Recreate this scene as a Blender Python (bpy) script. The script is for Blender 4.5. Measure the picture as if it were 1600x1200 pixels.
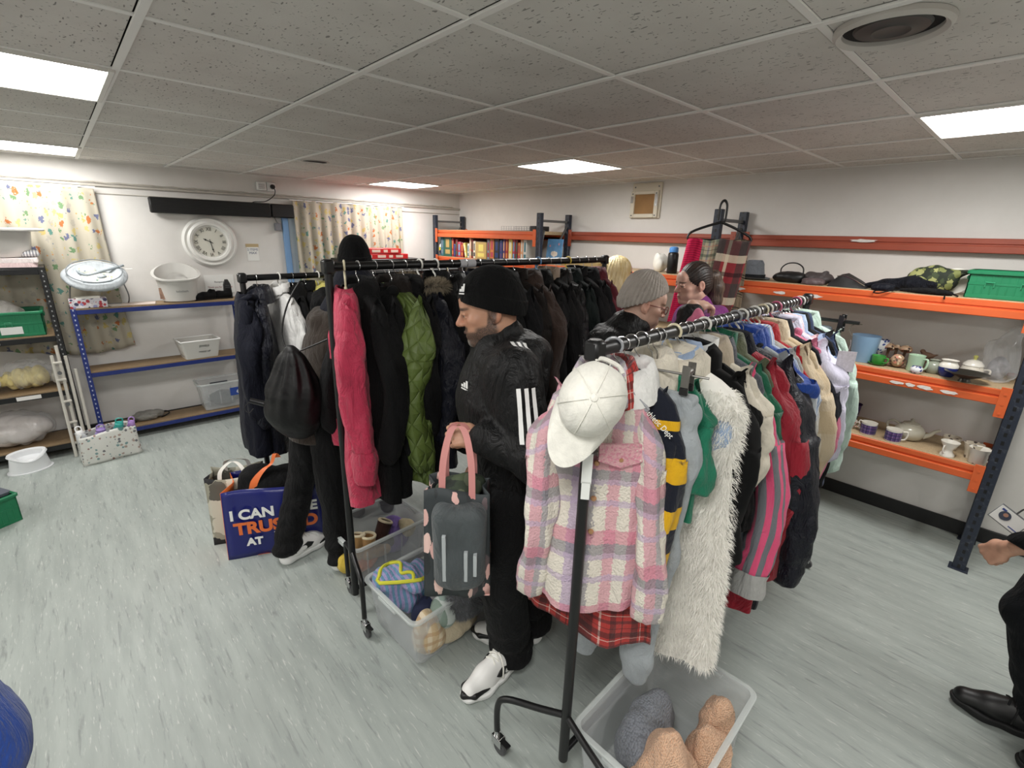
import bpy, math, random
import numpy as np
from mathutils import Vector, Matrix, Euler
# ---------------------------------------------------------------- camera, world, exposure
C = bpy.context.scene.collection
SC = bpy.context.scene
for o in list(bpy.data.objects): bpy.data.objects.remove(o)
PI = math.pi; R = math.radians
cam = bpy.data.cameras.new('camera'); cam_o = bpy.data.objects.new('camera', cam); C.objects.link(cam_o)
cam.sensor_fit = 'HORIZONTAL'; cam.sensor_width = 36.0; cam.lens = 36.0 * 749.6 / 1600.0; cam.clip_start = 0.02
_y, _p, _r = R(42.971), R(17.194), R(1.529)
_fw = Vector((math.sin(_y)*math.cos(_p), math.cos(_y)*math.cos(_p), -math.sin(_p)))
_rt = Vector((math.cos(_y), -math.sin(_y), 0)); _up = _rt.cross(_fw)
_rt, _up = _rt*math.cos(_r) + _up*math.sin(_r), _up*math.cos(_r) - _rt*math.sin(_r)
cam_o.matrix_world = Matrix(((_rt.x, _up.x, -_fw.x, 0), (_rt.y, _up.y, -_fw.y, 0), (_rt.z, _up.z, -_fw.z, 1.85), (0, 0, 0, 1)))
SC.camera = cam_o
w = bpy.data.worlds.new('world'); SC.world = w; w.use_nodes = True
w.node_tree.nodes['Background'].inputs[0].default_value = (0.8, 0.85, 0.9, 1); w.node_tree.nodes['Background'].inputs[1].default_value = 0.25
SC.view_settings.view_transform = 'Standard'; SC.view_settings.look = 'None'; SC.view_settings.gamma = 1.0
SC.view_settings.use_curve_mapping = False
SC.view_settings.exposure = 0.0
LAMP = 27.0            # strength of the ceiling panels

# ---------------------------------------------------------------- helpers
def lin(c):
    f = lambda v: (v/12.92 if v <= .04045 else ((v+.055)/1.055)**2.4)
    return tuple(f(x/255.0) for x in c[:3]) + (1.0,)
def tag(o, label=None, cat=None, group=None, kind=None):
    if label: o['label'] = label
    if cat: o['category'] = cat
    if group: o['group'] = group
    if kind: o['kind'] = kind
    return o
def thing(name, label, cat, loc=(0,0,0), rz=0, group=None):
    o = bpy.data.objects.new(name, None); C.objects.link(o); o.location = loc; o.rotation_euler = (0, 0, rz)
    o.empty_display_size = .05
    return tag(o, label, cat, group)
def mesh_obj(name, v, f, mats, parent=None, uv=None, mi=None, smooth=True, angle=40, loc=None):
    me = bpy.data.meshes.new(name)
    me.from_pydata([tuple(x) for x in v] if not isinstance(v, np.ndarray) else v.tolist(), [], f if not isinstance(f, np.ndarray) else f.tolist())
    if not isinstance(mats, (list, tuple)): mats = [mats]
    for m in mats: me.materials.append(m)
    if mi is not None: me.polygons.foreach_set('material_index', np.asarray(mi, dtype=np.int32))
    if uv is not None:
        l = me.uv_layers.new(name='UVMap'); l.data.foreach_set('uv', np.asarray(uv, dtype=np.float32).ravel())
    me.polygons.foreach_set('use_smooth', np.full(len(me.polygons), smooth))
    me.update()
    if smooth and angle: me.set_sharp_from_angle(angle=R(angle))
    o = bpy.data.objects.new(name, me); C.objects.link(o)
    if parent: o.parent = parent
    if loc is not None: o.location = loc
    return o
class MB:
    """collects boxes, tubes, lathes and lofts into one mesh"""
    def __init__(s): s.v = []; s.f = []; s.mi = []; s.m = 0
    def add(s, v, f, T=None):
        n = len(s.v)
        s.v += [tuple(T @ Vector(x)) if T else tuple(x) for x in v]
        s.f += [tuple(n+i for i in q) for q in f]; s.mi += [s.m]*len(f); return s
    def box(s, lo, hi, b=.003, T=None):
        c = [(l+h)/2 for l, h in zip(lo, hi)]; e = [abs(h-l)/2 for l, h in zip(lo, hi)]
        b = min(b, min(e)*.45); V = []; ix = {}
        for sx in (-1,1):
            for sy in (-1,1):
                for sz in (-1,1):
                    for a in range(3):
                        p = [e[k]-(0 if k == a else b) for k in range(3)]
                        ix[(sx,sy,sz,a)] = len(V); V.append((c[0]+sx*p[0], c[1]+sy*p[1], c[2]+sz*p[2]))
        F = []
        def orient(q, n):
            A, B, D = (Vector(V[i]) for i in q[:3])
            F.append(q if (B-A).cross(D-A).dot(Vector(n)) > 0 else q[::-1])
        for a in range(3):
            u, w_ = [k for k in range(3) if k != a]
            for sg in (-1,1):
                q = []
                for (p1, p2) in ((-1,-1),(1,-1),(1,1),(-1,1)):
                    k = [0,0,0]; k[a] = sg; k[u] = p1; k[w_] = p2; q.append(ix[(k[0],k[1],k[2],a)])
                n = [0,0,0]; n[a] = sg; orient(tuple(q), n)
            for s1 in (-1,1):
                for s2 in (-1,1):
                    k = [0,0,0]; k[u] = s1; k[w_] = s2; q = []
                    for (al, ax) in ((-1,u),(1,u),(1,w_),(-1,w_)):
                        k[a] = al; q.append(ix[(k[0],k[1],k[2],ax)])
                    n = [0,0,0]; n[u] = s1; n[w_] = s2; orient(tuple(q), n)
        for sx in (-1,1):
            for sy in (-1,1):
                for sz in (-1,1): orient(tuple(ix[(sx,sy,sz,a)] for a in range(3)), (sx,sy,sz))
        return s.add(V, F, T)
    def loft(s, rings, cap=True, T=None, closed=True):
        n = len(rings[0]); V = [p for r in rings for p in r]; F = []
        for i in range(len(rings)-1):
            for j in range(n if closed else n-1):
                k = (j+1) % n; F.append((i*n+j, i*n+k, (i+1)*n+k, (i+1)*n+j))
        if cap: F.append(tuple(range(n))[::-1]); F.append(tuple((len(rings)-1)*n+j for j in range(n)))
        return s.add(V, F, T)
    def tube(s, pts, r, seg=10, cap=True, T=None, sub=1, loop=False):
        P = [Vector(p) for p in pts]
        rr = list(r) if isinstance(r, (list, tuple)) else [r]*len(P)
        if sub > 1: P, rr = spline(P, rr, sub)
        rings = []; nrm = None
        for i, p in enumerate(P):
            if loop: t = (P[(i+1) % len(P)]-P[i-1])
            else: t = (P[min(i+1, len(P)-1)]-P[max(i-1, 0)])
            t.normalize()
            if nrm is None: nrm = t.orthogonal().normalized()
            nrm = (nrm - t*nrm.dot(t))
            nrm = nrm.normalized() if nrm.length > 1e-6 else t.orthogonal().normalized()
            bi = t.cross(nrm)
            rings.append([p + (nrm*math.cos(2*PI*j/seg) + bi*math.sin(2*PI*j/seg))*rr[i] for j in range(seg)])
        if loop: rings.append(rings[0])
        return s.loft(rings, cap and not loop, T)
    def lathe(s, prof, seg=24, T=None, cap=True):
        return s.loft([[(r*math.cos(2*PI*j/seg), r*math.sin(2*PI*j/seg), z) for j in range(seg)] for r, z in prof], cap, T)
    def disc(s, c, r, h, seg=20, axis='Z', T=None):
        M = Matrix.Translation(c) @ {'Z': Matrix(), 'X': Matrix.Rotation(PI/2, 4, 'Y'), 'Y': Matrix.Rotation(-PI/2, 4, 'X')}[axis]
        return s.lathe([(r, -h/2), (r, h/2)], seg, (T @ M) if T else M)
    def build(s, name, mats, parent=None, smooth=True, angle=40, loc=None):
        return mesh_obj(name, s.v, s.f, mats, parent, mi=s.mi if s.m or any(s.mi) else None, smooth=smooth, angle=angle, loc=loc)
def spline(P, rr, sub):
    Q = []; q = []
    for i in range(len(P)-1):
        p0, p1, p2, p3 = P[max(i-1,0)], P[i], P[i+1], P[min(i+2,len(P)-1)]
        for k in range(sub):
            t = k/sub
            Q.append(.5*((2*p1)+(p2-p0)*t+(2*p0-5*p1+4*p2-p3)*t*t+(3*p1-p0-3*p2+p3)*t**3)); q.append(rr[i]*(1-t)+rr[i+1]*t)
    Q.append(P[-1]); q.append(rr[-1]); return Q, q
def one(name, mats, fn, label=None, cat=None, parent=None, group=None, loc=None, rz=0, smooth=True, angle=40, kind=None):
    m = MB(); fn(m); o = m.build(name, mats, parent, smooth, angle)
    if loc is not None: o.location = loc
    if rz: o.rotation_euler = (0, 0, rz)
    return tag(o, label, cat, group, kind)
def copy_tree(o, parent=None):
    c = o.copy(); C.objects.link(c)
    if parent: c.parent = parent
    for ch in list(o.children): copy_tree(ch, c)
    return c
def text(s, name, parent, m, size, loc, rot, extrude=.0006, sx=1.0, align='CENTER', bold=0.0):
    cu = bpy.data.curves.new(name, 'FONT'); cu.body = s; cu.size = size; cu.extrude = extrude; cu.align_x = align; cu.align_y = 'CENTER'; cu.offset = bold
    cu.materials.append(m); o = bpy.data.objects.new(name, cu); C.objects.link(o)
    bpy.context.view_layer.update(); me = bpy.data.meshes.new_from_object(o.evaluated_get(bpy.context.evaluated_depsgraph_get()))
    bpy.data.objects.remove(o); bpy.data.curves.remove(cu); me.name = name
    o = bpy.data.objects.new(name, me); C.objects.link(o); o.parent = parent
    o.location = loc; o.rotation_euler = rot; o.scale = (sx, 1, 1); return o

# ---------------------------------------------------------------- materials
_M = {}
def nt(name):
    m = bpy.data.materials.new(name); m.use_nodes = True
    t = m.node_tree; return m, t, t.nodes['Principled BSDF']
def N(t, typ, **kw):
    n = t.nodes.new(typ)
    for k, v in kw.items():
        if k.startswith('i_'): n.inputs[k[2:].replace('_', ' ')].default_value = v
        else: setattr(n, k, v)
    return n
def math_(t, op, a, b=None, c=None):
    n = t.nodes.new('ShaderNodeMath'); n.operation = op
    for i, x in enumerate((a, b, c)):
        if x is None: continue
        if isinstance(x, (int, float)): n.inputs[i].default_value = x
        else: t.links.new(x, n.inputs[i])
    return n.outputs[0]
def mixc(t, f, a, b, typ='MIX'):
    n = t.nodes.new('ShaderNodeMix'); n.data_type = 'RGBA'; n.blend_type = typ
    for i, x in ((0, f), (6, a), (7, b)):
        if isinstance(x, (int, float)): n.inputs[i].default_value = x
        elif isinstance(x, tuple): n.inputs[i].default_value = x
        else: t.links.new(x, n.inputs[i])
    return n.outputs[2]
def coords(t, kind='Object', scale=(1,1,1), rot=(0,0,0)):
    tc = N(t, 'ShaderNodeTexCoord'); mp = N(t, 'ShaderNodeMapping'); mp.inputs['Scale'].default_value = scale; mp.inputs['Rotation'].default_value = rot
    t.links.new(tc.outputs[kind], mp.inputs[0]); return mp.outputs[0]
def noise(t, vec, scale, detail=3, rough=.5, dist=0):
    n = N(t, 'ShaderNodeTexNoise'); n.inputs['Scale'].default_value = scale; n.inputs['Detail'].default_value = detail
    n.inputs['Roughness'].default_value = rough; n.inputs['Distortion'].default_value = dist
    if vec is not None: t.links.new(vec, n.inputs['Vector'])
    return n.outputs['Fac']
def ramp(t, fac, stops, interp='LINEAR'):
    n = N(t, 'ShaderNodeValToRGB'); n.color_ramp.interpolation = interp; e = n.color_ramp.elements
    while len(e) < len(stops): e.new(.5)
    for k, (p, c) in enumerate(stops):
        e[k].position = p; e[k].color = c if isinstance(c, tuple) else (c, c, c, 1)
    t.links.new(fac, n.inputs[0]); return n.outputs[0]
def bump(t, b, h, strength=.3, dist=.01):
    n = N(t, 'ShaderNodeBump'); n.inputs['Strength'].default_value = strength; n.inputs['Distance'].default_value = dist
    t.links.new(h, n.inputs['Height'])
    if b.inputs['Normal'].is_linked: t.links.new(b.inputs['Normal'].links[0].from_socket, n.inputs['Normal'])
    t.links.new(n.outputs[0], b.inputs['Normal'])
def plain(name, col, rough=.5, metal=0, spec=.5, var=.0, vs=8, bs=0, bd=.002, bscale=60):
    k = ('plain', name)
    if k in _M: return _M[k]
    m, t, b = nt(name); c = lin(col); b.inputs['Roughness'].default_value = rough; b.inputs['Metallic'].default_value = metal
    b.inputs['Specular IOR Level'].default_value = spec; b.inputs['Base Color'].default_value = c
    if var or bs:
        v = coords(t)
        if var:
            n = noise(t, v, vs, 4, .6); d = tuple(x*(1-var) for x in c[:3])+(1,); l = tuple(min(1, x*(1+var)) for x in c[:3])+(1,)
            t.links.new(ramp(t, n, [(.3, d), (.7, l)]), b.inputs['Base Color'])
        if bs: bump(t, b, noise(t, v, bscale, 3), bs, bd)
    _M[k] = m; return m
def cloth(name, col, rough=.85, weave=350, wb=.15, wrinkle=.35, ws=9, var=.12, sheen=.15, spec=.3, marl=0):
    k = ('cloth', name)
    if k in _M: return _M[k]
    if max(col) < 48: col = tuple(x*.62 for x in col); sheen = .02; spec *= .7
    m, t, b = nt(name); c = lin(col); b.inputs['Roughness'].default_value = rough; b.inputs['Specular IOR Level'].default_value = spec
    b.inputs['Sheen Weight'].default_value = sheen
    v = coords(t); n = noise(t, v, ws*1.5, 4, .6)
    d = tuple(x*(1-var) for x in c[:3])+(1,); l = tuple(min(1, x*(1+var)) for x in c[:3])+(1,)
    col_ = ramp(t, n, [(.3, d), (.7, l)])
    if marl:
        n2 = noise(t, coords(t, 'Object', (1, 1, .25)), 220, 2)
        col_ = mixc(t, ramp(t, n2, [(.42, 0.0), (.62, float(marl))]), col_, tuple(min(1, x*2.2+.03) for x in c[:3])+(1,))
    t.links.new(col_, b.inputs['Base Color'])
    if wrinkle: bump(t, b, noise(t, coords(t, 'Object', (1, 1, .4)), ws*1.3, 5, .6, 1.2), min(1, wrinkle*1.8), .035)
    if wb: bump(t, b, noise(t, v, weave, 2), wb, .002)
    _M[k] = m; return m
def knit(name, col, hole, scale=95, stretch=(1,1,1), dark=.75, rough=.95):
    """open knit: rows of stitches with small gaps between them"""
    m, t, b = nt(name); v = coords(t, 'Object', stretch); vo = N(t, 'ShaderNodeTexVoronoi'); vo.inputs['Scale'].default_value = scale; vo.inputs['Randomness'].default_value = .55; t.links.new(v, vo.inputs['Vector'])
    g = ramp(t, vo.outputs['Distance'], [(.50, 0.0), (.72, 1.0)]); c = lin(col); nz = noise(t, coords(t), 14, 4, .6)
    base = ramp(t, nz, [(.3, tuple(x*.88 for x in c[:3])+(1,)), (.7, tuple(min(1, x*1.08) for x in c[:3])+(1,))])
    t.links.new(mixc(t, math_(t, 'MULTIPLY', g, dark), base, lin(hole)), b.inputs['Base Color']); b.inputs['Roughness'].default_value = rough; b.inputs['Sheen Weight'].default_value = .2; b.inputs['Specular IOR Level'].default_value = .2
    bump(t, b, math_(t, 'SUBTRACT', 1.0, vo.outputs['Distance']), 1.0, .007); bump(t, b, noise(t, v, 320, 2), .3, .002); return m
def finish_cloth(t, b, wrinkle=.3, ws=9, fuzz=.2, fs=300, fd=.002, rough=.9):
    b.inputs['Roughness'].default_value = rough; b.inputs['Specular IOR Level'].default_value = .25; b.inputs['Sheen Weight'].default_value = .15
    if wrinkle: bump(t, b, noise(t, coords(t, 'Object', (1, 1, .45)), ws*1.3, 5, .6, 1.2), min(1, wrinkle*1.8), .035)
    if fuzz: bump(t, b, noise(t, coords(t), fs, 3), fuzz, fd)
def plaid(name, base, ux, vx, period=(.2,.2), src='UV', mix=.62, fuzz=.3, fs=250, wob=.004, fd=.003, wrinkle=.25):
    """bands on u and v: lists of (start, end, rgb) in fractions of the period"""
    k = ('plaid', name)
    if k in _M: return _M[k]
    m, t, b = nt(name); tc = N(t, 'ShaderNodeTexCoord'); sep = N(t, 'ShaderNodeSeparateXYZ')
    nz = N(t, 'ShaderNodeTexNoise'); nz.inputs['Scale'].default_value = 120; t.links.new(tc.outputs['Object'], nz.inputs[0])
    ad = N(t, 'ShaderNodeVectorMath', operation='MULTIPLY_ADD'); ad.inputs[1].default_value = (wob,)*3
    t.links.new(nz.outputs['Color'], ad.inputs[0]); t.links.new(tc.outputs[src], ad.inputs[2]); t.links.new(ad.outputs[0], sep.inputs[0])
    col = lin(base)
    for ax, bands, per in ((0, ux, period[0]), (1 if src == 'UV' else 2, vx, period[1])):
        f = math_(t, 'FRACT', math_(t, 'DIVIDE', sep.outputs[ax], per))
        for (s, e, c) in bands:
            on = math_(t, 'MULTIPLY', math_(t, 'GREATER_THAN', f, s), math_(t, 'LESS_THAN', f, e))
            col = mixc(t, math_(t, 'MULTIPLY', on, mix), col, lin(c))
    t.links.new(col, b.inputs['Base Color']); finish_cloth(t, b, wrinkle, 8, fuzz, fs, fd)
    _M[k] = m; return m
def glassy(name, col, alpha=.25, rough=.15, ior=1.3):
    """thin clear plastic: part see-through, part glossy"""
    k = ('glassy', name)
    if k in _M: return _M[k]
    m, t, b = nt(name); b.inputs['Base Color'].default_value = lin(col); b.inputs['Roughness'].default_value = rough
    tr = N(t, 'ShaderNodeBsdfTransparent'); mx = N(t, 'ShaderNodeMixShader'); lw = N(t, 'ShaderNodeLayerWeight'); lw.inputs[0].default_value = .3
    f = math_(t, 'ADD', math_(t, 'MULTIPLY', lw.outputs['Facing'], .45), alpha)
    t.links.new(f, mx.inputs[0]); t.links.new(tr.outputs[0], mx.inputs[1]); t.links.new(b.outputs[0], mx.inputs[2])
    t.links.new(mx.outputs[0], t.nodes['Material Output'].inputs[0]); _M[k] = m; return m
def motif(name, base, cols, scale=14, size=.28, src='Object', cscale=(1,1,1), dens=.75, rough=.85, blob=.35):
    """printed cloth: small irregular figures scattered on a ground"""
    m, t, b = nt(name); v = coords(t, src, cscale); nz = N(t, 'ShaderNodeTexNoise'); nz.inputs['Scale'].default_value = scale*2.6; nz.inputs['Detail'].default_value = 3
    t.links.new(v, nz.inputs[0]); ad = N(t, 'ShaderNodeVectorMath', operation='MULTIPLY_ADD'); ad.inputs[1].default_value = (blob/scale*1.6,)*3
    t.links.new(nz.outputs['Color'], ad.inputs[0]); t.links.new(v, ad.inputs[2])
    vo = N(t, 'ShaderNodeTexVoronoi'); vo.inputs['Scale'].default_value = scale; vo.inputs['Randomness'].default_value = .75; t.links.new(ad.outputs[0], vo.inputs['Vector'])
    sp = N(t, 'ShaderNodeSeparateXYZ'); t.links.new(vo.outputs['Color'], sp.inputs[0])
    n = len(cols); st = [(i/n, lin(c)) for i, c in enumerate(cols)]
    c = ramp(t, sp.outputs[0], st, 'CONSTANT')
    on = math_(t, 'MULTIPLY', math_(t, 'LESS_THAN', vo.outputs['Distance'], math_(t, 'MULTIPLY_ADD', sp.outputs[2], size*.5, size*.75)), math_(t, 'LESS_THAN', sp.outputs[1], dens))
    t.links.new(mixc(t, on, lin(base), c), b.inputs['Base Color']); b.inputs['Roughness'].default_value = rough
    return m, t, b
# ---------------------------------------------------------------- room shell
XE, YN, XW, YS, H = 4.15, 5.60, -3.4, -3.2, 2.362
GX, GY = .266, .516                     # ceiling grid lines at GX+.6i, GY+.6j
def wall_mat():
    m, t, b = nt('painted_wall'); v = coords(t)
    c = ramp(t, noise(t, v, 2.2, 5, .65), [(.3, lin((216,213,208))), (.7, lin((226,223,219)))])
    sp = ramp(t, noise(t, v, 70, 2), [(.70, 0.0), (.80, 1.0)])
    mk = math_(t, 'MULTIPLY', sp, ramp(t, noise(t, v, 3.1, 2), [(.55, 0.0), (.7, .5)]))
    t.links.new(mixc(t, mk, c, lin((150,142,132))), b.inputs['Base Color']); b.inputs['Roughness'].default_value = .75
    bump(t, b, noise(t, v, 90, 4), .12, .004); return m
def floor_mat():
    m, t, b = nt('fleck_vinyl'); 
    v = coords(t, 'Object', (9, 1.1, 1)); v2 = coords(t, 'Object', (55, 5, 1)); v3 = coords(t, 'Object', (120, 14, 1))
    big = ramp(t, noise(t, v, 1.5, 4, .6), [(.3, lin((149,156,152))), (.7, lin((169,176,171)))])
    dk = ramp(t, noise(t, v2, 1.0, 4, .62, .6), [(.56, 0.0), (.70, .7)])
    lt = ramp(t, noise(t, v3, 1.0, 3, .6, .4), [(.60, 0.0), (.74, .7)])
    c = mixc(t, dk, big, lin((124,129,127))); c = mixc(t, lt, c, lin((206,208,203)))
    t.links.new(c, b.inputs['Base Color'])
    t.links.new(ramp(t, noise(t, v2, .6, 3), [(.3, .38), (.7, .55)]), b.inputs['Roughness']); b.inputs['Specular IOR Level'].default_value = .4
    bump(t, b, noise(t, v3, 1.2, 3), .05, .003); return m
def tile_mat():
    m, t, b = nt('mineral_tile'); v = coords(t, 'Object', (1, 1, 1))
    base = ramp(t, noise(t, v, 3, 4, .6), [(.3, lin((208,203,197))), (.7, lin((222,218,212)))])
    def dashes(sc, scale, th, hi):
        vv = coords(t, 'Object', sc); vo = N(t, 'ShaderNodeTexVoronoi'); vo.inputs['Scale'].default_value = scale; vo.inputs['Randomness'].default_value = 1
        nz = N(t, 'ShaderNodeTexNoise'); nz.inputs['Scale'].default_value = 30; t.links.new(vv, nz.inputs[0])
        ad = N(t, 'ShaderNodeVectorMath', operation='MULTIPLY_ADD'); ad.inputs[1].default_value = (.03,)*3; t.links.new(nz.outputs['Color'], ad.inputs[0]); t.links.new(vv, ad.inputs[2])
        t.links.new(ad.outputs[0], vo.inputs['Vector'])
        sp = N(t, 'ShaderNodeSeparateXYZ'); t.links.new(vo.outputs['Color'], sp.inputs[0])
        return math_(t, 'MULTIPLY', math_(t, 'LESS_THAN', vo.outputs['Distance'], th), math_(t, 'LESS_THAN', sp.outputs[1], hi))
    d = math_(t, 'MAXIMUM', dashes((1, .34, 1), 84, .21, .5), dashes((.5, 1, 1), 120, .2, .4))
    d = math_(t, 'MAXIMUM', d, dashes((.2, 1, 1), 22, .05, .03))
    t.links.new(mixc(t, math_(t, 'MULTIPLY', d, .62), base, lin((78,74,70))), b.inputs['Base Color']); b.inputs['Roughness'].default_value = .95
    b.inputs['Specular IOR Level'].default_value = .1
    bump(t, b, math_(t, 'SUBTRACT', 1.0, d), .5, .004); bump(t, b, noise(t, v, 160, 3), .25, .003); return m
M_WALL, M_FLOOR, M_TILE = wall_mat(), floor_mat(), tile_mat()
white_paint = plain('white_paint', (222,219,212), .45); grid_white = plain('grid_white', (240,238,234), .5)
black_paint = plain('black_paint', (16,16,17), .38, spec=.5); dark_plastic = plain('black_plastic', (20,20,21), .35)
white_plastic = plain('white_plastic', (236,236,234), .32); chrome = plain('chrome', (200,200,200), .18, 1.0)
grey_metal = plain('grey_metal', (120,121,122), .4, .8)
def st(name, fn, m, **k): return one(name, m, fn, kind='structure', smooth=False, **k)
st('floor', lambda m: m.box((XW,YS,-.05),(XE,YN,0),.001), M_FLOOR)
def tiles(m):
    for i in range(-7, 8):
        for j in range(-8, 10):
            x0, y0 = max(GX+.6*i+.009, XW), max(GY+.6*j+.014, YS); x1, y1 = min(GX+.6*i+.586, XE), min(GY+.6*j+.591, YN)
            if x1-x0 > .02 and y1-y0 > .02: m.box((x0,y0,H),(x1,y1,H+.015),.002)
st('ceiling', tiles, M_TILE)
st('ceiling_1', lambda m: m.box((XW,YS,H+.03),(XE,YN,H+.06),.001), plain('ceiling_void', (40,38,36), .9))
st('wall_north', lambda m: m.box((XW,YN,0),(XE+.1,YN+.1,H),.001), M_WALL)
st('wall_east', lambda m: m.box((XE,YS,0),(XE+.1,YN,H),.001), M_WALL)
st('wall_south', lambda m: m.box((XW,YS-.1,0),(XE,YS,H),.001), M_WALL)
st('wall_west', lambda m: m.box((XW-.1,YS,0),(XW,YN,H),.001), M_WALL)
skirt = plain('dark_skirting', (30,30,31), .5)
st('baseboard_north', lambda m: m.box((XW,YN-.018,0),(XE,YN,.1),.003), skirt)
st('baseboard_east', lambda m: m.box((XE-.018,YS,0),(XE,YN-.018,.1),.003), skirt)
def grid(m):
    x = GX-.6*6
    while x < XE:
        m.box((x-.011,YS,H-.006),(x+.011,YN,H+.001),.001); x += .6
    y = GY-.6*6
    while y < YN:
        if y > YS: m.box((XW,y-.010,H-.004),(XE,y+.010,H+.001),.001)
        y += .6
    m.box((XW,YN-.02,H-.005),(XE,YN,H),.001); m.box((XE-.02,YS,H-.005),(XE,YN-.02,H),.001)
st('trim_1', grid, grid_white)          # the white tee bars between the ceiling tiles
def dado(m):
    m.box((XW,YN-.022,2.158),(XE,YN,2.178),.003); m.box((XW,YN-.010,2.10),(XE,YN,2.106),.001)
    m.tube([(-1.5+.02*i, YN-.03, 2.19+.004*math.sin(i*.9)) for i in range(0, 280, 4)], .006, 6)
st('trim_2', dado, plain('ledge_paint', (188,182,172), .6, var=.12, vs=12))
# windows behind the curtains
def window(name, x0, x1, z0, z1):
    fr = plain('window_blue', (120,160,205), .4); gl, t, b = nt('daylight_pane'); b.inputs['Base Color'].default_value = lin((205,220,235))
    b.inputs['Roughness'].default_value = .1
    o = one(name, fr, lambda m: (m.box((x0,YN-.03,z0),(x0+.06,YN,z1)), m.box((x1-.06,YN-.03,z0),(x1,YN,z1)), m.box((x0+.06,YN-.03,z1-.06),(x1-.06,YN,z1)),
        m.box((x0+.06,YN-.03,z0),(x1-.06,YN,z0+.06)), m.box(((x0+x1)/2-.025,YN-.03,z0+.06),((x0+x1)/2+.025,YN,z1-.06))), kind='structure')
    one('pane', gl, lambda m: m.box((x0+.06,YN-.012,z0+.06),(x1-.06,YN-.006,z1-.06),.001), parent=o)
window('window_1', -1.75, .30, .98, 2.09); window('window_2', 1.82, 3.2, 1.0, 2.08)

# ---------------------------------------------------------------- ceiling lamps and vents
def lamp_mat():
    m = bpy.data.materials.new('lit_diffuser'); m.use_nodes = True; t = m.node_tree; t.nodes.clear()
    e = t.nodes.new('ShaderNodeEmission'); e.inputs[0].default_value = (1, .985, .955, 1); e.inputs[1].default_value = LAMP
    o = t.nodes.new('ShaderNodeOutputMaterial'); t.links.new(e.outputs[0], o.inputs[0]); return m
M_LAMP = lamp_mat()
def panel(i, j, label):
    x, y = GX+.6*i, GY+.6*j
    t = thing('ceiling_light', label, 'ceiling light', (x+.3, y+.3, H), 0, 'square panel lights in the ceiling')
    def fr(m):
        for a in (-1, 1):
            m.box((a*.288-.01,-.298,-.014),(a*.288+.01,.298,-.001),.002); m.box((-.278,a*.288-.01,-.014),(.278,a*.288+.01,-.001),.002)
    one('frame', white_paint, fr, parent=t)
    d = MB(); d.add([(-.279,-.279,-.0065),(-.279,.279,-.0065),(.279,.279,-.0065),(.279,-.279,-.0065)], [(0,1,2,3)])
    d.build('diffuser', M_LAMP, t, smooth=False)
panel(-1, 3, 'lit square ceiling panel, the large one at the top left'); panel(-1, 7, 'lit square ceiling panel above the left curtain')
panel(4, 3, 'lit square ceiling panel in the middle of the ceiling'); panel(4, 7, 'lit square ceiling panel near the far corner by the right curtain')
panel(4, -1, 'lit square ceiling panel at the right edge above the shelves'); panel(-1, -1, 'lit square ceiling panel overhead, behind the view')
panel(4, -5, 'lit square ceiling panel at the back of the room by the shelves'); panel(-1, -5, 'lit square ceiling panel at the back of the room')
panel(-5, 3, 'lit square ceiling panel by the far left wall'); panel(-5, -1, 'lit square ceiling panel at the back left'); panel(-5, 7, 'lit square ceiling panel in the far left corner')
def vent(x, y, r, label, inner):
    dp = 1 if inner else .3
    t = thing('ceiling_vent', label, 'vent', (x, y, H))
    one('ring', plain('vent_ring', (196,190,184), .5), lambda m: m.lathe([(r,-.001),(r,-.012*dp),(r*.93,-.02*dp),(r*.84,-.012*dp),(r*.84,-.001)], 40, cap=False), parent=t)
    one('throat', plain('vent_dark', (12,12,12), .8), lambda m: m.lathe([(r*.84,-.002),(.001,-.002)], 40, cap=False), parent=t)
    if inner: one('valve_disc', plain('vent_disc', (72,70,67), .5), lambda m: m.lathe([(.001,-.012),(r*.3,-.012),(r*.33,-.015),(r*.36,-.012),(r*.62,-.010),(r*.66,-.004)], 40, cap=False), parent=t)
vent(1.6, .395, .122, 'large round air vent with a central disc in the ceiling', True)
vent(1.62, 4.06, .105, 'small dark round air vent far off in the ceiling', False)
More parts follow.
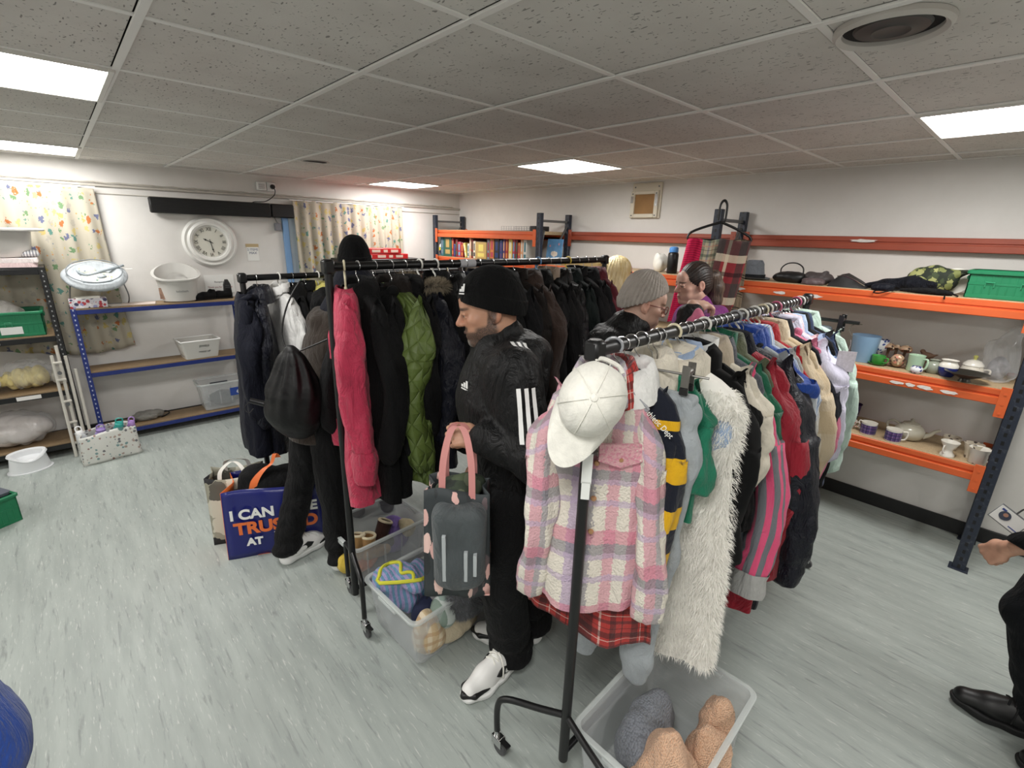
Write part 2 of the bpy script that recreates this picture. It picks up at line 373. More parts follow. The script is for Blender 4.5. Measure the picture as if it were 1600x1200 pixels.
# ---------------------------------------------------------------- shelving
def perforated(name, col, hole, pitch=.05, size=.012):
    m, t, b = nt(name); tc = N(t, 'ShaderNodeTexCoord'); sp = N(t, 'ShaderNodeSeparateXYZ'); t.links.new(tc.outputs['Object'], sp.inputs[0])
    f = math_(t, 'ABSOLUTE', math_(t, 'SUBTRACT', math_(t, 'FRACT', math_(t, 'DIVIDE', sp.outputs[2], pitch)), .5))
    on = math_(t, 'LESS_THAN', f, size/pitch)
    for ax in (0, 1):
        on = math_(t, 'MULTIPLY', on, math_(t, 'LESS_THAN', math_(t, 'ABSOLUTE', sp.outputs[ax]), .0255 if pitch > .045 else .036))
    g = math_(t, 'LESS_THAN', math_(t, 'ABSOLUTE', sp.outputs[0]), .006); g2 = math_(t, 'LESS_THAN', math_(t, 'ABSOLUTE', sp.outputs[1]), .007)
    if pitch < .045:   # thin angle posts: one hole per flange
        g2 = math_(t, 'MULTIPLY', math_(t, 'LESS_THAN', math_(t, 'ABSOLUTE', math_(t, 'SUBTRACT', math_(t, 'ABSOLUTE', sp.outputs[1]), .017)), .004), math_(t, 'GREATER_THAN', math_(t, 'ABSOLUTE', sp.outputs[0]), .0145)); g = math_(t, 'LESS_THAN', math_(t, 'ABSOLUTE', sp.outputs[0]), .004)
        for_all = 1.0
    on = math_(t, 'MULTIPLY', on, math_(t, 'MAXIMUM', g, g2))
    sc = ramp(t, noise(t, coords(t), 40, 4), [(.55, 0.0), (.7, .25)])
    t.links.new(mixc(t, on, mixc(t, sc, lin(col), lin((110,112,118))), lin(hole)), b.inputs['Base Color']); b.inputs['Roughness'].default_value = .45; return m
M_RACK = perforated('rack_navy', (33,40,54), (8,8,9)); M_BLUE = perforated('shelf_blue', (28,46,118), (190,196,214), .04, .007); M_BLACKP = perforated('shelf_black', (17,17,18), (150,150,150), .038, .006)
M_ORANGE = plain('rack_orange', (208,94,46), .42, var=.06, vs=6); M_RUST = plain('rack_rust', (158,74,52), .45, var=.08)
def board_mat(name, a, b_):
    m, t, b = nt(name); v = coords(t); n = noise(t, v, 6, 6, .7); n2 = noise(t, v, 130, 3)
    c = ramp(t, n, [(.3, lin(a)), (.7, lin(b_))]); t.links.new(mixc(t, ramp(t, n2, [(.4, 0.0), (.7, .4)]), c, lin(tuple(x*.72 for x in a))), b.inputs['Base Color'])
    b.inputs['Roughness'].default_value = .6; return m
M_BOARD = board_mat('chipboard', (176,152,118), (196,174,140)); M_BROWNB = board_mat('hardboard', (128,106,78), (152,128,97))
M_LABEL = plain('torn_label', (222,216,210), .7, var=.1, vs=60)
rack = thing('shelving_rack', 'long pallet style racking with orange beams along the right wall', 'shelving', (3.9, 1.75, 0))
def upright(x, y):
    def f(m):
        m.box((-.022,-.03,0),(.022,.03,2.075),.003); m.box((-.04,-.045,0),(.04,.045,.006),.001)
    o = one('upright', M_RACK, f, parent=rack); o.location = (x-3.9, y-1.75, 0)
FX, RX = 3.672, 4.105
UY = (5.47, 3.59, 1.74, -.055)
for y in UY:
    upright(FX, y); upright(RX, y)
    def br(m):
        for z in (2.0, 1.35, .25): m.box((FX+.022-3.9, y-.012-1.75, z-.012),(RX-.022-3.9, y+.012-1.75, z+.012),.002)
        m.tube([(FX+.022-3.9, y-1.75, .3),(RX-.022-3.9, y-1.75, 1.3)], .012, 6); m.tube([(FX+.022-3.9, y-1.75, 1.4),(RX-.022-3.9, y-1.75, 1.95)], .012, 6)
    one('brace', grey_metal, br, parent=rack)
def beam(x, y0, y1, zt, mat, face):
    def f(m):
        a, b_ = y0-1.75, y1-1.75; X = x-3.9; s = face
        m.box((X-.018, a+.006, zt-.085),(X+.018, b_-.006, zt-.042),.004); m.box((X+.002 if s < 0 else X-.018, a+.006, zt-.046),(X+.018 if s < 0 else X-.002, b_-.006, zt-.03),.001)
        m.box((X-.004 if s < 0 else X-.018, a+.006, zt-.034),(X+.018 if s < 0 else X+.004, b_-.006, zt),.004); m.box((X-.014 if s < 0 else X-.018, a+.006, zt-.078),(X+.018 if s < 0 else X+.014, b_-.006, zt-.05),.001)
        for q in (a, b_-.044):   # hooked end plates
            m.box((X+s*.024-.003, q, zt-.15),(X+s*.024+.003, q+.044, zt+.02),.002)
            for k in range(3): m.disc((X+s*.028, q+.022, zt-.13+.055*k), .006, .004, 10, 'X')
    one('beam', mat, f, parent=rack)
for (y0, y1, lv) in ((3.62, 5.44, (1.895, 1.57, 1.11, .65)), (1.77, 3.56, (1.575, 1.11, .645)), (-.025, 1.71, (1.58, 1.113, .652))):
    for z in lv:
        beam(FX, y0, y1, z, M_ORANGE, -1); beam(RX, y0, y1, z, M_ORANGE, 1)
        one('board', M_BOARD, lambda m: m.box((FX+.006-3.9, y0+.002-1.75, z-.03),(RX-.006-3.9, y1-.002-1.75, z+.004),.002), parent=rack)
for (y0, y1) in ((1.77, 3.56), (-.025, 1.71), ): beam(RX, y0, y1, 1.905, M_RUST, -1)
def torn(y, z, wd, seed, x=3.652):     # remains of stickers on the beam faces
    rnd = random.Random(seed); m = MB(); n = 14; V = []
    for k in range(n):
        a = 2*PI*k/n; rr = .6+.4*rnd.random(); V.append((-.0008, math.cos(a)*wd*rr, math.sin(a)*.013*rr))
    V2 = [(x_+.0016, y_, z_) for x_, y_, z_ in V]; m.loft([V, V2]); o = m.build('sticker_remains', M_LABEL, rack, smooth=False); o.location = (x-3.9, y-1.75, z)
for y, z, wd, sd in ((1.50, 1.520, .05, 1), (1.22, 1.518, .045, 2), (1.0, 1.517, .05, 3), (.47, 1.05, .045, 4), (.40, 1.05, .03, 14), (.33, 1.05, .045, 5), (.22, 1.05, .045, 6)): torn(y, z, wd, sd)
torn(.90, 1.877, .09, 8, 4.085)

def shelf_unit(name, label, mp, mb, x0, x1, y0, y1, ztop, levels, lip):
    t = thing(name, label, 'shelving', ((x0+x1)/2, (y0+y1)/2, 0)); cx, cy = (x0+x1)/2, (y0+y1)/2
    for x in (x0, x1):
        for y in (y0, y1):
            sx = 1 if x == x0 else -1; sy = 1 if y == y0 else -1
            def f(m):
                m.box((-.018 if sx > 0 else -.018, -.002 if sy > 0 else -.001, 0),(.018, .001 if sy > 0 else .002, ztop),.0006)
                m.box((-.018 if sx > 0 else .016, 0 if sy > 0 else -.034, 0),(-.016 if sx > 0 else .018, .034 if sy > 0 else 0, ztop),.0006)
            o = one('post', mp, f, parent=t, smooth=False); o.location = (x+sx*.018-cx, y-cy, 0)
    for z in levels:
        def fr(m):
            for y in (y0+.002, y1-.02): m.box((x0+.036-cx, y-cy, z-lip),(x1-.036-cx, y+.018-cy, z-.008),.002)
            for x in (x0+.004, x1-.022): m.box((x-cx, y0+.036-cy, z-lip),(x+.018-cx, y1-.036-cy, z-.008),.002)
        one('rail', mb, fr, parent=t); one('board', M_BROWNB if 'blue' in name or z < 1.5 else dark_plastic, lambda m: m.box((x0+.003-cx, y0+.003-cy, z-.008),(x1-.003-cx, y1-.003-cy, z+.004),.001), parent=t)
    return t
blue_plain = plain('shelf_blue_rail', (27,44,112), .4, var=.1)
shelf_unit('blue_shelf', 'blue metal boltless shelf unit under the wall clock', M_BLUE, blue_plain, 0.0, 1.26, 5.25, 5.515, 1.19, (1.186, .655, .11), .045)
shelf_unit('black_shelf', 'black metal boltless shelf unit at the left edge by the curtain', M_BLACKP, black_paint, -1.35, -.085, 5.16, 5.515, 1.53, (1.525, 1.01, .565, .115), .05)

# ---------------------------------------------------------------- wall fittings
def curtain(name, label, x0, x1, z0, z1, folds, seed, edge=None, flare=0):
    rnd = random.Random(seed); nx, nz = int((x1-x0)*90), 34
    ph = [rnd.uniform(0, 6) for _ in range(4)]; V = []; F = []; UV = []
    for k in range(nz+1):
        q = k/nz; z = z1+(z0-z1)*q
        for i in range(nx+1):
            u = i/nx; x = x0+(x1-x0)*u + (flare*q*q*(u**3) if flare else 0)
            a = .007+.013*min(1, q*3)
            d = a*math.sin(2*PI*folds*u+1.3*math.sin(4*u+ph[0])+.3*math.sin(5*q+ph[1])) + .007*math.sin(2*PI*folds*.37*u+ph[2]+q)
            V.append((x+.3*d*math.cos(folds*u*6), YN-.056-d*.9 - (.006*math.sin(3*q) if flare else 0), z + (edge(u)*q if edge else 0)))
    for k in range(nz):
        for i in range(nx):
            a = k*(nx+1)+i; F.append((a, a+1, a+nx+2, a+nx+1)); UV += [(u/nx*(x1-x0)*1.25, v/nz*(z1-z0)) for u, v in ((i,k),(i+1,k),(i+1,k+1),(i,k+1))]
    o = mesh_obj(name, V, F, M_CURT, None, UV, angle=None); sol = o.modifiers.new('thick', 'SOLIDIFY'); sol.thickness = .003
    return tag(o, label, 'curtain')
def curtain_mat():
    m, t, b = motif('animal_print', (182,175,158), [(176,106,60), (184,166,104), (90,134,124), (100,104,132), (190,174,116), (106,136,98), (168,162,150)], 18, .29, 'UV', (1, .8, 1), .95, .9, .75)
    tl = N(t, 'ShaderNodeBsdfTranslucent'); mx = N(t, 'ShaderNodeMixShader'); mx.inputs[0].default_value = .12
    t.links.new(b.inputs['Base Color'].links[0].from_socket, tl.inputs[0]); t.links.new(b.outputs[0], mx.inputs[1]); t.links.new(tl.outputs[0], mx.inputs[2])
    # small dots between the figures
    c0 = b.inputs['Base Color'].links[0].from_socket; v = coords(t, 'UV'); vo = N(t, 'ShaderNodeTexVoronoi'); vo.inputs['Scale'].default_value = 26; t.links.new(v, vo.inputs['Vector'])
    sp = N(t, 'ShaderNodeSeparateXYZ'); t.links.new(vo.outputs['Color'], sp.inputs[0])
    on = math_(t, 'MULTIPLY', math_(t, 'LESS_THAN', vo.outputs['Distance'], .17), math_(t, 'LESS_THAN', sp.outputs[1], .45))
    t.links.new(mixc(t, on, c0, ramp(t, sp.outputs[0], [(0, lin((190,170,120))), (.35, lin((120,130,140))), (.6, lin((196,146,96))), (.8, lin((110,150,130)))], 'CONSTANT')), b.inputs['Base Color'])
    t.links.new(mx.outputs[0], t.nodes['Material Output'].inputs[0]); return m
M_CURT = curtain_mat()
curtain('curtain', 'cream animal print curtain with orange foxes and palms behind the black shelf', -1.9, .33, .82, 2.135, 15, 3, lambda u: (-.06*math.sin(u*9)+(.1 if u < .3 else 0)), .06)
curtain('curtain', 'cream animal print curtain over the window right of the heater', 1.93, 3.235, .98, 2.15, 12, 7)
def pole(x0, x1, label):
    one('curtain_rail', white_plastic, lambda m: (m.tube([(x0,YN-.06,2.147),(x1,YN-.06,2.147)], .006, 8), [m.box((x-.008,YN-.06,2.14),(x+.008,YN,2.155),.001) for x in (x0+.1,(x0+x1)/2,x1-.1)]), label, 'curtain rail')
pole(-1.95, .34, 'thin white rail carrying the left curtain'); pole(1.9, 3.26, 'thin white rail carrying the right curtain')
t = thing('wall_heater', 'long black infrared heater bar mounted above the clock', 'heater', (1.3, YN-.06, 2.03))
M_HB = plain('heater_black', (12,12,13), .5, bs=.1)
one('body', M_HB, lambda m: m.box((-.61,-.045,-.068),(.40,.03,.068),.01), parent=t)
one('end_unit', M_HB, lambda m: m.box((.406,-.04,-.066),(.63,.03,.066),.01), parent=t)
one('front_grille', plain('heater_face', (8,8,8), .7), lambda m: [m.box((-.60,-.047,-.06+.012*k),(.39,-.044,-.056+.012*k),.0005) for k in range(11)], parent=t)
one('bracket', M_HB, lambda m: (m.box((-.4,.03,-.03),(-.36,.06,.03)), m.box((.4,.03,-.03),(.44,.06,.03))), parent=t)
t = thing('wall_clock', 'round white rimmed wall clock with roman numerals', 'clock', (1.13, YN-.005, 1.715))
RX90 = Matrix.Rotation(PI/2, 4, 'X')
clockp = plain('clock_white', (226,225,220), .4)
one('rim', clockp, lambda m: m.lathe([(.14,.0),(.232,.0),(.235,.012),(.215,.035),(.195,.03),(.175,.045),(.157,.04),(.150,.018),(.14,.018)], 56, RX90, cap=False), parent=t)
one('dial', plain('clock_dial', (214,212,200), .35), lambda m: m.lathe([(.153,.012),(.153,.016)], 48, RX90), parent=t)
ink = plain('clock_ink', (28,27,26), .5)
for k, rn in enumerate(['XII','I','II','III','IIII','V','VI','VII','VIII','IX','X','XI']):
    a = R(30*k); text(rn, 'numeral', t, ink, .046, (.118*math.sin(a), -.0175, .118*math.cos(a)), Euler((PI/2, 0, 0), 'XYZ').to_matrix().to_4x4().to_euler() if False else (Matrix.Rotation(a, 4, 'Y') @ Matrix.Rotation(PI/2, 4, 'X')).to_euler(), .0004, .8)
def hand(a, ln, wd):
    a = R(a); M = Matrix.Rotation(a, 4, 'Y')
    one('hand', ink, lambda m: (m.box((-wd/2,-.021,-.025),(wd/2,-.019,ln),.0004, M), m.lathe([(.001,.019),(wd*1.4,.019),(wd*1.4,.022),(.001,.022)], 10, M @ Matrix.Translation((0,0,ln*.72)) @ RX90)), parent=t)
hand(298, .062, .006); hand(170, .1, .005)
one('hub', ink, lambda m: m.lathe([(.007,.018),(.007,.024)], 12, RX90), parent=t)
t = thing('wall_socket', 'white double socket with black plug above the heater', 'socket', (1.71, YN-.003, 2.262))
one('box', white_plastic, lambda m: m.box((-.10,-.038,-.04),(-.01,0,.04),.006), parent=t); one('speaker_vents', plain('grey_dot',(150,150,150),.5), lambda m: [m.box((-.085,-.0395,-.026+.009*k),(-.025,-.038,-.022+.009*k),.0004) for k in range(6)], parent=t)
one('plate', white_plastic, lambda m: m.box((-.005,-.035,-.043),(.082,0,.043),.006), parent=t)
t = thing('plug', 'black plug with curved cable running to the heater', 'plug', (1.755, YN-.04, 2.262))
one('body', dark_plastic, lambda m: m.lathe([(.02,0),(.024,.008),(.02,.03),(.006,.034)], 20, RX90), parent=t)
one('cord', dark_plastic, lambda m: m.tube([(0,-.03,-.005),(.01,-.045,-.04),(-.01,-.04,-.09),(-.09,-.03,-.145),(-.19,-.02,-.155),(-.215,-.02,-.168)], .0042, 8, sub=6), parent=t)
one('paper_note', plain('paper', (236,236,232), .7), lambda m: m.box((-.055,-.003,-.09),(.055,-.001,.05),.0003), 'small handwritten paper note taped on the wall right of the clock', 'note', loc=(1.505, YN, 1.62))
nt_ = bpy.data.objects['paper_note']
one('tape', plain('tape', (190,170,130), .4), lambda m: m.box((-.062,-.004,.048),(.06,-.0005,.08),.0002), parent=nt_)
penk = plain('pen_blue', (70,80,120), .6)
text('2 ITEMS', 'writing', nt_, penk, .030, (0,-.0035,.022), (PI/2,0,0), .0002); text('MAX', 'writing', nt_, penk, .034, (0,-.0035,-.012), (PI/2,0,0), .0002)
t = thing('door_switch', 'small grey box with a pull rod high on the wall by the curtain', 'switch', (1.77, YN, 1.88))
one('box', plain('grey_box', (120,122,128), .5), lambda m: m.box((-.028,-.04,-.045),(.03,0,.03),.004), parent=t); one('rod', grey_metal, lambda m: m.tube([(0,-.03,.03),(-.035,-.04,.10)], .006, 8), parent=t)
# hatch on the east wall
t = thing('wall_hatch', 'cream framed wall hatch with a brown centre panel high on the right wall', 'hatch', (XE, 2.67, 2.19))
cream = plain('hatch_cream', (216,208,190), .5)
one('back_plate', cream, lambda m: m.box((-.02,-.15,-.155),(0,.16,.155),.004), parent=t)
def hf(m):
    for a, b_ in (((-.045,-.135,-.15),(-.02,-.095,.085)), ((-.045,.115,-.15),(-.02,.155,.085)), ((-.045,-.095,.055),(-.02,.115,.085)), ((-.045,-.095,-.15),(-.02,.115,-.115))): m.box(a, b_, .004)
one('frame', cream, hf, parent=t); one('centre_panel', plain('hatch_brown', (150,112,66), .6, var=.12), lambda m: m.box((-.03,-.095,-.115),(-.02,.115,.055),.001), parent=t)
for y, z in ((-.115,-.13),(-.115,.06),(.135,-.13),(.135,.06),(-.12,.12),(.13,.12)): one('screw', grey_metal, lambda m: m.disc((-.046 if z < .1 else -.021, y, z), .007, .004, 10, 'X'), parent=t)
for y, z, h_ in ((-.118,.0,.05),(.138,.01,.03)): one('clear_bracket', chrome, lambda m: m.box((-.05,y-.014,z-h_),(-.045,y+.014,z+h_),.004), parent=t)
# ---------------------------------------------------------------- soft shapes: signed distance field + surface nets
class SDF:
    def __init__(s, lo, hi, h):
        s.h = h; s.lo = np.array(lo, float); s.n = np.ceil((np.array(hi)-s.lo)/h).astype(int)+1
        s.f = np.full(s.n, 1.0, np.float32); s.ax = [np.float32(s.lo[i])+np.arange(s.n[i], dtype=np.float32)*np.float32(h) for i in range(3)]
    def reg(s, lo, hi, pad):
        a = np.clip(np.floor((np.array(lo)-pad-s.lo)/s.h).astype(int), 0, s.n); b = np.clip(np.ceil((np.array(hi)+pad-s.lo)/s.h).astype(int)+1, 0, s.n)
        if (b <= a).any(): return None, None
        sl = tuple(slice(a[i], b[i]) for i in range(3))
        return sl, np.meshgrid(*[s.ax[i][sl[i]] for i in range(3)], indexing='ij', sparse=True)
    def put(s, sl, d, k, op):
        f = s.f[sl]
        if op == 'u':
            if k > 0:
                hh = np.clip(.5+.5*(f-d)/k, 0, 1); r = f*(1-hh)+d*hh-k*hh*(1-hh)
                far = f > .5; r[far] = d[far] if isinstance(d, np.ndarray) and d.shape == f.shape else r[far]
            else: r = np.minimum(f, d)
        elif op == 's':
            if k > 0:
                hh = np.clip(.5-.5*(f+d)/k, 0, 1); r = f*(1-hh)-d*hh+k*hh*(1-hh)
            else: r = np.maximum(f, -d)
        elif op == 'i': r = np.maximum(f, d)
        s.f[sl] = r
    def cone(s, a, b, ra, rb=None, k=.012, op='u', flat=None):
        rb = ra if rb is None else rb; a = np.array(a, float); b = np.array(b, float); R_ = max(ra, rb)
        sl, g = s.reg(np.minimum(a, b), np.maximum(a, b), R_*1.05+k+3*s.h)
        if sl is None: return s
        x, y, z = (g[i]-np.float32(a[i]) for i in range(3)); d = b-a
        if flat is not None:
            fd, ff = np.array(flat[0], float), flat[1]; fd = fd/np.linalg.norm(fd)
            q = (x*fd[0]+y*fd[1]+z*fd[2])*(ff-1); x = x+q*fd[0]; y = y+q*fd[1]; z = z+q*fd[2]; d = d+fd*(d@fd)*(ff-1)
        L = max(d@d, 1e-9); t = np.clip((x*d[0]+y*d[1]+z*d[2])/L, 0, 1)
        r = np.sqrt((x-t*d[0])**2+(y-t*d[1])**2+(z-t*d[2])**2)-(ra+(rb-ra)*t)
        s.put(sl, r.astype(np.float32), k, op); return s
    def chain(s, pts, rr, k=.012, op='u', flat=None):
        for i in range(len(pts)-1): s.cone(pts[i], pts[i+1], rr[i], rr[i+1], k, op, flat)
        return s
    def ell(s, c, r, k=.012, op='u', rot=None):
        c = np.array(c, float); r = np.array(r, float); m = max(r) if rot is not None else r
        sl, g = s.reg(c-m, c+m, k+3*s.h)
        if sl is None: return s
        p = [g[i]-np.float32(c[i]) for i in range(3)]
        if rot is not None: p = [sum(p[j]*np.float32(rot[j][i]) for j in range(3)) for i in range(3)]
        k0 = np.sqrt(sum((p[i]/r[i])**2 for i in range(3))); k1 = np.sqrt(sum((p[i]/r[i]**2)**2 for i in range(3)))
        s.put(sl, (k0*(k0-1)/np.maximum(k1, 1e-6)).astype(np.float32), k, op); return s
    def box(s, c, e, rad=.02, k=.01, op='u', rot=None):
        c = np.array(c, float); e = np.array(e, float); m = np.linalg.norm(e) if rot is not None else e
        sl, g = s.reg(c-m, c+m, k+3*s.h)
        if sl is None: return s
        p = [g[i]-np.float32(c[i]) for i in range(3)]
        if rot is not None: p = [sum(p[j]*np.float32(rot[j][i]) for j in range(3)) for i in range(3)]
        q = [np.abs(p[i])-(e[i]-rad) for i in range(3)]
        d = np.sqrt(sum(np.maximum(v, 0)**2 for v in q))+np.minimum(np.maximum(np.maximum(q[0], q[1]), q[2]), 0)-rad
        s.put(sl, d.astype(np.float32), k, op); return s
    def wrinkle(s, amp, freq, seed=0, zs=.5, band=.05, quilt=None, qa=.006):
        m = np.nonzero(np.abs(s.f) < band); P = [s.ax[i][m[i]] for i in range(3)]
        v = wav(P[0], P[1], P[2]*zs, freq, seed)*amp
        if quilt: v = v+qa*(np.abs(np.sin(PI*(P[2]+.008*np.sin(P[0]*9))/quilt))**.5-.7)
        s.f[m] -= v.astype(np.float32); return s
    def clip(s, axis, val, keep='>'):
        sh = [1,1,1]; sh[axis] = -1; d = (val-s.ax[axis]) if keep == '>' else (s.ax[axis]-val); s.f = np.maximum(s.f, d.reshape(sh).astype(np.float32)); return s
    def mesh(s):
        f = s.f; f[0] = f[-1] = 1; f[:,0] = f[:,-1] = 1; f[:,:,0] = f[:,:,-1] = 1
        ins = f < 0; n = s.n-1
        cnt = sum(ins[i:i+n[0], j:j+n[1], k:k+n[2]].astype(np.int8) for i in (0,1) for j in (0,1) for k in (0,1))
        cx, cy, cz = np.nonzero((cnt > 0) & (cnt < 8)); idx = np.full(n, -1, np.int32); idx[cx,cy,cz] = np.arange(len(cx))
        acc = np.zeros((len(cx), 3)); ct = np.zeros(len(cx))
        cr = [(i,j,k) for i in (0,1) for j in (0,1) for k in (0,1)]
        val = {c: f[cx+c[0], cy+c[1], cz+c[2]] for c in cr}
        for c in cr:
            for a in range(3):
                if c[a]: continue
                e = list(c); e[a] = 1; va, vb = val[c], val[tuple(e)]; m = (va < 0) != (vb < 0)
                t = np.where(m, va/np.where(va == vb, 1, va-vb), 0)
                q = np.array(c, float)[None].repeat(len(cx), 0); q[:, a] += t
                acc += q*m[:, None]; ct += m
        V = (np.stack([cx, cy, cz], 1)+acc/ct[:, None])*s.h+s.lo; F = []
        for a in range(3):
            b, c = (a+1) % 3, (a+2) % 3; lo = [slice(1, n[i]) for i in range(3)]; lo[a] = slice(0, n[a])
            hi = list(lo); hi[a] = slice(1, n[a]+1); A = ins[tuple(lo)]; B = ins[tuple(hi)]
            e = np.stack(np.nonzero(A != B), 1); off = np.array([1,1,1]); off[a] = 0; e = e+off
            def at(db, dc): q = e.copy(); q[:, b] -= db; q[:, c] -= dc; return idx[q[:,0], q[:,1], q[:,2]]
            q = np.stack([at(1,1), at(0,1), at(0,0), at(1,0)], 1); st_ = ins[tuple(e[:, i] for i in range(3))]
            F.append(np.where(st_[:, None], q, q[:, ::-1]))
        return V, np.concatenate(F)
    def build(s, name, mats, parent=None, smooth=2, loc=None, attr=None):
        V, F = s.mesh()
        if smooth: V = relax(V, F, smooth)
        o = mesh_obj(name, V, F, mats, parent, angle=None, loc=loc)
        if attr:
            for k, fn in attr.items():
                a = o.data.attributes.new(k, 'FLOAT', 'POINT'); a.data.foreach_set('value', np.clip(fn(V), 0, 1).astype(np.float32))
        return o
def relax(V, F, n):
    for _ in range(n):
        acc = np.zeros_like(V); ct = np.zeros(len(V))
        for i in range(4):
            for j in ((i+1) % 4, (i+3) % 4): np.add.at(acc, F[:, i], V[F[:, j]]); np.add.at(ct, F[:, i], 1)
        V = V*.5+acc/ct[:, None]*.5
    return V
def wav(x, y, z, freq, seed=0):
    r = np.random.RandomState(seed); v = 0
    for o in range(3):
        fr = freq*1.8**o; k = r.normal(size=(3, 3))*fr; p = r.uniform(0, 6.28, 3)
        a = np.sin(k[0,0]*x+k[0,1]*y+k[0,2]*z+p[0]); v = v+(1.7*np.abs(np.sin(.5*(k[1,0]*x+k[1,1]*y+k[1,2]*z+p[1]+2.0*a)))-1.08)*.55**o
    return v*.7
def softheap(name, mat, c, r, parent=None, seed=0, amp=.02, freq=14, h=.008, flat=None, extra=(), sm=1, quiltz=None, fine=0):
    """crumpled cloth or a filled bag: a few lumps melted together and creased, resting on z = c[2]"""
    c = np.array(c, float); r = np.array(r, float); rnd = np.random.RandomState(seed)
    S = SDF(c-r*1.5-.05, c+np.array([r[0]*1.5, r[1]*1.5, r[2]*2.6])+.05, h)
    S.ell(c+[0,0,r[2]], r, .02)
    for k in range(5):
        a = rnd.uniform(0, 6.28); q = rnd.uniform(.3, .75)
        S.ell(c+[math.cos(a)*r[0]*q, math.sin(a)*r[1]*q, r[2]*rnd.uniform(.7, 1.25)], r*rnd.uniform(.38, .6), .03)
    for e in extra: S.ell(c+np.array(e[0]), e[1], .03)
    S.wrinkle(amp, freq, seed, .7, .08)
    if fine: S.wrinkle(fine, freq*3.2, seed+5, .8, .04)
    S.clip(2, c[2]+.001)
    return S.build(name, mat, parent, sm)
# ---------------------------------------------------------------- clothes rails
RR = .0185
def clothes_rail(label, p0, p1, z, leg, lz=.30, bar=.14, leg2=None):
    p0, p1 = Vector(p0), Vector(p1); ax = (p1-p0); L = ax.length; rz = math.atan2(ax.y, ax.x)
    t = thing('clothes_rail', label, 'clothes rail', (p0.x, p0.y, 0), rz)
    lv = Matrix.Rotation(-rz, 3, 'Z') @ Vector((leg[0], leg[1], 0))
    one('top_rail', black_paint, lambda m: m.tube([(-.02,0,z),(L+.02,0,z)], RR, 16), parent=t)
    one('lower_bar', black_paint, lambda m: m.tube([(0,0,bar),(L,0,bar)], .012, 10), parent=t)
    for X in (0, L):
        def po(m):
            m.tube([(X,0,bar-.03),(X,0,z+.03)], .0165, 14); m.box((X-.0225,-.0225,z-.028),(X+.0225,.0225,z+.028),.007)
        one('upright', black_paint, po, parent=t)
        for sgn in (1, -1):
            v = lv*sgn if sgn > 0 or leg2 is None or X else Vector((leg2[0], leg2[1], 0)); e = Vector((X,0,0))+v
            def lg(m): m.tube([(X,0,lz+.02),(X+v.x*.35,v.y*.35,lz),(X+v.x*.86,v.y*.86,lz-.025),(e.x,e.y,lz-.075),(e.x,e.y,.085)], .0115, 10, sub=5)
            one('leg', black_paint, lg, parent=t)
            ca = one('caster', chrome, lambda m: (m.tube([(e.x,e.y,.06),(e.x,e.y,.10)], .012, 10), m.box((e.x-.014,e.y-.032,.04),(e.x-.011,e.y+.016,.078),.001), m.box((e.x+.011,e.y-.032,.04),(e.x+.014,e.y+.016,.078),.001), m.box((e.x-.014,e.y-.025,.07),(e.x+.014,e.y+.016,.078),.002)), parent=t)
            one('wheel', plain('wheel_grey', (70,70,72), .5), lambda m: m.lathe([(.012,-.009),(.026,-.009),(.029,-.004),(.029,.004),(.026,.009),(.012,.009)], 18, Matrix.Translation((e.x,e.y-.018,.0295)) @ Matrix.Rotation(PI/2, 4, 'Y')), parent=ca)
            if X == 0: one('brake_pedal', dark_plastic, lambda m: m.box((e.x-.012,e.y-.062,.062),(e.x+.012,e.y-.02,.07),.003), parent=ca)
    return t
A0, A1, AZ = (.985,.745), (2.86,.815), 1.57
B0, B1, BZ = (.80,1.97), (2.72,2.035), 1.71
C0, C1, CZ = (.78,3.19), (2.45,3.32), 1.57
clothes_rail('black clothes rail in front, its near post under the white cap', A0, A1, AZ, (-.10,.235), .29, .14, (-.05,-.235))
clothes_rail('tall black clothes rail in the middle, its left post beside the pink coat', B0, B1, BZ, (-.035,-.165), .34)
clothes_rail('lower black clothes rail at the back left beside the blue shelf', C0, C1, CZ, (-.03,-.2), .3)

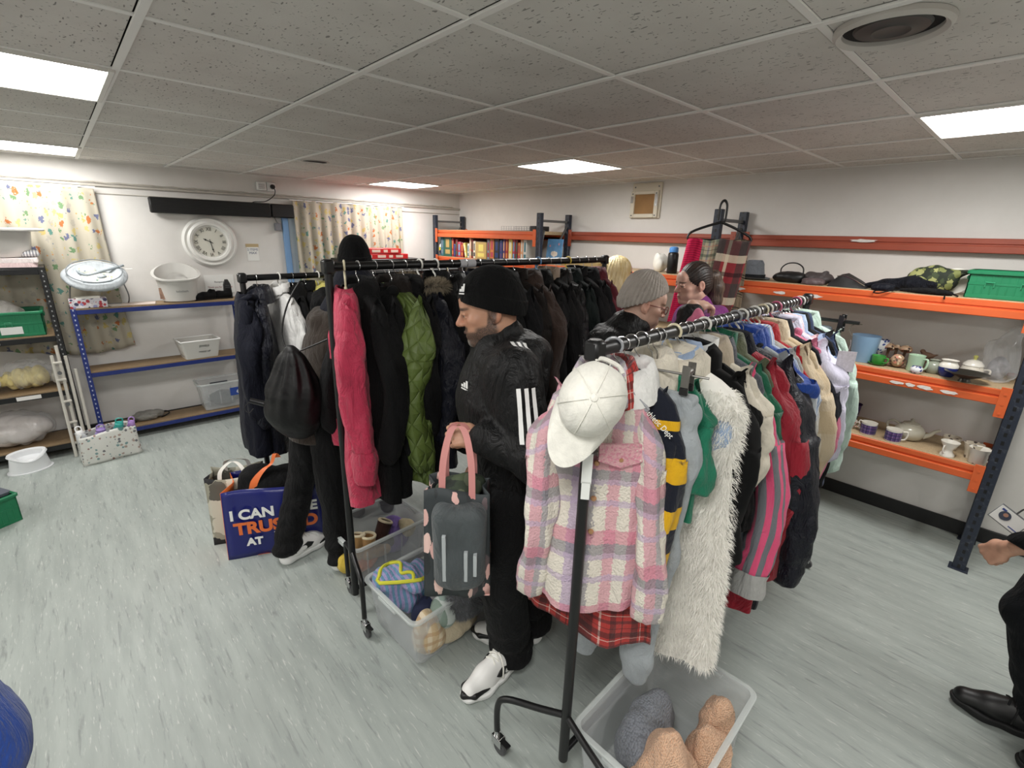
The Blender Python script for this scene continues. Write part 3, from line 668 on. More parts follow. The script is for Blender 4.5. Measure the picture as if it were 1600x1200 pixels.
# ---------------------------------------------------------------- hangers: prototypes copied onto the rails
HANGER = {}
def hook_pts(r, y0=0):
    P = [(-.0, 0, 0)]; P = []
    for k in range(13):
        a = R(-35+k*20.5); P.append((r*math.cos(a), 0, r*math.sin(a)))
    return P
def make_hanger(kind):
    mats = {'black': dark_plastic, 'white': plain('hanger_white', (232,230,222), .35), 'wire': chrome, 'grey': plain('hanger_grey', (150,152,156), .3), 'cream': plain('hanger_cream', (222,212,180), .35), 'pink': plain('hanger_pink', (196,92,128), .4), 'yellow': plain('hanger_yellow', (228,196,70), .4), 'wood': plain('hanger_wood', (204,150,84), .45, var=.15, vs=30), 'blue': plain('hanger_blue', (110,150,190), .35)}
    wirehook = kind in ('black', 'wire', 'wood'); r = RR+.006
    t = thing('coat_hanger', 'x', 'hanger')
    hk = chrome if wirehook else mats[kind]; rad = .0019 if wirehook else .0042
    P = hook_pts(RR+rad+.0008)
    # the hook lies across the rail (local x is along the shoulders, the rail runs along local y)
    a = P[-1]; Q = P[:] ; Q = [(x, 0, z) for x, _, z in P]; Q += [(-.018,0,-.035),(-.002,0,-.052),(0,0,-.085)]
    one('hook', hk, lambda m: m.tube(Q, rad, 8, sub=3), parent=t)
    def bar(m):
        if kind == 'wire': m.tube([(0,0,-.085),(.10,0,-.118),(.20,0,-.165),(.205,0,-.175),(.19,0,-.18),(-.19,0,-.18),(-.205,0,-.175),(-.20,0,-.165),(-.10,0,-.118),(0,0,-.085)], .0022, 6, sub=2)
        elif kind == 'wood': m.tube([(.215,0,-.165),(.1,0,-.105),(0,0,-.085),(-.1,0,-.105),(-.215,0,-.165)], [.008,.011,.013,.011,.008], 8, sub=4)
        else:
            m.tube([(.205,0,-.172),(.1,0,-.118),(0,0,-.088),(-.1,0,-.118),(-.205,0,-.172)], [.005,.006,.007,.006,.005], 8, sub=4); m.tube([(.2,0,-.174),(-.2,0,-.174)], .004, 6)
    one('shoulder_bar', mats[kind] if kind != 'wire' else chrome, bar, parent=t)
    return t
def hang(kind, label, loc, rz, group):
    if kind not in HANGER: HANGER[kind] = make_hanger(kind); o = HANGER[kind]
    else: o = copy_tree(HANGER[kind])
    o.location = loc; o.rotation_euler = (0, 0, rz); o['label'] = label; o['group'] = group; return o

# ---------------------------------------------------------------- garments
def ring(w, t, ns, sq=.85):
    a = np.arange(ns)/ns*2*PI; c, s = np.cos(a), np.sin(a)
    return np.sign(c)*np.abs(c)**sq*w, np.sign(s)*np.abs(s)**sq*t
def garment(name, label, mat, L=.72, W=.215, T=.06, flare=.02, sl=.58, sw=.07, kind='coat', collar='collar', seed=0, cat='coat', mats=None, hem=None, fold=.012, quilt=0, hi=1, cuff=None, front=None, tilt=0, sopen=.05, swing=.02, drop=.0, group=None, bulge=0, sfwd=None):
    """a garment on a hanger; local origin = rail centre, x across the shoulders, front towards -y"""
    rnd = np.random.RandomState(seed*7+11); o = thing(name, label, cat, group=group); stz = min(1, T/.05+.12)
    ns = 56 if hi else 32; nr = 46 if hi else 26
    zs = np.concatenate([[-.075,-.088,-.103,-.122,-.148], -.178-(L-.178+.09)*np.linspace(0, 1, nr-5)**1.0]); zs = zs-drop
    rings = []; ph = rnd.uniform(0, 6.28, 6); n1, n2 = rnd.choice([3,4,5]), rnd.choice([6,7,8])
    for i in range(nr):
        z = zs[i]; v = max(0, (-z-.178-drop)/max(L-.09, .1)); v = min(v, 1)
        if i < 5: w = (.062,.078,.115,.155,.192)[i]*W/.215; t = (.040,.046,.052,.056,.058)[i]*T/.06
        else:
            w = W*(1+.03*math.sin(v*2.6))+flare*v**1.2; t = T*(1+.35*math.sin(min(v,.9)*2.2)+.15*v)+bulge*math.sin(v*PI)
        x, y = ring(w, t, ns, .8); a = np.arange(ns)/ns*2*PI
        A = fold*min(1, v*1.6+.12)
        d = A*(np.sin(n1*a+ph[0]+1.4*np.sin(2.2*v+ph[1])) + .55*np.sin(n2*a+ph[2]+2*v) + .3*np.sin(11*a+ph[3]-3*v))
        zz = np.full(ns, z) - (.012*np.abs(np.cos(a))**2 if i < 5 else 0)
        if i >= 5: zz = zz - np.maximum(0, .028*(1-v*4))*np.abs(x/w)**2 if v < .25 else zz
        if i == nr-1 or i == nr-2: zz = zz+.010*np.sin(2*a+ph[4])
        if hem is not None: zz = zz+hem(a)*v**3
        y = y*(1+d/max(t, .02)*.9); x = x+np.cos(a)*d*.35
        yy = y + swing*v*v*math.sin(ph[5]) + .006*np.sin(9*v+ph[1])
        P = np.stack([x, yy, zz], 1); rings.append(P)
    P = np.array(rings)
    nrm = np.stack([np.cos(np.arange(ns)/ns*2*PI), np.sin(np.arange(ns)/ns*2*PI), np.zeros(ns)], 1)[None]
    cr = (wav(P[...,0], P[...,1]*1.6, P[...,2]*.7, 9, seed)*.008 + wav(P[...,0], P[...,1], P[...,2], 24, seed+3)*.003)*np.clip(1-T/.4, .4, 1)
    if quilt: cr = cr+.011*(np.abs(np.sin(PI*P[...,2]/quilt))**.55-.6)*(P[...,2] < -.15)
    P = P+nrm*cr[..., None]
    def emit(nm, P, mt, closed=True, inner=True):
        nr_, ns_ = P.shape[:2]; V = P.reshape(-1, 3); i, j = np.meshgrid(np.arange(nr_-1), np.arange(ns_ if closed else ns_-1), indexing='ij'); k = (j+1) % ns_
        F = np.stack([i*ns_+j, (i+1)*ns_+j, (i+1)*ns_+k, i*ns_+k], -1).reshape(-1, 4)
        per = np.linalg.norm(np.diff(P[nr_//2], axis=0), axis=1).sum()
        u0 = j/ns_*per; u1 = (j+1)/ns_*per; v0 = P[:, 0, 2]; v0 = np.cumsum(np.concatenate([[0], np.linalg.norm(np.diff(P.mean(1), axis=0), axis=1)]))
        UV = np.stack([np.stack([u0, v0[i]], -1), np.stack([u0, v0[i+1]], -1), np.stack([u1, v0[i+1]], -1), np.stack([u1, v0[i]], -1)], 2).reshape(-1, 2)
        return mesh_obj(nm, V, F, mt, o, UV, angle=None)
    body = emit('body', P, mat)
    o['_P'] = 0; del o['_P']
    if sl:
        for sg in (1, -1):
            ns2 = 28 if hi else 18; nr2 = 30 if hi else 18; sh = Vector((sg*(W-.035), .0, -.19-drop))
            dirx = sopen*(1+.3*rnd.uniform(-1, 1)); fwd = rnd.uniform(-.06, .02) if sfwd is None else sfwd
            S = []; ph2 = rnd.uniform(0, 6.28, 5)
            for i in range(nr2):
                q = i/(nr2-1); z = -q*sl; r = sw*(1-.22*q); 
                cx = sh.x+sg*(dirx*math.sin(min(1, q*1.6)*PI/2)+.012*math.sin(q*7+ph2[0])); cy = fwd*min(1, q*1.8)+.018*math.sin(q*5+ph2[1])
                kk = (.12,.5,.74,.9,1.0)[min(i,4)]; rx, ry = r*.86*kk, r*kk*stz
                if cuff and q > .94: rx *= .82; ry *= .82
                x, y = ring(rx, ry, ns2, .95); a = np.arange(ns2)/ns2*2*PI
                d = .006*np.sin(3*a+ph2[2]+6*q)+.004*np.sin(5*a+ph2[3]-9*q); x = x+np.cos(a)*d; y = y+np.sin(a)*d
                S.append(np.stack([x+cx, y+cy, np.full(ns2, sh.z+z+.03)-.05*(1-q)*np.cos(a)*sg*(q < .25)], 1))
            S = np.array(S); cr = wav(S[...,0]*1.2, S[...,1]*1.2, S[...,2]*1.6, 12, seed+9+sg)*.008
            if quilt: cr = cr+.009*(np.abs(np.sin(PI*(S[...,2]+.02)/quilt))**.55-.6)
            n3 = np.stack([np.cos(a), np.sin(a), 0*a], 1)[None]; S = S+n3*cr[..., None]
            S[-1, :, :2] = S[-1, :, :2]*.5+S[-1, :, :2].mean(0)*.5
            e = emit('sleeve', S, (mats or {}).get('sleeve', mat))
            if cuff:
                K = S[-4:].copy(); K = np.array([K[0]+n3[0]*.004, K[1]+n3[0]*.006, K[3]*1.0, K[3]+[0,0,-.025]]); K[2,:,:2] = S[-4,:,:2]+n3[0][:,:2]*.005; K[3,:,:2] = S[-4,:,:2]; emit('cuff', K, cuff).parent = e
    cm = (mats or {}).get('collar', mat)
    if collar in ('collar', 'stand', 'fur', 'sherpa'):
        hgt = .055 if collar != 'stand' else .065; K = []
        prof = {'collar': ((.0,-.02),(.004,.03),(.018,.045),(.034,.02),(.048,-.035),(.05,-.05)), 'stand': ((0,-.02),(.002,.02),(.003,.055),(.012,.055),(.014,.0)), 'fur': ((0,-.03),(.01,.03),(.03,.05),(.05,.03),(.055,-.02),(.04,-.05)), 'sherpa': ((0,-.02),(.006,.04),(.022,.052),(.04,.03),(.055,-.03),(.056,-.055))}[collar]
        ns3 = 40; a = np.linspace(-PI/2+.35, 1.5*PI-.35, ns3)
        for dr, dz in prof:
            x = np.cos(a)*(.064*W/.215+dr); y = np.sin(a)*(.045+dr*.9); zz = -.088-drop+dz-.03*(np.sin(a) < -.3)*(np.abs(np.sin(a)))-(.0 if dr < .03 else .012*np.abs(np.cos(a)))
            K.append(np.stack([x, y, zz+wav(x, y, zz, 25, seed)*.004], 1))
        emit('collar', np.array(K), cm, closed=False)
    if collar in ('hood', 'furhood'):
        S = SDF((-.17,-.10,-.34-drop), (.17,.22,.02-drop), .008)
        hy = min(1, T/.05)
        S.chain([(-.08,-.04*hy,-.12-drop),(-.10,.03*hy,-.10-drop),(-.06,.06*hy,-.11-drop),(0,.075*hy,-.12-drop),(.06,.06*hy,-.11-drop),(.10,.03*hy,-.10-drop),(.08,-.04*hy,-.12-drop)], [.012,.014,.015,.016,.015,.014,.012], .02)
        S.ell((0,.055*hy,-.20-drop), (.095,.020*hy+.004,.10), .03); S.wrinkle(.012, 12, seed, .8)
        S.build('hood', cm, o, 1)
        if collar == 'furhood': fur_ring(o, seed, drop)
    if front:   # zip or button placket down the front
        j = int(ns*.75); c = P[4:, j-1:j+2].mean(1); V = []; F = []
        for i, p in enumerate(c): V += [(p[0]-.009, p[1]-.006, p[2]), (p[0]+.009, p[1]-.006, p[2])]
        for i in range(len(c)-1): F.append((2*i, 2*i+1, 2*i+3, 2*i+2))
        z = mesh_obj('zip', V, F, front, o, angle=None); sd = z.modifiers.new('s', 'SOLIDIFY'); sd.thickness = .004
    return o, P
def strands(name, mat, pts, nrm, length, wd, parent, seed=0, droop=.6, curl=.25):
    """fur: thin tapering blades standing on a surface"""
    r = np.random.RandomState(seed); n = len(pts); L = length*r.uniform(.6, 1.2, n)
    d = nrm+r.normal(size=(n, 3))*curl; d /= np.linalg.norm(d, axis=1)[:, None]
    s = np.cross(d, r.normal(size=(n, 3))); s /= np.linalg.norm(s, axis=1)[:, None]; g = np.array([0,0,-1.0])
    p1 = pts+d*L[:, None]*.5+g*(L*.18*droop)[:, None]; p2 = pts+d*L[:, None]*.9+g*(L*.6*droop)[:, None]
    b = pts-nrm*.004
    V = np.stack([b-s*wd, b+s*wd, p1+s*wd*.75, p1-s*wd*.75, p2], 1).reshape(-1, 3); k = np.arange(n)*5
    q = np.stack([k, k+1, k+2, k+3], 1).tolist(); t = np.stack([k+3, k+2, k+4], 1).tolist()
    o = mesh_obj(name, V, q+t, mat, parent, angle=None); o['kind'] = 'stuff'; return o
def surf_samples(P, n, seed, zmin=-9, zmax=9):
    r = np.random.RandomState(seed); nr, ns = P.shape[:2]; i = r.randint(0, nr-1, n); j = r.randint(0, ns, n); u = r.rand(n, 1); v = r.rand(n, 1); k = (j+1) % ns
    p = (P[i,j]*(1-u)+P[i,k]*u)*(1-v)+(P[i+1,j]*(1-u)+P[i+1,k]*u)*v
    e1 = P[i,k]-P[i,j]; e2 = P[i+1,j]-P[i,j]; nn = np.cross(e2, e1); nn /= np.linalg.norm(nn, axis=1)[:, None]+1e-9
    out = p-P.mean(1)[i]; out[:, 2] = 0; sg = np.sign((nn*out).sum(1)); nn *= np.where(sg == 0, 1, sg)[:, None]
    return p, nn
def fur_ring(o, seed, drop, n=2600, mat=None):
    r = np.random.RandomState(seed); a = r.uniform(-2.2, 2.2, n)+PI/2; b = r.uniform(0, 2*PI, n)
    c = np.stack([np.cos(a)*.115, np.sin(a)*.085+.01, np.full(n, -.10-drop)+.015*np.cos(a*2)], 1); nn = np.stack([np.cos(a)*np.cos(b), np.sin(a)*np.cos(b), np.sin(b)], 1)
    strands('fur_trim', mat or cloth('fur_tan', (148,136,116), .9, wrinkle=0, wb=0), c+nn*.018, nn, .05, .0011, o, seed, .2, .3)
def place(g, rail, s, rz=0, dz=0):
    p0, p1, z = rail; d = Vector((p1[0]-p0[0], p1[1]-p0[1])); L = d.length; q = s/L
    g.location = (p0[0]+d.x*q, p0[1]+d.y*q, z+dz); g.rotation_euler = (0, 0, R(-90)+math.atan2(d.y, d.x)+R(rz))
    return g
RA, RB, RC = (A0, A1, AZ), (B0, B1, BZ), (C0, C1, CZ)
def hung(rail, s, rz, hanger, hlabel, hgroup, *a, **k):
    g, P = garment(*a, **k); place(g, rail, s, rz); h = hang(hanger, hlabel, g.location, g.rotation_euler[2], hgroup); q = min(1, (k.get('W', .215)-.04)/.205)
    for c in h.children:
        if c.name.startswith('shoulder_bar'): c.scale = (q, 1, 1)
    return g, P
# ---------------------------------------------------------------- front rail
GA, GB, GC = 'hangers on the front rail', 'hangers on the tall middle rail', 'hangers on the back left rail'
pinkplaid = plaid('pink_plaid', (226,219,206), [(.04,.20,(205,128,152)),(.20,.30,(132,126,140)),(.50,.60,(176,150,188)),(.60,.68,(122,120,132)),(.78,.90,(214,140,160))], [(.02,.20,(206,124,146)),(.20,.33,(120,118,130)),(.33,.40,(176,158,184)),(.62,.70,(190,170,196))], (.215,.235), mix=.66, fuzz=.9, fs=140, wob=.016, fd=.006)
tartan = plaid('red_tartan', (176,58,54), [(0,.22,(40,36,38)),(.30,.33,(230,200,190)),(.5,.62,(52,40,42)),(.75,.78,(30,28,30))], [(0,.22,(44,36,38)),(.30,.33,(228,196,186)),(.5,.62,(58,42,44)),(.8,.83,(30,28,30))], (.095,.095), fuzz=.2, wob=.002)
def rugby_mat():
    m, t, b = nt('rugby_stripes'); tc = N(t, 'ShaderNodeTexCoord'); sp = N(t, 'ShaderNodeSeparateXYZ'); t.links.new(tc.outputs['Object'], sp.inputs[0])
    f = math_(t, 'FRACT', math_(t, 'MULTIPLY_ADD', sp.outputs[2], -1/.155, -.02)); on = math_(t, 'LESS_THAN', f, .48)
    yoke = math_(t, 'GREATER_THAN', sp.outputs[2], -.205); on = math_(t, 'MULTIPLY', on, math_(t, 'SUBTRACT', 1.0, yoke))
    t.links.new(mixc(t, on, lin((22,26,38)), lin((212,164,28))), b.inputs['Base Color']); finish_cloth(t, b); return m
def stripe_mat(name, a, b_, n, ax=0, w_=.5, src='UV'):
    m, t, b = nt(name); tc = N(t, 'ShaderNodeTexCoord'); sp = N(t, 'ShaderNodeSeparateXYZ'); t.links.new(tc.outputs[src], sp.inputs[0])
    f = math_(t, 'FRACT', math_(t, 'MULTIPLY', sp.outputs[ax], n)); t.links.new(mixc(t, math_(t, 'LESS_THAN', f, w_), lin(a), lin(b_)), b.inputs['Base Color']); finish_cloth(t, b); return m
M_BLACK = cloth('black_cloth', (15,15,17), .8); M_BLK2 = cloth('black_nylon', (14,14,16), .42, wb=0, wrinkle=.6, ws=14, sheen=0, spec=.5); M_BLK3 = cloth('charcoal', (30,30,33), .9)
M_NAVY = cloth('navy', (17,21,42), .75, sheen=.03); M_NAVYN = cloth('navy_nylon', (15,19,42), .45, wb=0, wrinkle=.6, ws=13, spec=.5); M_BROWN = cloth('dark_brown', (42,33,28), .8); M_TEAL = cloth('teal', (22,112,84), .7)
M_CRIM = cloth('crimson', (150,26,44), .7, wrinkle=.5); M_WHITE = cloth('white_cotton', (226,225,222), .8); M_CREAM = cloth('cream_fleece', (220,212,196), .95, wb=.7, weave=140, marl=0)
M_GREYM = cloth('grey_marl', (158,164,168), .95, marl=.0, wb=.5, weave=200, var=.1); M_DGREY = cloth('dark_marl', (74,77,84), .95, marl=.35, wb=.4); M_BEIGE = cloth('beige_cord', (196,178,150), .85); M_BLUE_ = cloth('royal_blue', (26,66,150), .7)
M_LBLUE = cloth('light_blue', (164,184,214), .8); M_LILAC = cloth('lilac_white', (206,203,222), .8); M_MINT = cloth('mint', (176,198,186), .8); M_DENIM = cloth('denim', (36,52,84), .85, wb=.5); M_RED = cloth('red_knit', (170,26,36), .9, wb=.6, weave=120)
M_OLIVE = cloth('olive', (92,96,74), .85); M_PINK = cloth('pink_fleece', (214,120,150), .95); M_MAROON = cloth('maroon', (84,22,32), .85); M_YEL = cloth('pale_yellow', (226,216,120), .8)
def quilted(name, col):
    m, t, b = nt(name); tc = N(t, 'ShaderNodeTexCoord'); sp = N(t, 'ShaderNodeSeparateXYZ'); t.links.new(tc.outputs['UV'], sp.inputs[0]); c = lin(col)
    h = None
    for s in (1, -1):
        d = math_(t, 'MULTIPLY_ADD', sp.outputs[1], .75*s, sp.outputs[0]); f = math_(t, 'ABSOLUTE', math_(t, 'SUBTRACT', math_(t, 'FRACT', math_(t, 'DIVIDE', d, .075)), .5)); q = math_(t, 'POWER', math_(t, 'SUBTRACT', 1.0, math_(t, 'MULTIPLY', f, 1.98)), .5); h = q if h is None else math_(t, 'MINIMUM', h, q)
    n = noise(t, coords(t), 12, 4, .6); t.links.new(ramp(t, n, [(.3, tuple(x*.85 for x in c[:3])+(1,)), (.7, tuple(x*1.12 for x in c[:3])+(1,))]), b.inputs['Base Color']); b.inputs['Roughness'].default_value = .5
    bump(t, b, h, .9, .012); bump(t, b, noise(t, coords(t), 60, 4, .6), .4, .006); return m
M_GREEN = quilted('green_quilting', (96,114,54)); M_CORAL = cloth('coral_pink', (190,52,82), .6, wb=.1, wrinkle=.7, ws=11); M_TAUPE = cloth('taupe', (150,132,116), .8); M_GKNIT = cloth('grey_knit', (170,168,162), .95, wb=.8, weave=90, marl=.25)
M_FURW = cloth('white_fur', (250,247,240), .95, wb=0, wrinkle=0, var=.05, sheen=.1); M_FURB = cloth('black_fur', (12,12,13), .9, wb=0, wrinkle=0)
rub_white = plain('button_pearl', (196,150,110), .3, .6)
def A(s, rz, hk, *a, **k):
    lab = a[1]; return hung(RA, s, rz, hk, hk+' hanger holding the '+lab, GA, *a, **k)
g, P = A(.085, 32, 'grey', 'plaid_shacket', 'pink and grey plaid fleece shacket at the near rail end', pinkplaid, L=.70, W=.152, T=.04, flare=.02, sl=.68, sw=.060, sfwd=-.045, collar='collar', seed=1, fold=.010, sopen=.055, hem=lambda a: .035*np.cos(2*a)-.02); g.location.y += .035
flapm = pinkplaid
for sg in (-1, 1):     # chest pocket flaps with a stud each
    def fl(m):
        n = 8; top = []; bot = []
        for i in range(n+1):
            u = i/n-.5; top.append((u*.13, -.0, 0)); bot.append((u*.13, -.008, -.05-.022*(1-abs(u)*2)))
        a = [(x, y-.005, z) for x, y, z in top+bot[::-1]]; b = [(x, y+.003, z) for x, y, z in top+bot[::-1]]; m.loft([a, b])
    o = one('pocket_flap', flapm, fl, parent=g); o.location = (sg*.078, -.060, -.265); o.rotation_euler = (R(8), R(0), R(sg*16))
    one('stud', rub_white, lambda m: m.lathe([(.001,.013),(.006,.012),(.008,.006)], 14, RX90 @ Matrix.Translation((0,-.048,0))), parent=o)
for z in (-.33, -.44, -.55): one('button', rub_white, lambda m: m.lathe([(.001,.006),(.007,.005),(.009,0)], 14, Matrix.Translation((.012,-.066-.006*(z < -.4),z)) @ RX90), parent=g)
gt, _ = A(.125, 32, 'black', 'tartan_shirt', 'long red and black tartan shirt behind the pink shacket', tartan, L=.90, W=.145, T=.025, flare=.06, sl=.5, sw=.035, collar='collar', seed=2, fold=.018, hem=lambda a: -.05*np.cos(a)-.02*np.sin(3*a)); gt.location.y += .025
g, P = A(.175, 12, 'black', 'rugby_shirt', 'navy and yellow striped rugby shirt with white collar', rugby_mat(), L=.60, W=.165, T=.028, flare=.0, sl=.58, sw=.06, collar='collar', seed=3, mats={'collar': M_WHITE}, fold=.008, sopen=.02)
tx = text('Athletic Dept', 'lettering', g, plain('flock_white', (235,235,230), .8), .024, (.115,-.048,-.205), (PI/2, R(40), R(6)), .0008, .8)
# joggers on a clip hanger
def trousers(name, label, mat, rail, s, rz, w, top, legs, group=None, spread=.07, T=.03, seed=0, waist=None, cat='trousers'):
    o = thing(name, label, cat, group=group); rnd = np.random.RandomState(seed); h_ = .008
    S = SDF((-w-.12,-.13,-top-legs-.06), (w+.12,.13,-top+.05), h_)
    S.cone((-w*.75,0,-top-.03), (w*.75,0,-top-.03), .045, .045, .02, flat=((0,1,0), 1.5)); S.cone((-w*.62,0,-top-.17),(w*.62,0,-top-.17), .09, .09, .04, flat=((0,1,0), 2.6))
    for sg in (-1, 1):
        S.chain([(sg*w*.55,0,-top-.14),(sg*(w*.55),.01,-top-legs*.5),(sg*w*.5,.0,-top-legs+.07),(sg*w*.5,.0,-top-legs)], [.092,.075,.058,.046], .03, flat=((0,1,0), 2.0))
    S.wrinkle(.006, 16, seed, .6); S.build('legs', mat, o, 1)
    wb = SDF((-w-.1,-.09,-top-.08), (w+.1,.09,-top+.05), .006)
    for k in range(3): wb.cone((-w*.82,0,-top+.012-.022*k), (w*.82,0,-top+.012-.022*k), .016, .016, .008, flat=((0,1,0), .55))
    wb.wrinkle(.002, 30, seed); wb.build('waistband', waist or mat, o, 1); place(o, rail, s, rz)
    return o
wire_grey = plain('wire_grey', (128,126,122), .35, .9)
def clip_hanger(label, rail, s, rz, w, metal=True, group=GA, top=.12):
    t = thing('clip_hanger', label, 'hanger', group=group); P_ = [(x, 0, z) for x, _, z in hook_pts(RR+.0035)]+[(-.018,0,-.035),(0,0,-.055),(0,0,-.08)]
    one('hook', chrome, lambda m: m.tube(P_, .0022, 8, sub=3), parent=t); one('bar', wire_grey if metal else dark_plastic, lambda m: m.tube([(-w,0,-.082),(w,0,-.082)], .0035 if metal else .009, 8), parent=t)
    for sg in (-1, 1):
        c = one('clip', wire_grey if metal else dark_plastic, lambda m: (m.box((sg*w*.72-.011,-.03,-.115),(sg*w*.72+.011,-.026,-.05),.002, None), m.box((sg*w*.72-.011,.026,-.115),(sg*w*.72+.011,.03,-.05),.002), m.disc((sg*w*.72,-.0,-.075), .010, .05, 12, 'Y')), parent=t)
        [one('rubber_tip', dark_plastic, lambda m: m.box((sg*w*.72-.012,y_-.006,-.135),(sg*w*.72+.012,y_+.006,-.112),.003), parent=c) for y_ in (-.028,.028)]
    place(t, rail, s, rz); return t
trousers('joggers', 'light grey jogging bottoms clipped by the waistband behind the rugby shirt', M_GREYM, RA, .232, 10, .20, .165, 1.02, seed=4)
clip_hanger('metal clip hanger gripping the light grey jogging bottoms', RA, .232, 10, .20)
A(.305, 0, 'wire', 'hooded_jacket', 'dark grey jacket with pale fleece hood lining beside the joggers', M_BLK3, L=.28, W=.11, T=.026, collar='sherpa', seed=5, mats={'collar': M_CREAM}, sl=.25)
A(.335, 4, 'black', 'jersey', 'teal green jersey showing between joggers and white fur coat', M_TEAL, L=.48, W=.165, T=.028, collar='none', seed=6, sl=.30, sw=.07)
g, P = A(.425, 4, 'cream', 'fur_coat', 'long white faux fur coat', M_FURW, L=1.08, W=.245, T=.05, flare=.03, sl=0, collar='fur', seed=7, fold=.008, mats={'collar': M_CREAM})
p, n = surf_samples(P[4:], 42000, 3); strands('fur_pile', M_FURW, p, n, .030, .0013, g, 3, .75, .38)
A(.49, 0, 'black', 'shirt', 'pale blue denim shirt just behind the white fur coat', M_LBLUE, L=.55, W=.15, T=.022, seed=8, sl=.3)
g, P = A(.53, 0, 'black', 'fur_coat', 'long black faux fur coat behind the white fur coat', M_FURB, L=.98, W=.225, T=.035, flare=.02, sl=.62, sw=.07, collar='fur', seed=9)
p, n = surf_samples(P[6:], 12000, 4); strands('fur_pile', M_FURB, p, n, .026, .0012, g, 4, .7, .4)
A(.60, 0, 'wire', 'track_jacket', 'black track jacket with white piping on the front rail', M_BLACK, L=.66, W=.21, T=.025, seed=10, collar='stand', mats={'collar': M_WHITE}, sl=.55)
A(.645, 0, 'white', 'cardigan', 'speckled cream boucle cardigan in the middle of the front rail', cloth('boucle', (214,206,190), .95, wb=1.0, weave=70, marl=-.0, var=.18), L=.58, W=.22, T=.03, seed=11, sl=.36, sw=.085, collar='sherpa', mats={'collar': cloth('fawn_suede', (186,172,152), .9)})
tri = stripe_mat('pink_tri_stripe', (116,118,124), (222,86,126), 22, 0, .5)
A(.70, 0, 'black', 'hoodie', 'dark grey hoodie with three pink sleeve stripes and pale cuffs', M_DGREY, L=.84, W=.215, T=.03, sl=.80, sw=.078, sopen=.09, seed=12, cuff=cloth('pale_marl', (176,176,174), .95), mats={'sleeve': tri}, collar='collar')
A(.75, 0, 'black', 'anorak', 'bottle green anorak between the striped hoodie and the crimson coat', cloth('bottle_green', (20,92,66), .7), L=.7, W=.225, T=.028, seed=13, sl=.42, collar='stand')
A(.795, 0, 'wire', 'parka', 'olive parka mostly hidden beside the crimson coat', M_OLIVE, L=.88, W=.22, T=.028, seed=14, sl=.7, sopen=.06)
A(.85, 0, 'black', 'raincoat', 'long crimson coat with a navy collar', M_CRIM, L=1.07, W=.25, T=.035, flare=.03, sl=.84, sw=.085, sopen=.11, seed=15, collar='collar', mats={'collar': M_NAVY})
A(.92, 0, 'grey', 'puffer_coat', 'long black quilted puffer coat beside the crimson coat', M_NAVYN, L=1.10, W=.255, T=.04, flare=.03, sl=.86, sw=.085, sopen=.115, seed=16, quilt=.11, collar='hood')
A(.985, 0, 'white', 'sweatshirt', 'royal blue and grey sweatshirt by the puffer coat', M_GREYM, L=.58, W=.225, T=.028, sl=.38, sw=.09, seed=17, mats={'collar': M_BLUE_}, collar='collar')
A(1.03, 0, 'wire', 'polo_shirt', 'royal blue polo shirt on the front rail', M_BLUE_, L=.42, W=.225, T=.028, sl=.2, sw=.085, seed=18)
A(1.075, 0, 'black', 'blouse', 'pale blue striped blouse on the front rail', stripe_mat('blue_stripe', (220,224,232), (136,160,200), 38), L=.5, W=.23, T=.028, sl=.32, sw=.085, seed=19)
A(1.12, 0, 'white', 'jumper', 'grey ribbed knit jumper on the front rail', M_GKNIT, L=.68, W=.225, T=.03, sl=.48, sw=.08, seed=20, collar='none')
A(1.165, 0, 'black', 'jumper', 'bright red knit jumper on the front rail', M_RED, L=.46, W=.215, T=.028, sl=.3, seed=21)
A(1.215, 0, 'cream', 'cord_jacket', 'beige corduroy jacket with a large stand up collar', M_BEIGE, L=.74, W=.23, T=.035, sl=.5, sw=.085, seed=22, collar='sherpa')
A(1.27, 0, 'white', 'fleece_shirt', 'cream and beige checked fleece shirt with rolled cuff', plaid('beige_check', (224,214,196), [(0,.4,(196,174,140))], [(0,.45,(198,176,142))], (.2,.22), mix=.7, fuzz=.8, fs=140), L=.62, W=.235, T=.04, sl=.55, sw=.095, sopen=.085, seed=23)
A(1.33, 0, 'black', 'sweatshirt', 'navy sweatshirt beneath the checked fleece shirt', M_NAVY, L=.72, W=.235, T=.03, sl=.58, sw=.09, sopen=.06, seed=24)
A(1.385, 0, 'pink', 'hoodie', 'dusty pink hoodie toward the far end of the front rail', M_PINK, L=.74, W=.235, T=.03, sl=.62, sw=.09, sopen=.07, seed=25, collar='hood')
A(1.44, 0, 'black', 'shirt', 'lilac white shirt with short sleeves near the mint coat', M_LILAC, L=.62, W=.25, T=.035, sl=.5, sw=.10, sopen=.08, seed=26)
A(1.50, 0, 'wire', 'blouse', 'pale pink blouse showing only its shoulder near the far rail end', cloth('pale_pink', (232,196,200), .8), L=.4, W=.21, T=.025, sl=.2, seed=27)
A(1.545, 0, 'black', 'shirt', 'light blue cotton shirt near the far rail end', M_LBLUE, L=.42, W=.22, T=.025, sl=.2, seed=28)
A(1.59, 0, 'black', 'long_coat', 'long black coat near the far end of the front rail', M_BLACK, L=1.10, W=.225, T=.03, sl=.74, sopen=.06, seed=29)
A(1.635, 0, 'wire', 'jeans_jacket', 'dark blue denim coat below the black coat', M_DENIM, L=1.16, W=.23, T=.025, sl=.74, sopen=.04, seed=30)
A(1.68, 0, 'pink', 'dress', 'dark grey dress beside the mint coat', M_BLK3, L=.80, W=.23, T=.028, sl=.3, seed=31, collar='none')
A(1.74, 0, 'white', 'mint_coat', 'long mint green coat at the far end of the front rail', M_MINT, L=.82, W=.25, T=.035, sl=.70, sw=.085, seed=32, fold=.008)
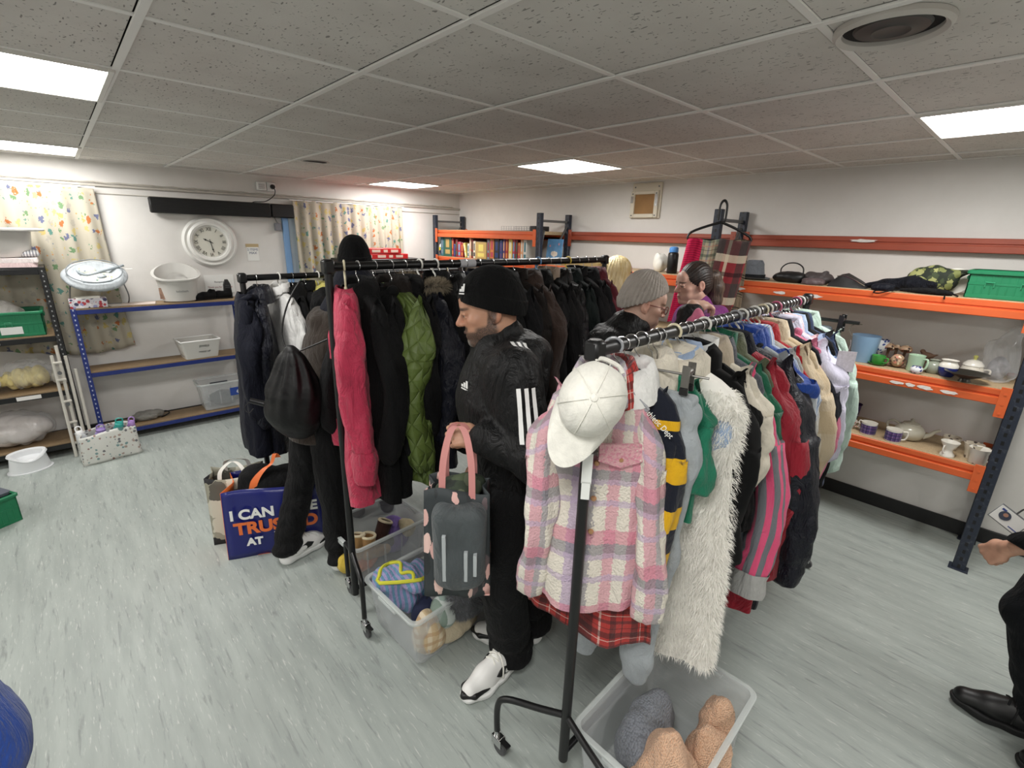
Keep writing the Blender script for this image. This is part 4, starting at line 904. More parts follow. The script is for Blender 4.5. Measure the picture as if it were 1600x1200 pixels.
trousers('trousers', 'slate grey trousers clipped at the far end of the front rail', cloth('slate', (104,112,120), .8), RA, 1.80, 0, .17, .14, .8, seed=33); clip_hanger('black clip hanger at the far end of the front rail', RA, 1.80, 0, .26, False)
# tags and the cap
hbl = one('price_tag', plain('tag_print', (222,216,226), .6, var=.15, vs=70), lambda m: (m.box((-.035,-.001,-.09),(.035,.001,0),.0006), m.tube([(0,0,0),(.004,0,.03),(0,0,.05)], .0008, 5)), 'patterned card tag dangling from the pink hanger', 'tag', loc=(2.44, .50, 1.41), rz=R(-60))
# ---------------------------------------------------------------- tall middle rail
def B(s, rz, hk, *a, **k): return hung(RB, s, rz, hk, hk+' hanger holding the '+a[1], GB, *a, hi=0, **k)
B(.07, -24, 'cream', 'raincoat', 'coral pink raincoat at the left end of the tall rail', M_CORAL, L=.92, W=.19, T=.05, flare=.03, sl=.70, sw=.06, collar='none', seed=41, fold=.016, cuff=M_CORAL)
B(.13, 0, 'wire', 'wool_coat', 'long black wool coat next to the coral raincoat', M_BLACK, L=.94, W=.22, T=.04, sl=.66, seed=42)
gd, _ = B(.21, 0, 'wire', 'duffel_coat', 'black duffel coat beside the green quilted coat', M_BLACK, L=.94, W=.2, T=.04, sl=.66, seed=43, collar='hood')
B(.29, 0, 'black', 'quilted_jacket', 'olive green diamond quilted coat in front of the black coats', M_GREEN, L=.90, W=.25, T=.045, sl=.74, sw=.08, sopen=.03, seed=44, quilt=.07, collar='collar', mats={'collar': M_BROWN})
B(.36, 0, 'wire', 'wool_coat', 'black wool coat between green quilted coat and fur hooded parka', M_BLACK, L=.9, W=.215, T=.035, sl=.6, seed=45)
B(.44, 0, 'white', 'parka', 'navy parka with a tan fur trimmed hood', M_NAVYN, L=.88, W=.215, T=.045, sl=.66, seed=46, collar='furhood', quilt=.13)
rest = [('wool_coat','charcoal coat with a white hanger left of the man in black',M_BLK3,'white'),('padded_jacket','black padded jacket right behind the bearded man',M_BLK2,'wire'),('blazer','dark navy blazer behind the bearded man',M_NAVY,'wire'),('padded_jacket','navy padded jacket hidden behind the bearded man',M_NAVYN,'wire'),
 ('jacket','black cotton jacket just right of the bearded man',M_BLACK,'wire'),('blazer','charcoal blazer right of the bearded man',M_BLK3,'wire'),('leather_jacket','dark brown leather jacket on the tall rail',M_BROWN,'wire'),('jacket','brown suede jacket beside the dark brown leather jacket',cloth('suede', (58,44,38), .9),'black'),
 ('long_coat','black coat on a blue hanger on the tall rail',M_BLACK,'blue'),('long_coat','black coat with taupe piping down its sleeve',M_BLACK,'black'),('jacket','black nylon jacket with shiny shoulders on the tall rail',M_BLK2,'wire'),('jacket','very dark green jacket near the right end of the tall rail',cloth('deep_green', (18,34,32), .8),'yellow'),
 ('long_coat','black overcoat third from the right end of the tall rail',M_BLACK,'wire'),('jacket','charcoal jacket second from the right end of the tall rail',M_BLK3,'black'),('cardigan','burgundy jacket at the right end of the tall rail',M_MAROON,'black')]
for i, (nm, lb, mt, hk) in enumerate(rest):
    B(.53+i*.091, random.Random(i).uniform(-4, 4), hk, nm, lb, mt, L=.78+.12*((i*7) % 3)/2, W=.215+.01*(i % 2), T=.042, sl=.6, sw=.07, seed=50+i, collar='collar' if i % 3 else 'stand', mats={'sleeve': mt} if 'taupe' not in lb else {'collar': M_TAUPE})
one('snap_button', plain('snap_ring', (120,120,122), .3, .9), lambda m: m.tube([(.012*math.cos(a), 0, .012*math.sin(a)) for a in [2*PI*k/18 for k in range(18)]], .002, 6, loop=True), parent=gd).location = (.17, -.075, -.80)
one('rail_label', plain('paper_tag', (196,196,200), .7), lambda m: m.tube([(-.05,0,0),(.05,0,0)], RR+.002, 14, cap=False), 'paper size label wrapped round the tall rail', 'label', loc=(B0[0]+.72, B0[1]+.024, BZ), rz=math.atan2(B1[1]-B0[1], B1[0]-B0[0]))
# ---------------------------------------------------------------- back left rail
def Cg(s, rz, hk, *a, **k): return hung(RC, s, rz, hk, hk+' hanger holding the '+a[1], GC, *a, hi=0, **k)
Cg(.0, -20, 'black', 'padded_coat', 'navy hooded coat at the left end of the back rail', M_NAVY, L=.96, W=.2, T=.06, sl=.66, sw=.075, seed=70, collar='hood')
Cg(.08, -14, 'wire', 'rain_jacket', 'navy waterproof jacket second on the back rail', M_NAVYN, L=.99, W=.2, T=.045, sl=.72, sw=.07, seed=71)
crest = [('shirt','white shirt beside the navy coats on the back rail',M_WHITE,'white',.72),('jacket','black jacket between two white shirts on the back rail',M_BLACK,'black',.8),('jumper','black jumper beside the pale yellow shirt',M_BLK3,'wire',.72),('shirt','pale yellow shirt on the back rail',M_YEL,'white',.7),('blazer','black blazer right of the pale yellow shirt',M_BLACK,'black',.74),
 ('shirt','white shirt on a white hanger near the brown hoodie',M_WHITE,'white',.7),('shirt','pale blue shirt on the back rail',M_LBLUE,'white',.68),('jumper','slate jumper on the back rail',M_BLK3,'white',.7),('jacket','dark grey jacket above the brown hoodie',M_DGREY,'wire',.72),('jacket','black jacket behind the post of the tall rail',M_BLACK,'wire',.76),
 ('coat','navy coat on the back rail behind the coral raincoat',M_NAVY,'black',.8),('shirt','maroon shirt on the back rail behind the tall rail',M_MAROON,'wood',.7),('coat','black coat under a wooden hanger',M_BLACK,'wood',.8),('jumper','red jumper on the back rail behind the tall rail',M_RED,'black',.66),('shirt','white shirt on the back rail seen below the tall rail',M_WHITE,'white',.7),('coat','navy coat near the far end of the back rail',M_NAVY,'white',.8),('jacket','charcoal jacket at the far end of the back rail',M_BLK3,'cream',.75)]
for i, (nm, lb, mt, hk, L_) in enumerate(crest):
    Cg(.21+i*.083, random.Random(i+30).uniform(-5, 5), hk, nm, lb, mt, L=L_, W=.19, T=.038, sl=.58, sw=.06, seed=80+i, collar='collar' if i % 2 else 'stand')
# ---------------------------------------------------------------- people
def skin_mat(name, col, lipc, beard=None, grey=(150,146,140), brow=(40,32,28)):
    m, t, b = nt(name); c = lin(col); v = coords(t)
    def at(n): a = N(t, 'ShaderNodeAttribute'); a.attribute_name = n; return a.outputs['Fac']
    base = ramp(t, noise(t, v, 22, 4, .6), [(.3, tuple(x*.88 for x in c[:3])+(1,)), (.7, tuple(min(1, x*1.08) for x in c[:3])+(1,))])
    red = tuple((c[0], c[1]*.72, c[2]*.68))+(1,)
    base = mixc(t, math_(t, 'MULTIPLY', at('flush'), .55), base, red); base = mixc(t, at('lips'), base, lin(lipc))
    if beard:
        st_ = ramp(t, noise(t, v, 420, 2), [(.3, .55), (.62, 1.0)])
        base = mixc(t, math_(t, 'MULTIPLY', at('beard'), st_), base, lin(beard)); base = mixc(t, math_(t, 'MULTIPLY', at('grey'), st_), base, lin(grey))
    base = mixc(t, at('brow'), base, lin(brow))
    t.links.new(base, b.inputs['Base Color']); b.inputs['Roughness'].default_value = .5; b.inputs['Subsurface Weight'].default_value = .12; b.inputs['Subsurface Radius'].default_value = (.012,.005,.003); b.inputs['Subsurface Scale'].default_value = .3
    bump(t, b, noise(t, v, 260, 3), .12, .002); return m
def sm(x, a, b): q = np.clip((x-a)/(b-a), 0, 1); return q*q*(3-2*q)
def headM(c, yaw=0, pitch=0, roll=0, s=1.0): return Matrix.Translation(c) @ Matrix.Rotation(R(yaw), 4, 'Z') @ Matrix.Rotation(R(pitch), 4, 'X') @ Matrix.Rotation(R(roll), 4, 'Y') @ Matrix.Scale(s, 4)
def add_head(M, neck, h=.003, female=False, jowl=0):
    s = M.to_scale()[0]; R3 = [[M[i][j]/s for j in range(3)] for i in range(3)]; p = lambda v: tuple(M @ Vector(v)); c = M.translation
    S = SDF((c.x-.17,c.y-.18,c.z-.27), (c.x+.17,c.y+.18,c.z+.17), h)
    E_ = lambda q, r, k=.012, op='u': S.ell(p(q), np.array(r)*s, k*s, op, R3)
    K = lambda a, b, ra, rb=None, k=.012, op='u': S.cone(p(a), p(b), ra*s, (rb if rb is not None else ra)*s, k*s, op)
    j = .94 if female else 1.0
    E_((0,.012,.032), (.075,.095,.092)); E_((0,-.018,-.028), (.063*j,.077,.080), .02)
    for sg in (-1, 1):
        K((sg*.047*j,.004,-.062),(sg*.017,-.068,-.097), .025*j, .019, .022); E_((sg*.043*j,-.060,-.020), (.022,.020,.018), .022)
        E_((sg*.033,-.058,-.058), (.022,.022,.022+jowl), .02)
    E_((0,-.083,-.096), (.022,.017,.017), .014); K((-.034,-.084,.020),(.034,-.084,.020), .0115 if not female else .009, None, .016); E_((0,-.074,.045), (.05,.022,.034), .02)
    E_((0,-.078,-.064), (.029,.021,.023), .02)
    K((0,-.088,.012),(0,-.113,-.026), .0078, .0120*j, .010); 
    for sg in (-1, 1): E_((sg*.0115,-.101,-.030), (.0078,.0105,.0075), .005)
    for sg in (-1, 1):
        E_((sg*.031,-.101,.001), (.0165,.0140,.0095), .008, 's')
        K((sg*.017,-.0905,.0068),(sg*.031,-.0940,.0092), .0046, .0052, .004); K((sg*.031,-.0940,.0092),(sg*.046,-.083,.005), .0052, .0044, .004); K((sg*.018,-.089,-.006),(sg*.045,-.083,-.005), .0040, .0036, .005)
        E_((sg*.0785,.014,-.008), (.0105,.020,.031), .006); E_((sg*.088,.010,-.004), (.006,.011,.019), .004, 's'); E_((sg*.078,.004,-.034), (.007,.008,.009), .005)
        K((sg*.0095,-.098,-.0385),(sg*.010,-.102,-.0345), .0032, .0028, .002, 's')
    K((-.021,-.0925,-.0625),(0,-.0990,-.0600), .0048, .0060, .004); K((.021,-.0925,-.0625),(0,-.0990,-.0600), .0048, .0060, .004); K((-.017,-.0925,-.0715),(.017,-.0925,-.0715), .0068, None, .005)
    K((-.022,-.100,-.0662),(.022,-.100,-.0662), .0020, None, .003, 's')
    S.cone(p((0,.018,-.06)), neck, .056*s*j, .060*j, .03)
    V, F = S.mesh(); V = relax(V, F, 1); Mi = np.array(M.inverted()); L = V @ Mi[:3,:3].T+Mi[:3,3]
    x, y, z = L[:,0], L[:,1], L[:,2]
    front = sm(-y, .02, .05)
    attr = dict(lips=sm(-np.abs(z+.066), -.0125, -.0085)*sm(-np.abs(x), -.024, -.018)*sm(-y, .086, .092)*.8,
        flush=np.clip(np.exp(-(((x)/.018)**2+((z+.025)/.018)**2))*front + .7*np.exp(-(((np.abs(x)-.045)/.02)**2+((z+.022)/.02)**2))*front + .8*sm(np.abs(x), .074, .082), 0, 1),
        brow=sm(-np.abs(z-.0215-.004*np.sin(np.abs(x)*60)), -.0062, -.0035)*sm(np.abs(x), .011, .016)*sm(-np.abs(x), -.054, -.046)*sm(-y, .06, .075)*.85,
        beard=np.clip(sm(-z, .036, .052)*sm(-y, -.02, .0)*sm(z, -.135, -.11)*(1-sm(-y, .05, .07)*sm(z, -.062, -.050)*sm(-np.abs(np.abs(x)-.042), -.03, -.012)*.9) + sm(-np.abs(z+.047), -.010, -.004)*sm(-np.abs(x), -.034, -.026)*sm(-y, .08, .088)*1.0 + sm(-np.abs(y+.0-.3*(z+.02)), -.02, -.010)*sm(np.abs(x), .055, .065)*sm(-np.abs(z+.02), -.04, -.02), 0, 1),
        grey=sm(-np.abs(x), -.028, -.014)*sm(-z, .078, .090)*sm(-y, .06, .075)*.85)
    return V, F, attr
def add_hand(w, d, n, side, curl=(35,45,30), h=.0026, thumb=.5, fore=None, spread=.0, s=1.0, tcurl=.4):
    """palm, four bent fingers and a thumb; w wrist, d finger direction, n where the palm faces, side towards the thumb"""
    w, d, n, side = (Vector(v) for v in (w, d, n, side)); d.normalize(); n = (n-d*n.dot(d)).normalized(); sd = d.cross(n); side = sd if sd.dot(side) > 0 else -sd
    S = SDF([x-.23*s for x in w], [x+.23*s for x in w], h); P = lambda a, b, c=0: w+d*a*s+side*b*s+n*c*s
    for i in range(4):
        S.cone(P(.0, .013-.0085*i), P(.086-.004*abs(i-1), .0315-.0205*i), .0150*s, .0112*s, .012*s)
    S.ell(P(.035, .026, .010), (.022*s,)*3, .015*s); S.ell(P(.04, -.024, .008), (.017*s,)*3, .015*s)
    for i, ln in enumerate((.074,.082,.076,.060)):
        q = P(.086-.004*abs(i-1), .0315-.0205*i); a = 0; r = (.0092,.0097,.0092,.0080)[i]*s
        for k, fr in enumerate((.46,.31,.25)):
            a += R(curl[k])*(1+.10*(i-1.5)*(.6 if k else 1)); dv = d*math.cos(a)+n*math.sin(a)+side*spread*(1.5-i)
            e = q+dv.normalized()*ln*fr*s; S.cone(q, e, r, r*.93, .0025*s); S.ell(q, (r*1.08,)*3, .003*s); q = e; r *= .93
    q = P(.018, .026, .008); dv = (d*(.75-.3*thumb)+side*(.25+.55*thumb)+n*(.25+.25*tcurl)).normalized(); r = .0125*s
    for k, ln in enumerate((.044,.034,.027)):
        e = q+dv*ln*s; S.cone(q, e, r, r*.9, .006*s if k == 0 else .003*s); q = e; r *= .88; dv = (dv+d*.35+n*.55*tcurl-side*.30*thumb).normalized()
    if fore is not None: S.cone(w, fore, .0265*s, .034*s, .014*s, flat=(n, 1.25)) if False else S.cone(w, fore, .0245*s, .033*s, .014*s)
    V, F = S.mesh(); return relax(V, F, 1), F, {}
def merge(parts):
    V = []; F = []; at = {}; n = 0; tot = sum(len(p[0]) for p in parts)
    for v, f, a in parts:
        for k, x in a.items(): at.setdefault(k, np.zeros(tot))[n:n+len(v)] = x
        V.append(v); F.append(f+n); n += len(v)
    return np.concatenate(V), np.concatenate(F), at
BASE = dict(pelvis=(0,0,.95), chest=(0,0,1.28), neck=(0,.01,1.46), shL=(.185,0,1.41), shR=(-.185,0,1.41), elL=(.25,.03,1.13), elR=(-.25,.03,1.13), wrL=(.25,-.06,.90), wrR=(-.25,-.06,.90), hipL=(.095,0,.90), hipR=(-.095,0,.90), knL=(.11,-.02,.49), knR=(-.11,-.02,.49), anL=(.11,.02,.09), anR=(-.11,.02,.09))
def person(label, loc, F_, pose, head, skin, hands=(), eye=(70,50,36), hh=.003, female=False, jowl=0, group=None):
    th = math.atan2(F_[0], -F_[1]); o = thing('person', label, 'person', (loc[0], loc[1], 0), th); J = dict(BASE); J.update(pose)
    B_ = SDF((-.6,-.65,.0), (.6,.6,1.85), .009); v = lambda k: np.array(J[k], float)
    B_.chain([v('pelvis'), (v('pelvis')+v('chest'))/2, v('chest'), v('neck')], [.13,.125,.14,.06], .04, flat=((0,1,0), 1.3))
    B_.cone(v('shL'), v('shR'), .055, .055, .03)
    for s in 'LR':
        B_.chain([v('sh'+s), v('el'+s), v('wr'+s)], [.05,.040,.027], .02); B_.chain([v('hip'+s), v('kn'+s), v('an'+s)], [.082,.056,.038], .03); a = v('an'+s); B_.chain([a-[0,0,.03], a+[0,-.1,-.06]], [.035,.026], .02)
    bm = B_.mesh(); parts = [(bm[0], bm[1], {})]
    if head: parts.append(add_head(head, tuple(v('neck')), hh, female, jowl))
    for hd in hands: parts.append(add_hand(**hd))
    V, F, at = merge(parts); b = mesh_obj('body', V, F, skin, o, angle=None)
    for k, x in at.items(): a = b.data.attributes.new(k, 'FLOAT', 'POINT'); a.data.foreach_set('value', x.astype(np.float32))
    if head and hh < .005:
        wm = plain('eye_white', (176,164,156), .3); im = plain('iris_%d' % eye[0], eye, .2)
        for sg in (-1, 1):
            e = one('eye', wm, lambda m: m.lathe([(.0125*math.sin(PI*k/10)+1e-5, -.0125*math.cos(PI*k/10)) for k in range(11)], 16, Matrix.Rotation(PI/2, 4, 'X'), cap=False), parent=b); e.matrix_local = head @ Matrix.Translation((sg*.031,-.0790,.0012))
            one('iris', im, lambda m: m.lathe([(.0001,.0131),(.004,.0126),(.0066,.0113),(.0078,.0104)], 16, RX90, cap=False), parent=e)
    return o, J
def jacket(o, J, name, mat, fat=.0, hem=.74, h=.0065, seed=0, wr=.010, wf=9, quilt=None, hood=False, sl=1.0, flare=0, collar=.075, mats=None, cuffs=None, waist=0):
    v = lambda k: np.array(J[k], float); S = SDF((-.62,-.7,.5), (.62,.65,1.75), h)
    pe, ch, nk = v('pelvis'), v('chest'), v('neck'); low = pe+(pe-ch)*.75
    S.chain([low, pe, (pe+ch)/2, ch, ch*.4+nk*.6], [.175+fat+flare,.168+fat,.160+fat-waist,.172+fat,.11+fat*.5], .05, flat=((0,1,0), 1.28))
    S.cone(v('shL')*.96+ch*.04, v('shR')*.96+ch*.04, .078+fat*.5, None, .05)
    S.cone(nk+[0,.02,-.03], nk+[0,.005,.035], collar+.012, collar, .03)
    for s in 'LR':
        e = v('el'+s)+(v('wr'+s)-v('el'+s))*sl
        S.chain([v('sh'+s), v('el'+s), e], [.078+fat*.6,.062+fat*.6,.046+fat*.4], .03)
    if hood: S.chain([nk+[-.11,.0,-.03], nk+[-.08,.10,-.0], nk+[0,.135,-.02], nk+[.08,.10,-.0], nk+[.11,.0,-.03]], [.035,.045,.055,.045,.035], .04); S.ell(nk+[0,.13,-.10], (.12,.05,.10), .04)
    S.wrinkle(wr, wf, seed, .8, .07, quilt, .006); S.wrinkle(wr*.35, wf*2.6, seed+4, .9, .04)
    S.clip(2, hem); return S.build(name, mat, o, 2)
def trews(o, J, mat, h=.0065, seed=0, fat=0, ankle=.065, wr=.009):
    v = lambda k: np.array(J[k], float); S = SDF((-.5,-.6,.0), (.5,.55,1.1), h)
    S.ell(v('pelvis')-[0,0,.02], (.165+fat,.125+fat,.13), .03)
    for s in 'LR': S.chain([v('hip'+s), v('kn'+s), v('an'+s)], [.102+fat,.076+fat,ankle+fat*.5], .03)
    S.wrinkle(wr, 11, seed, .7, .06)
    for s in 'LR':   # breaks above the shoe
        a = v('an'+s); m = np.nonzero((np.abs(S.f) < .05)); z = S.ax[2][m[2]]; near = (np.abs(S.ax[0][m[0]]-a[0]) < .13) & (z < a[2]+.22); S.f[m] -= np.where(near, .009*np.sin((z-a[2])*60+S.ax[0][m[0]]*20)*np.clip(1-(z-a[2])/.22, 0, 1), 0).astype(np.float32)
    S.clip(2, .062); return S.build('trousers', mat, o, 2)
def shoe(o, an, ang, kind='trainer', tilt=0):
    """shoe pointing along local -y turned by ang; parts: upper > sole, laces, side panels"""
    M = Matrix.Translation((an[0], an[1], 0)) @ Matrix.Rotation(R(ang), 4, 'Z') @ Matrix.Rotation(R(tilt), 4, 'X')
    U = SDF((-.09,-.22,-.01), (.09,.13,.16), .004)
    U.chain([(0,.055,.052),(0,.0,.062),(0,-.08,.050),(0,-.155,.040)], [.038,.042,.041,.034], .03, flat=((1,0,0), 1.02)); U.cone((0,.035,.06),(0,.045,.115), .042, .044, .02); U.cone((0,-.02,.095),(0,-.09,.068), .026, .022, .02)
    U.clip(2, .022); U.f = np.maximum(U.f, (U.ax[2]-.118).reshape(1,1,-1)); K = SDF((-.09,-.23,-.01), (.09,.14,.08), .004)
    K.chain([(0,.065,.03),(.004,-.02,.03),(.004,-.10,.03),(0,-.16,.032)], [.041,.039,.046,.036], .03, flat=((0,0,1), 1.0)); K.clip(2, .002); K.f = np.maximum(K.f, (K.ax[2]-.036-.018*np.clip((K.ax[1]-.0)/.1, 0, 1).reshape(1,-1,1)).astype(np.float32).reshape(1, K.n[1], -1) if False else (K.ax[2].reshape(1,1,-1)-(.034+.016*np.clip((K.ax[1]+.02)/.09, 0, 1)).reshape(1,-1,1)).astype(np.float32))
    wl = plain('leather_white', (232,231,228), .4); bl = plain('leather_black', (18,18,19), .45)
    um, sk, lc = (wl, plain('sole_white', (236,236,234), .45), plain('lace_white', (230,228,220), .8)) if kind == 'trainer' else (bl, plain('sole_black', (15,15,16), .7), plain('lace_black', (20,20,21), .8))
    M = M @ Matrix.Translation((0,-.05,0)) @ Matrix.Scale(1.12, 4)
    u = U.build('shoe', um, o, 1); u.matrix_local = M
    K.build('sole', sk, u, 1)
    def la(m):
        for k in range(5):
            y = -.025-.017*k; z = .118-.0105*k-.0005*k*k; m.tube([(-.024,y+.006,z-.004),(-.01,y,z+.004),(.01,y-.008,z+.004),(.025,y-.012,z-.005)], .0032, 6, sub=3); m.tube([(.024,y+.006,z-.004),(.01,y,z+.0045),(-.01,y-.008,z+.0045),(-.025,y-.012,z-.005)], .0032, 6, sub=3)
        m.tube([(.008,-.02,.124),(.035,-.03,.118),(.05,-.035,.09),(.052,-.038,.05)], .003, 6, sub=4)
    one('laces', lc, la, parent=u)
    if kind == 'trainer':
        for sg in (-1, 1):   # black quarter and toe guard
            def pn(m, pts=[(-.065,.066),(-.03,.084),(.02,.078),(.065,.082),(.05,.058),(.0,.050),(-.045,.052)]):
                m.loft([[(sg*.034, y, z) for y, z in pts], [(sg*(.0478-.12*max(0,abs(y)-.035)-.10*max(0,z-.062)), y, z) for y, z in pts]])
            one('side_panel', bl, pn, parent=u)
        G = SDF((-.08,-.22,.0), (.08,-.05,.07), .004); G.chain([(-.036,-.10,.038),(-.030,-.16,.040),(0,-.188,.042),(.030,-.16,.040),(.036,-.10,.038)], [.010,.011,.012,.011,.010], .008); G.build('toe_guard', bl, u, 1)
        H_ = SDF((-.07,.02,.02), (.07,.14,.13), .004); H_.chain([(-.040,.02,.092),(-.036,.06,.088),(0,.092,.085),(.036,.06,.088),(.040,.02,.092)], [.010,.012,.014,.012,.010], .006); H_.build('heel_counter', bl, u, 1)
    return u
def beanie(o, M, mat, ribs=0, fold=True, low=.022, fat=.0, slant=.18, tall=.0, lift=0):
    """knitted hat; its lower edge is a plane that drops by slant towards the back of the head"""
    S = SDF((-.15,-.16,-.12), (.15,.17,.20), .0035); zp = (S.ax[2].reshape(1,1,-1)+slant*S.ax[1].reshape(1,-1,1))
    S.ell((0,.012,.045+tall*.4), (.086+fat,.106+fat,.100+fat+tall), .01); S.ell((0,.016,.0), (.084+fat,.106+fat,.092), .02)
    if fold:
        E = SDF((-.15,-.16,-.12), (.15,.17,.20), .0035); E.ell((0,.014,.02), (.0935+fat,.115+fat,.125), .0); E.f = np.maximum(E.f, (np.abs(zp-(low+.027))-.030).astype(np.float32)); S.f = np.minimum(S.f, E.f)
    S.f = np.maximum(S.f, (low-zp).astype(np.float32))
    if ribs:
        m = np.nonzero(np.abs(S.f) < .02); a = np.arctan2(S.ax[0][m[0]], S.ax[1][m[1]]-.012); S.f[m] -= (.0062*np.abs(np.cos(a*ribs/2))-.003).astype(np.float32)
    S.wrinkle(.0022, 22, 3)
    b = S.build('beanie', mat, o, 1); b.matrix_local = M @ Matrix.Translation((0,0,lift)); return b
SK1 = skin_mat('skin_olive', (186,140,114), (150,98,88), (44,38,35)); SK2 = skin_mat('skin_pale', (212,172,152), (176,110,104), None, brow=(120,96,76)); SK3 = skin_mat('skin_fair', (206,164,146), (170,106,98), None, brow=(60,44,36)); SK4 = skin_mat('skin_warm', (198,152,128), (160,100,92), None)
BJ = cloth('padded_black', (17,17,19), .5, wb=0, wrinkle=.45, ws=10, spec=.4); BT = cloth('jersey_black', (27,27,29), .85, wrinkle=.6); BB = cloth('beanie_black', (13,13,14), .95, wb=.6, weave=160)
def lock(name, mat, parent, pts, rr, seed, groove=26, h=.005, flat=None, axis=(0,0)):
    P = np.array(pts); S = SDF(P.min(0)-max(rr)-.03, P.max(0)+max(rr)+.03, h); S.chain(pts, rr, .03, flat=flat); S.wrinkle(.003, 8, seed, .4); m = np.nonzero(np.abs(S.f) < .02); a = np.arctan2(S.ax[0][m[0]]-axis[0], S.ax[1][m[1]]-axis[1]); S.f[m] -= (.0022*np.sin(a*groove+3*np.sin(S.ax[2][m[2]]*18))).astype(np.float32); return S.build(name, mat, parent, 1)
def hair_mat(name, a, b_):
    m, t, b = nt(name); n = noise(t, coords(t, 'Object', (60, 60, 5)), 1, 4, .6); t.links.new(ramp(t, n, [(.35, lin(a)), (.65, lin(b_))]), b.inputs['Base Color']); b.inputs['Roughness'].default_value = .45; bump(t, b, noise(t, coords(t, 'Object', (160, 160, 8)), 1, 3), .5, .004); return m
# the bearded man in black, carrying a patterned shopping bag
Fm = (-.85,.53); hm = headM((.0,-.065,1.60), -8, 14, 0, 1.07)
pm = dict(chest=(0,-.03,1.28), neck=(0,-.03,1.455), shL=(.19,-.01,1.41), shR=(-.19,-.02,1.41), elL=(.285,.05,1.14), wrL=(.225,-.12,1.20), elR=(-.27,.0,1.13), wrR=(-.25,-.05,.90), hipL=(.10,.0,.90), knL=(.09,-.02,.5), anL=(.035,.045,.09), hipR=(-.09,.02,.9), knR=(-.10,.08,.49), anR=(-.09,.17,.09), pelvis=(0,.02,.95))
man, J = person('bearded man in black padded jacket and beanie carrying a patterned bag', (1.16,1.275), Fm, pm, hm, SK1, [dict(w=(.22,-.13,1.205), d=(-.12,-1,.05), n=(-.75,.1,-.6), side=(0,.1,1), curl=(62,75,45), thumb=.2, tcurl=.8, fore=(.24,-.065,1.185)), dict(w=(-.25,-.06,.89), d=(0,-.2,-1), n=(.9,0,0), side=(0,-1,0), curl=(30,35,25), fore=(-.255,-.04,.96))], hh=.0026)
jk = jacket(man, J, 'jacket', BJ, .022, .80, .006, 3, .009, 9, None, True, .93, collar=.085)
trews(man, J, BT, seed=4, fat=.018, ankle=.078, wr=.008); beanie(man, hm, BB, 0, True, .004, .002, .50, -.004, .0)
shoe(man, (.045,.03,0), -38+72-0 if False else 35); shoe(man, (-.09,.15,0), -12)
stripe = plain('stripe_white', (238,238,236), .5)
def on_surface(o_, pts, off=.002):      # lay a strip on the jacket by casting from outside
    from mathutils.bvhtree import BVHTree
    t = BVHTree.FromPolygons([v.co for v in o_.data.vertices], [p.vertices for p in o_.data.polygons]); out = []
    for p, d in pts:
        h_ = t.ray_cast(Vector(p), Vector(d)); out.append((h_[0]+h_[1]*off) if h_[0] else None)
    return out
def stripes(o_, rows, wd, name, mat, n=16):
    """rows: (a, b) line outside the cloth; cast along d onto it"""
    for (a, b_, d, wv) in rows:
        L_ = []; Rr = []
        for k in range(n+1):
            q = k/n; p = Vector(a).lerp(Vector(b_), q); L_.append((p-Vector(wv)*wd/2, d)); Rr.append((p+Vector(wv)*wd/2, d))
        A_, B_ = on_surface(o_, L_), on_surface(o_, Rr); V = []; F = []
        for x, y in zip(A_, B_):
            if x is None or y is None: continue
            V += [x, y]
        for i in range(len(V)//2-1): F.append((2*i, 2*i+1, 2*i+3, 2*i+2))
        if F: mesh_obj(name, V, F, mat, o_, angle=None)
dm = (-1,0,-.15)
stripes(jk, [((.55,-.015+.024*k,1.43),(.55,-.005+.024*k,1.25), dm, (0,1,.12)) for k in range(3)], .013, 'sleeve_stripe', stripe)
stripes(jk, [((.10+.03,-.04+.022*k+.03,1.75),(.15+.05,-.04+.022*k+.03,1.75), (0,0,-1), (0,1,0)) for k in range(3)], .012, 'shoulder_stripe', stripe, 8)
def logo(m, s=1.0, T=None):     # three slanted bars over a line
    for k, h_ in enumerate((.008,.016,.024)): m.box((-.018+.014*k,-.001,0),(-.008+.014*k,.001,h_),.0003, (T or Matrix()) @ Matrix.Scale(s, 4) @ Matrix.Shear('XZ', 4, (0, .4)) if False else (T or Matrix()) @ Matrix.Scale(s, 4))
    m.box((-.02,-.001,-.008),(.022,.001,-.004),.0003, (T or Matrix()) @ Matrix.Scale(s, 4))
bn = [c for c in man.children if c.name.startswith('beanie')][0]
bp_ = on_surface(bn, [((.045,-.4,.078),(0,1,0))])[0]
one('badge', stripe, lambda m: logo(m, 1.05, Matrix.Translation(bp_) @ Matrix.Rotation(R(24), 4, 'Z') @ Matrix.Rotation(R(-22), 4, 'X')), parent=bn); 
lg = on_surface(jk, [((.085,-.6,1.335),(0,1,0))])[0]
if lg is not None: one('chest_badge', stripe, lambda m: logo(m, 1.1, Matrix.Translation(lg) @ Matrix.Rotation(R(25), 4, 'Z')), parent=jk)
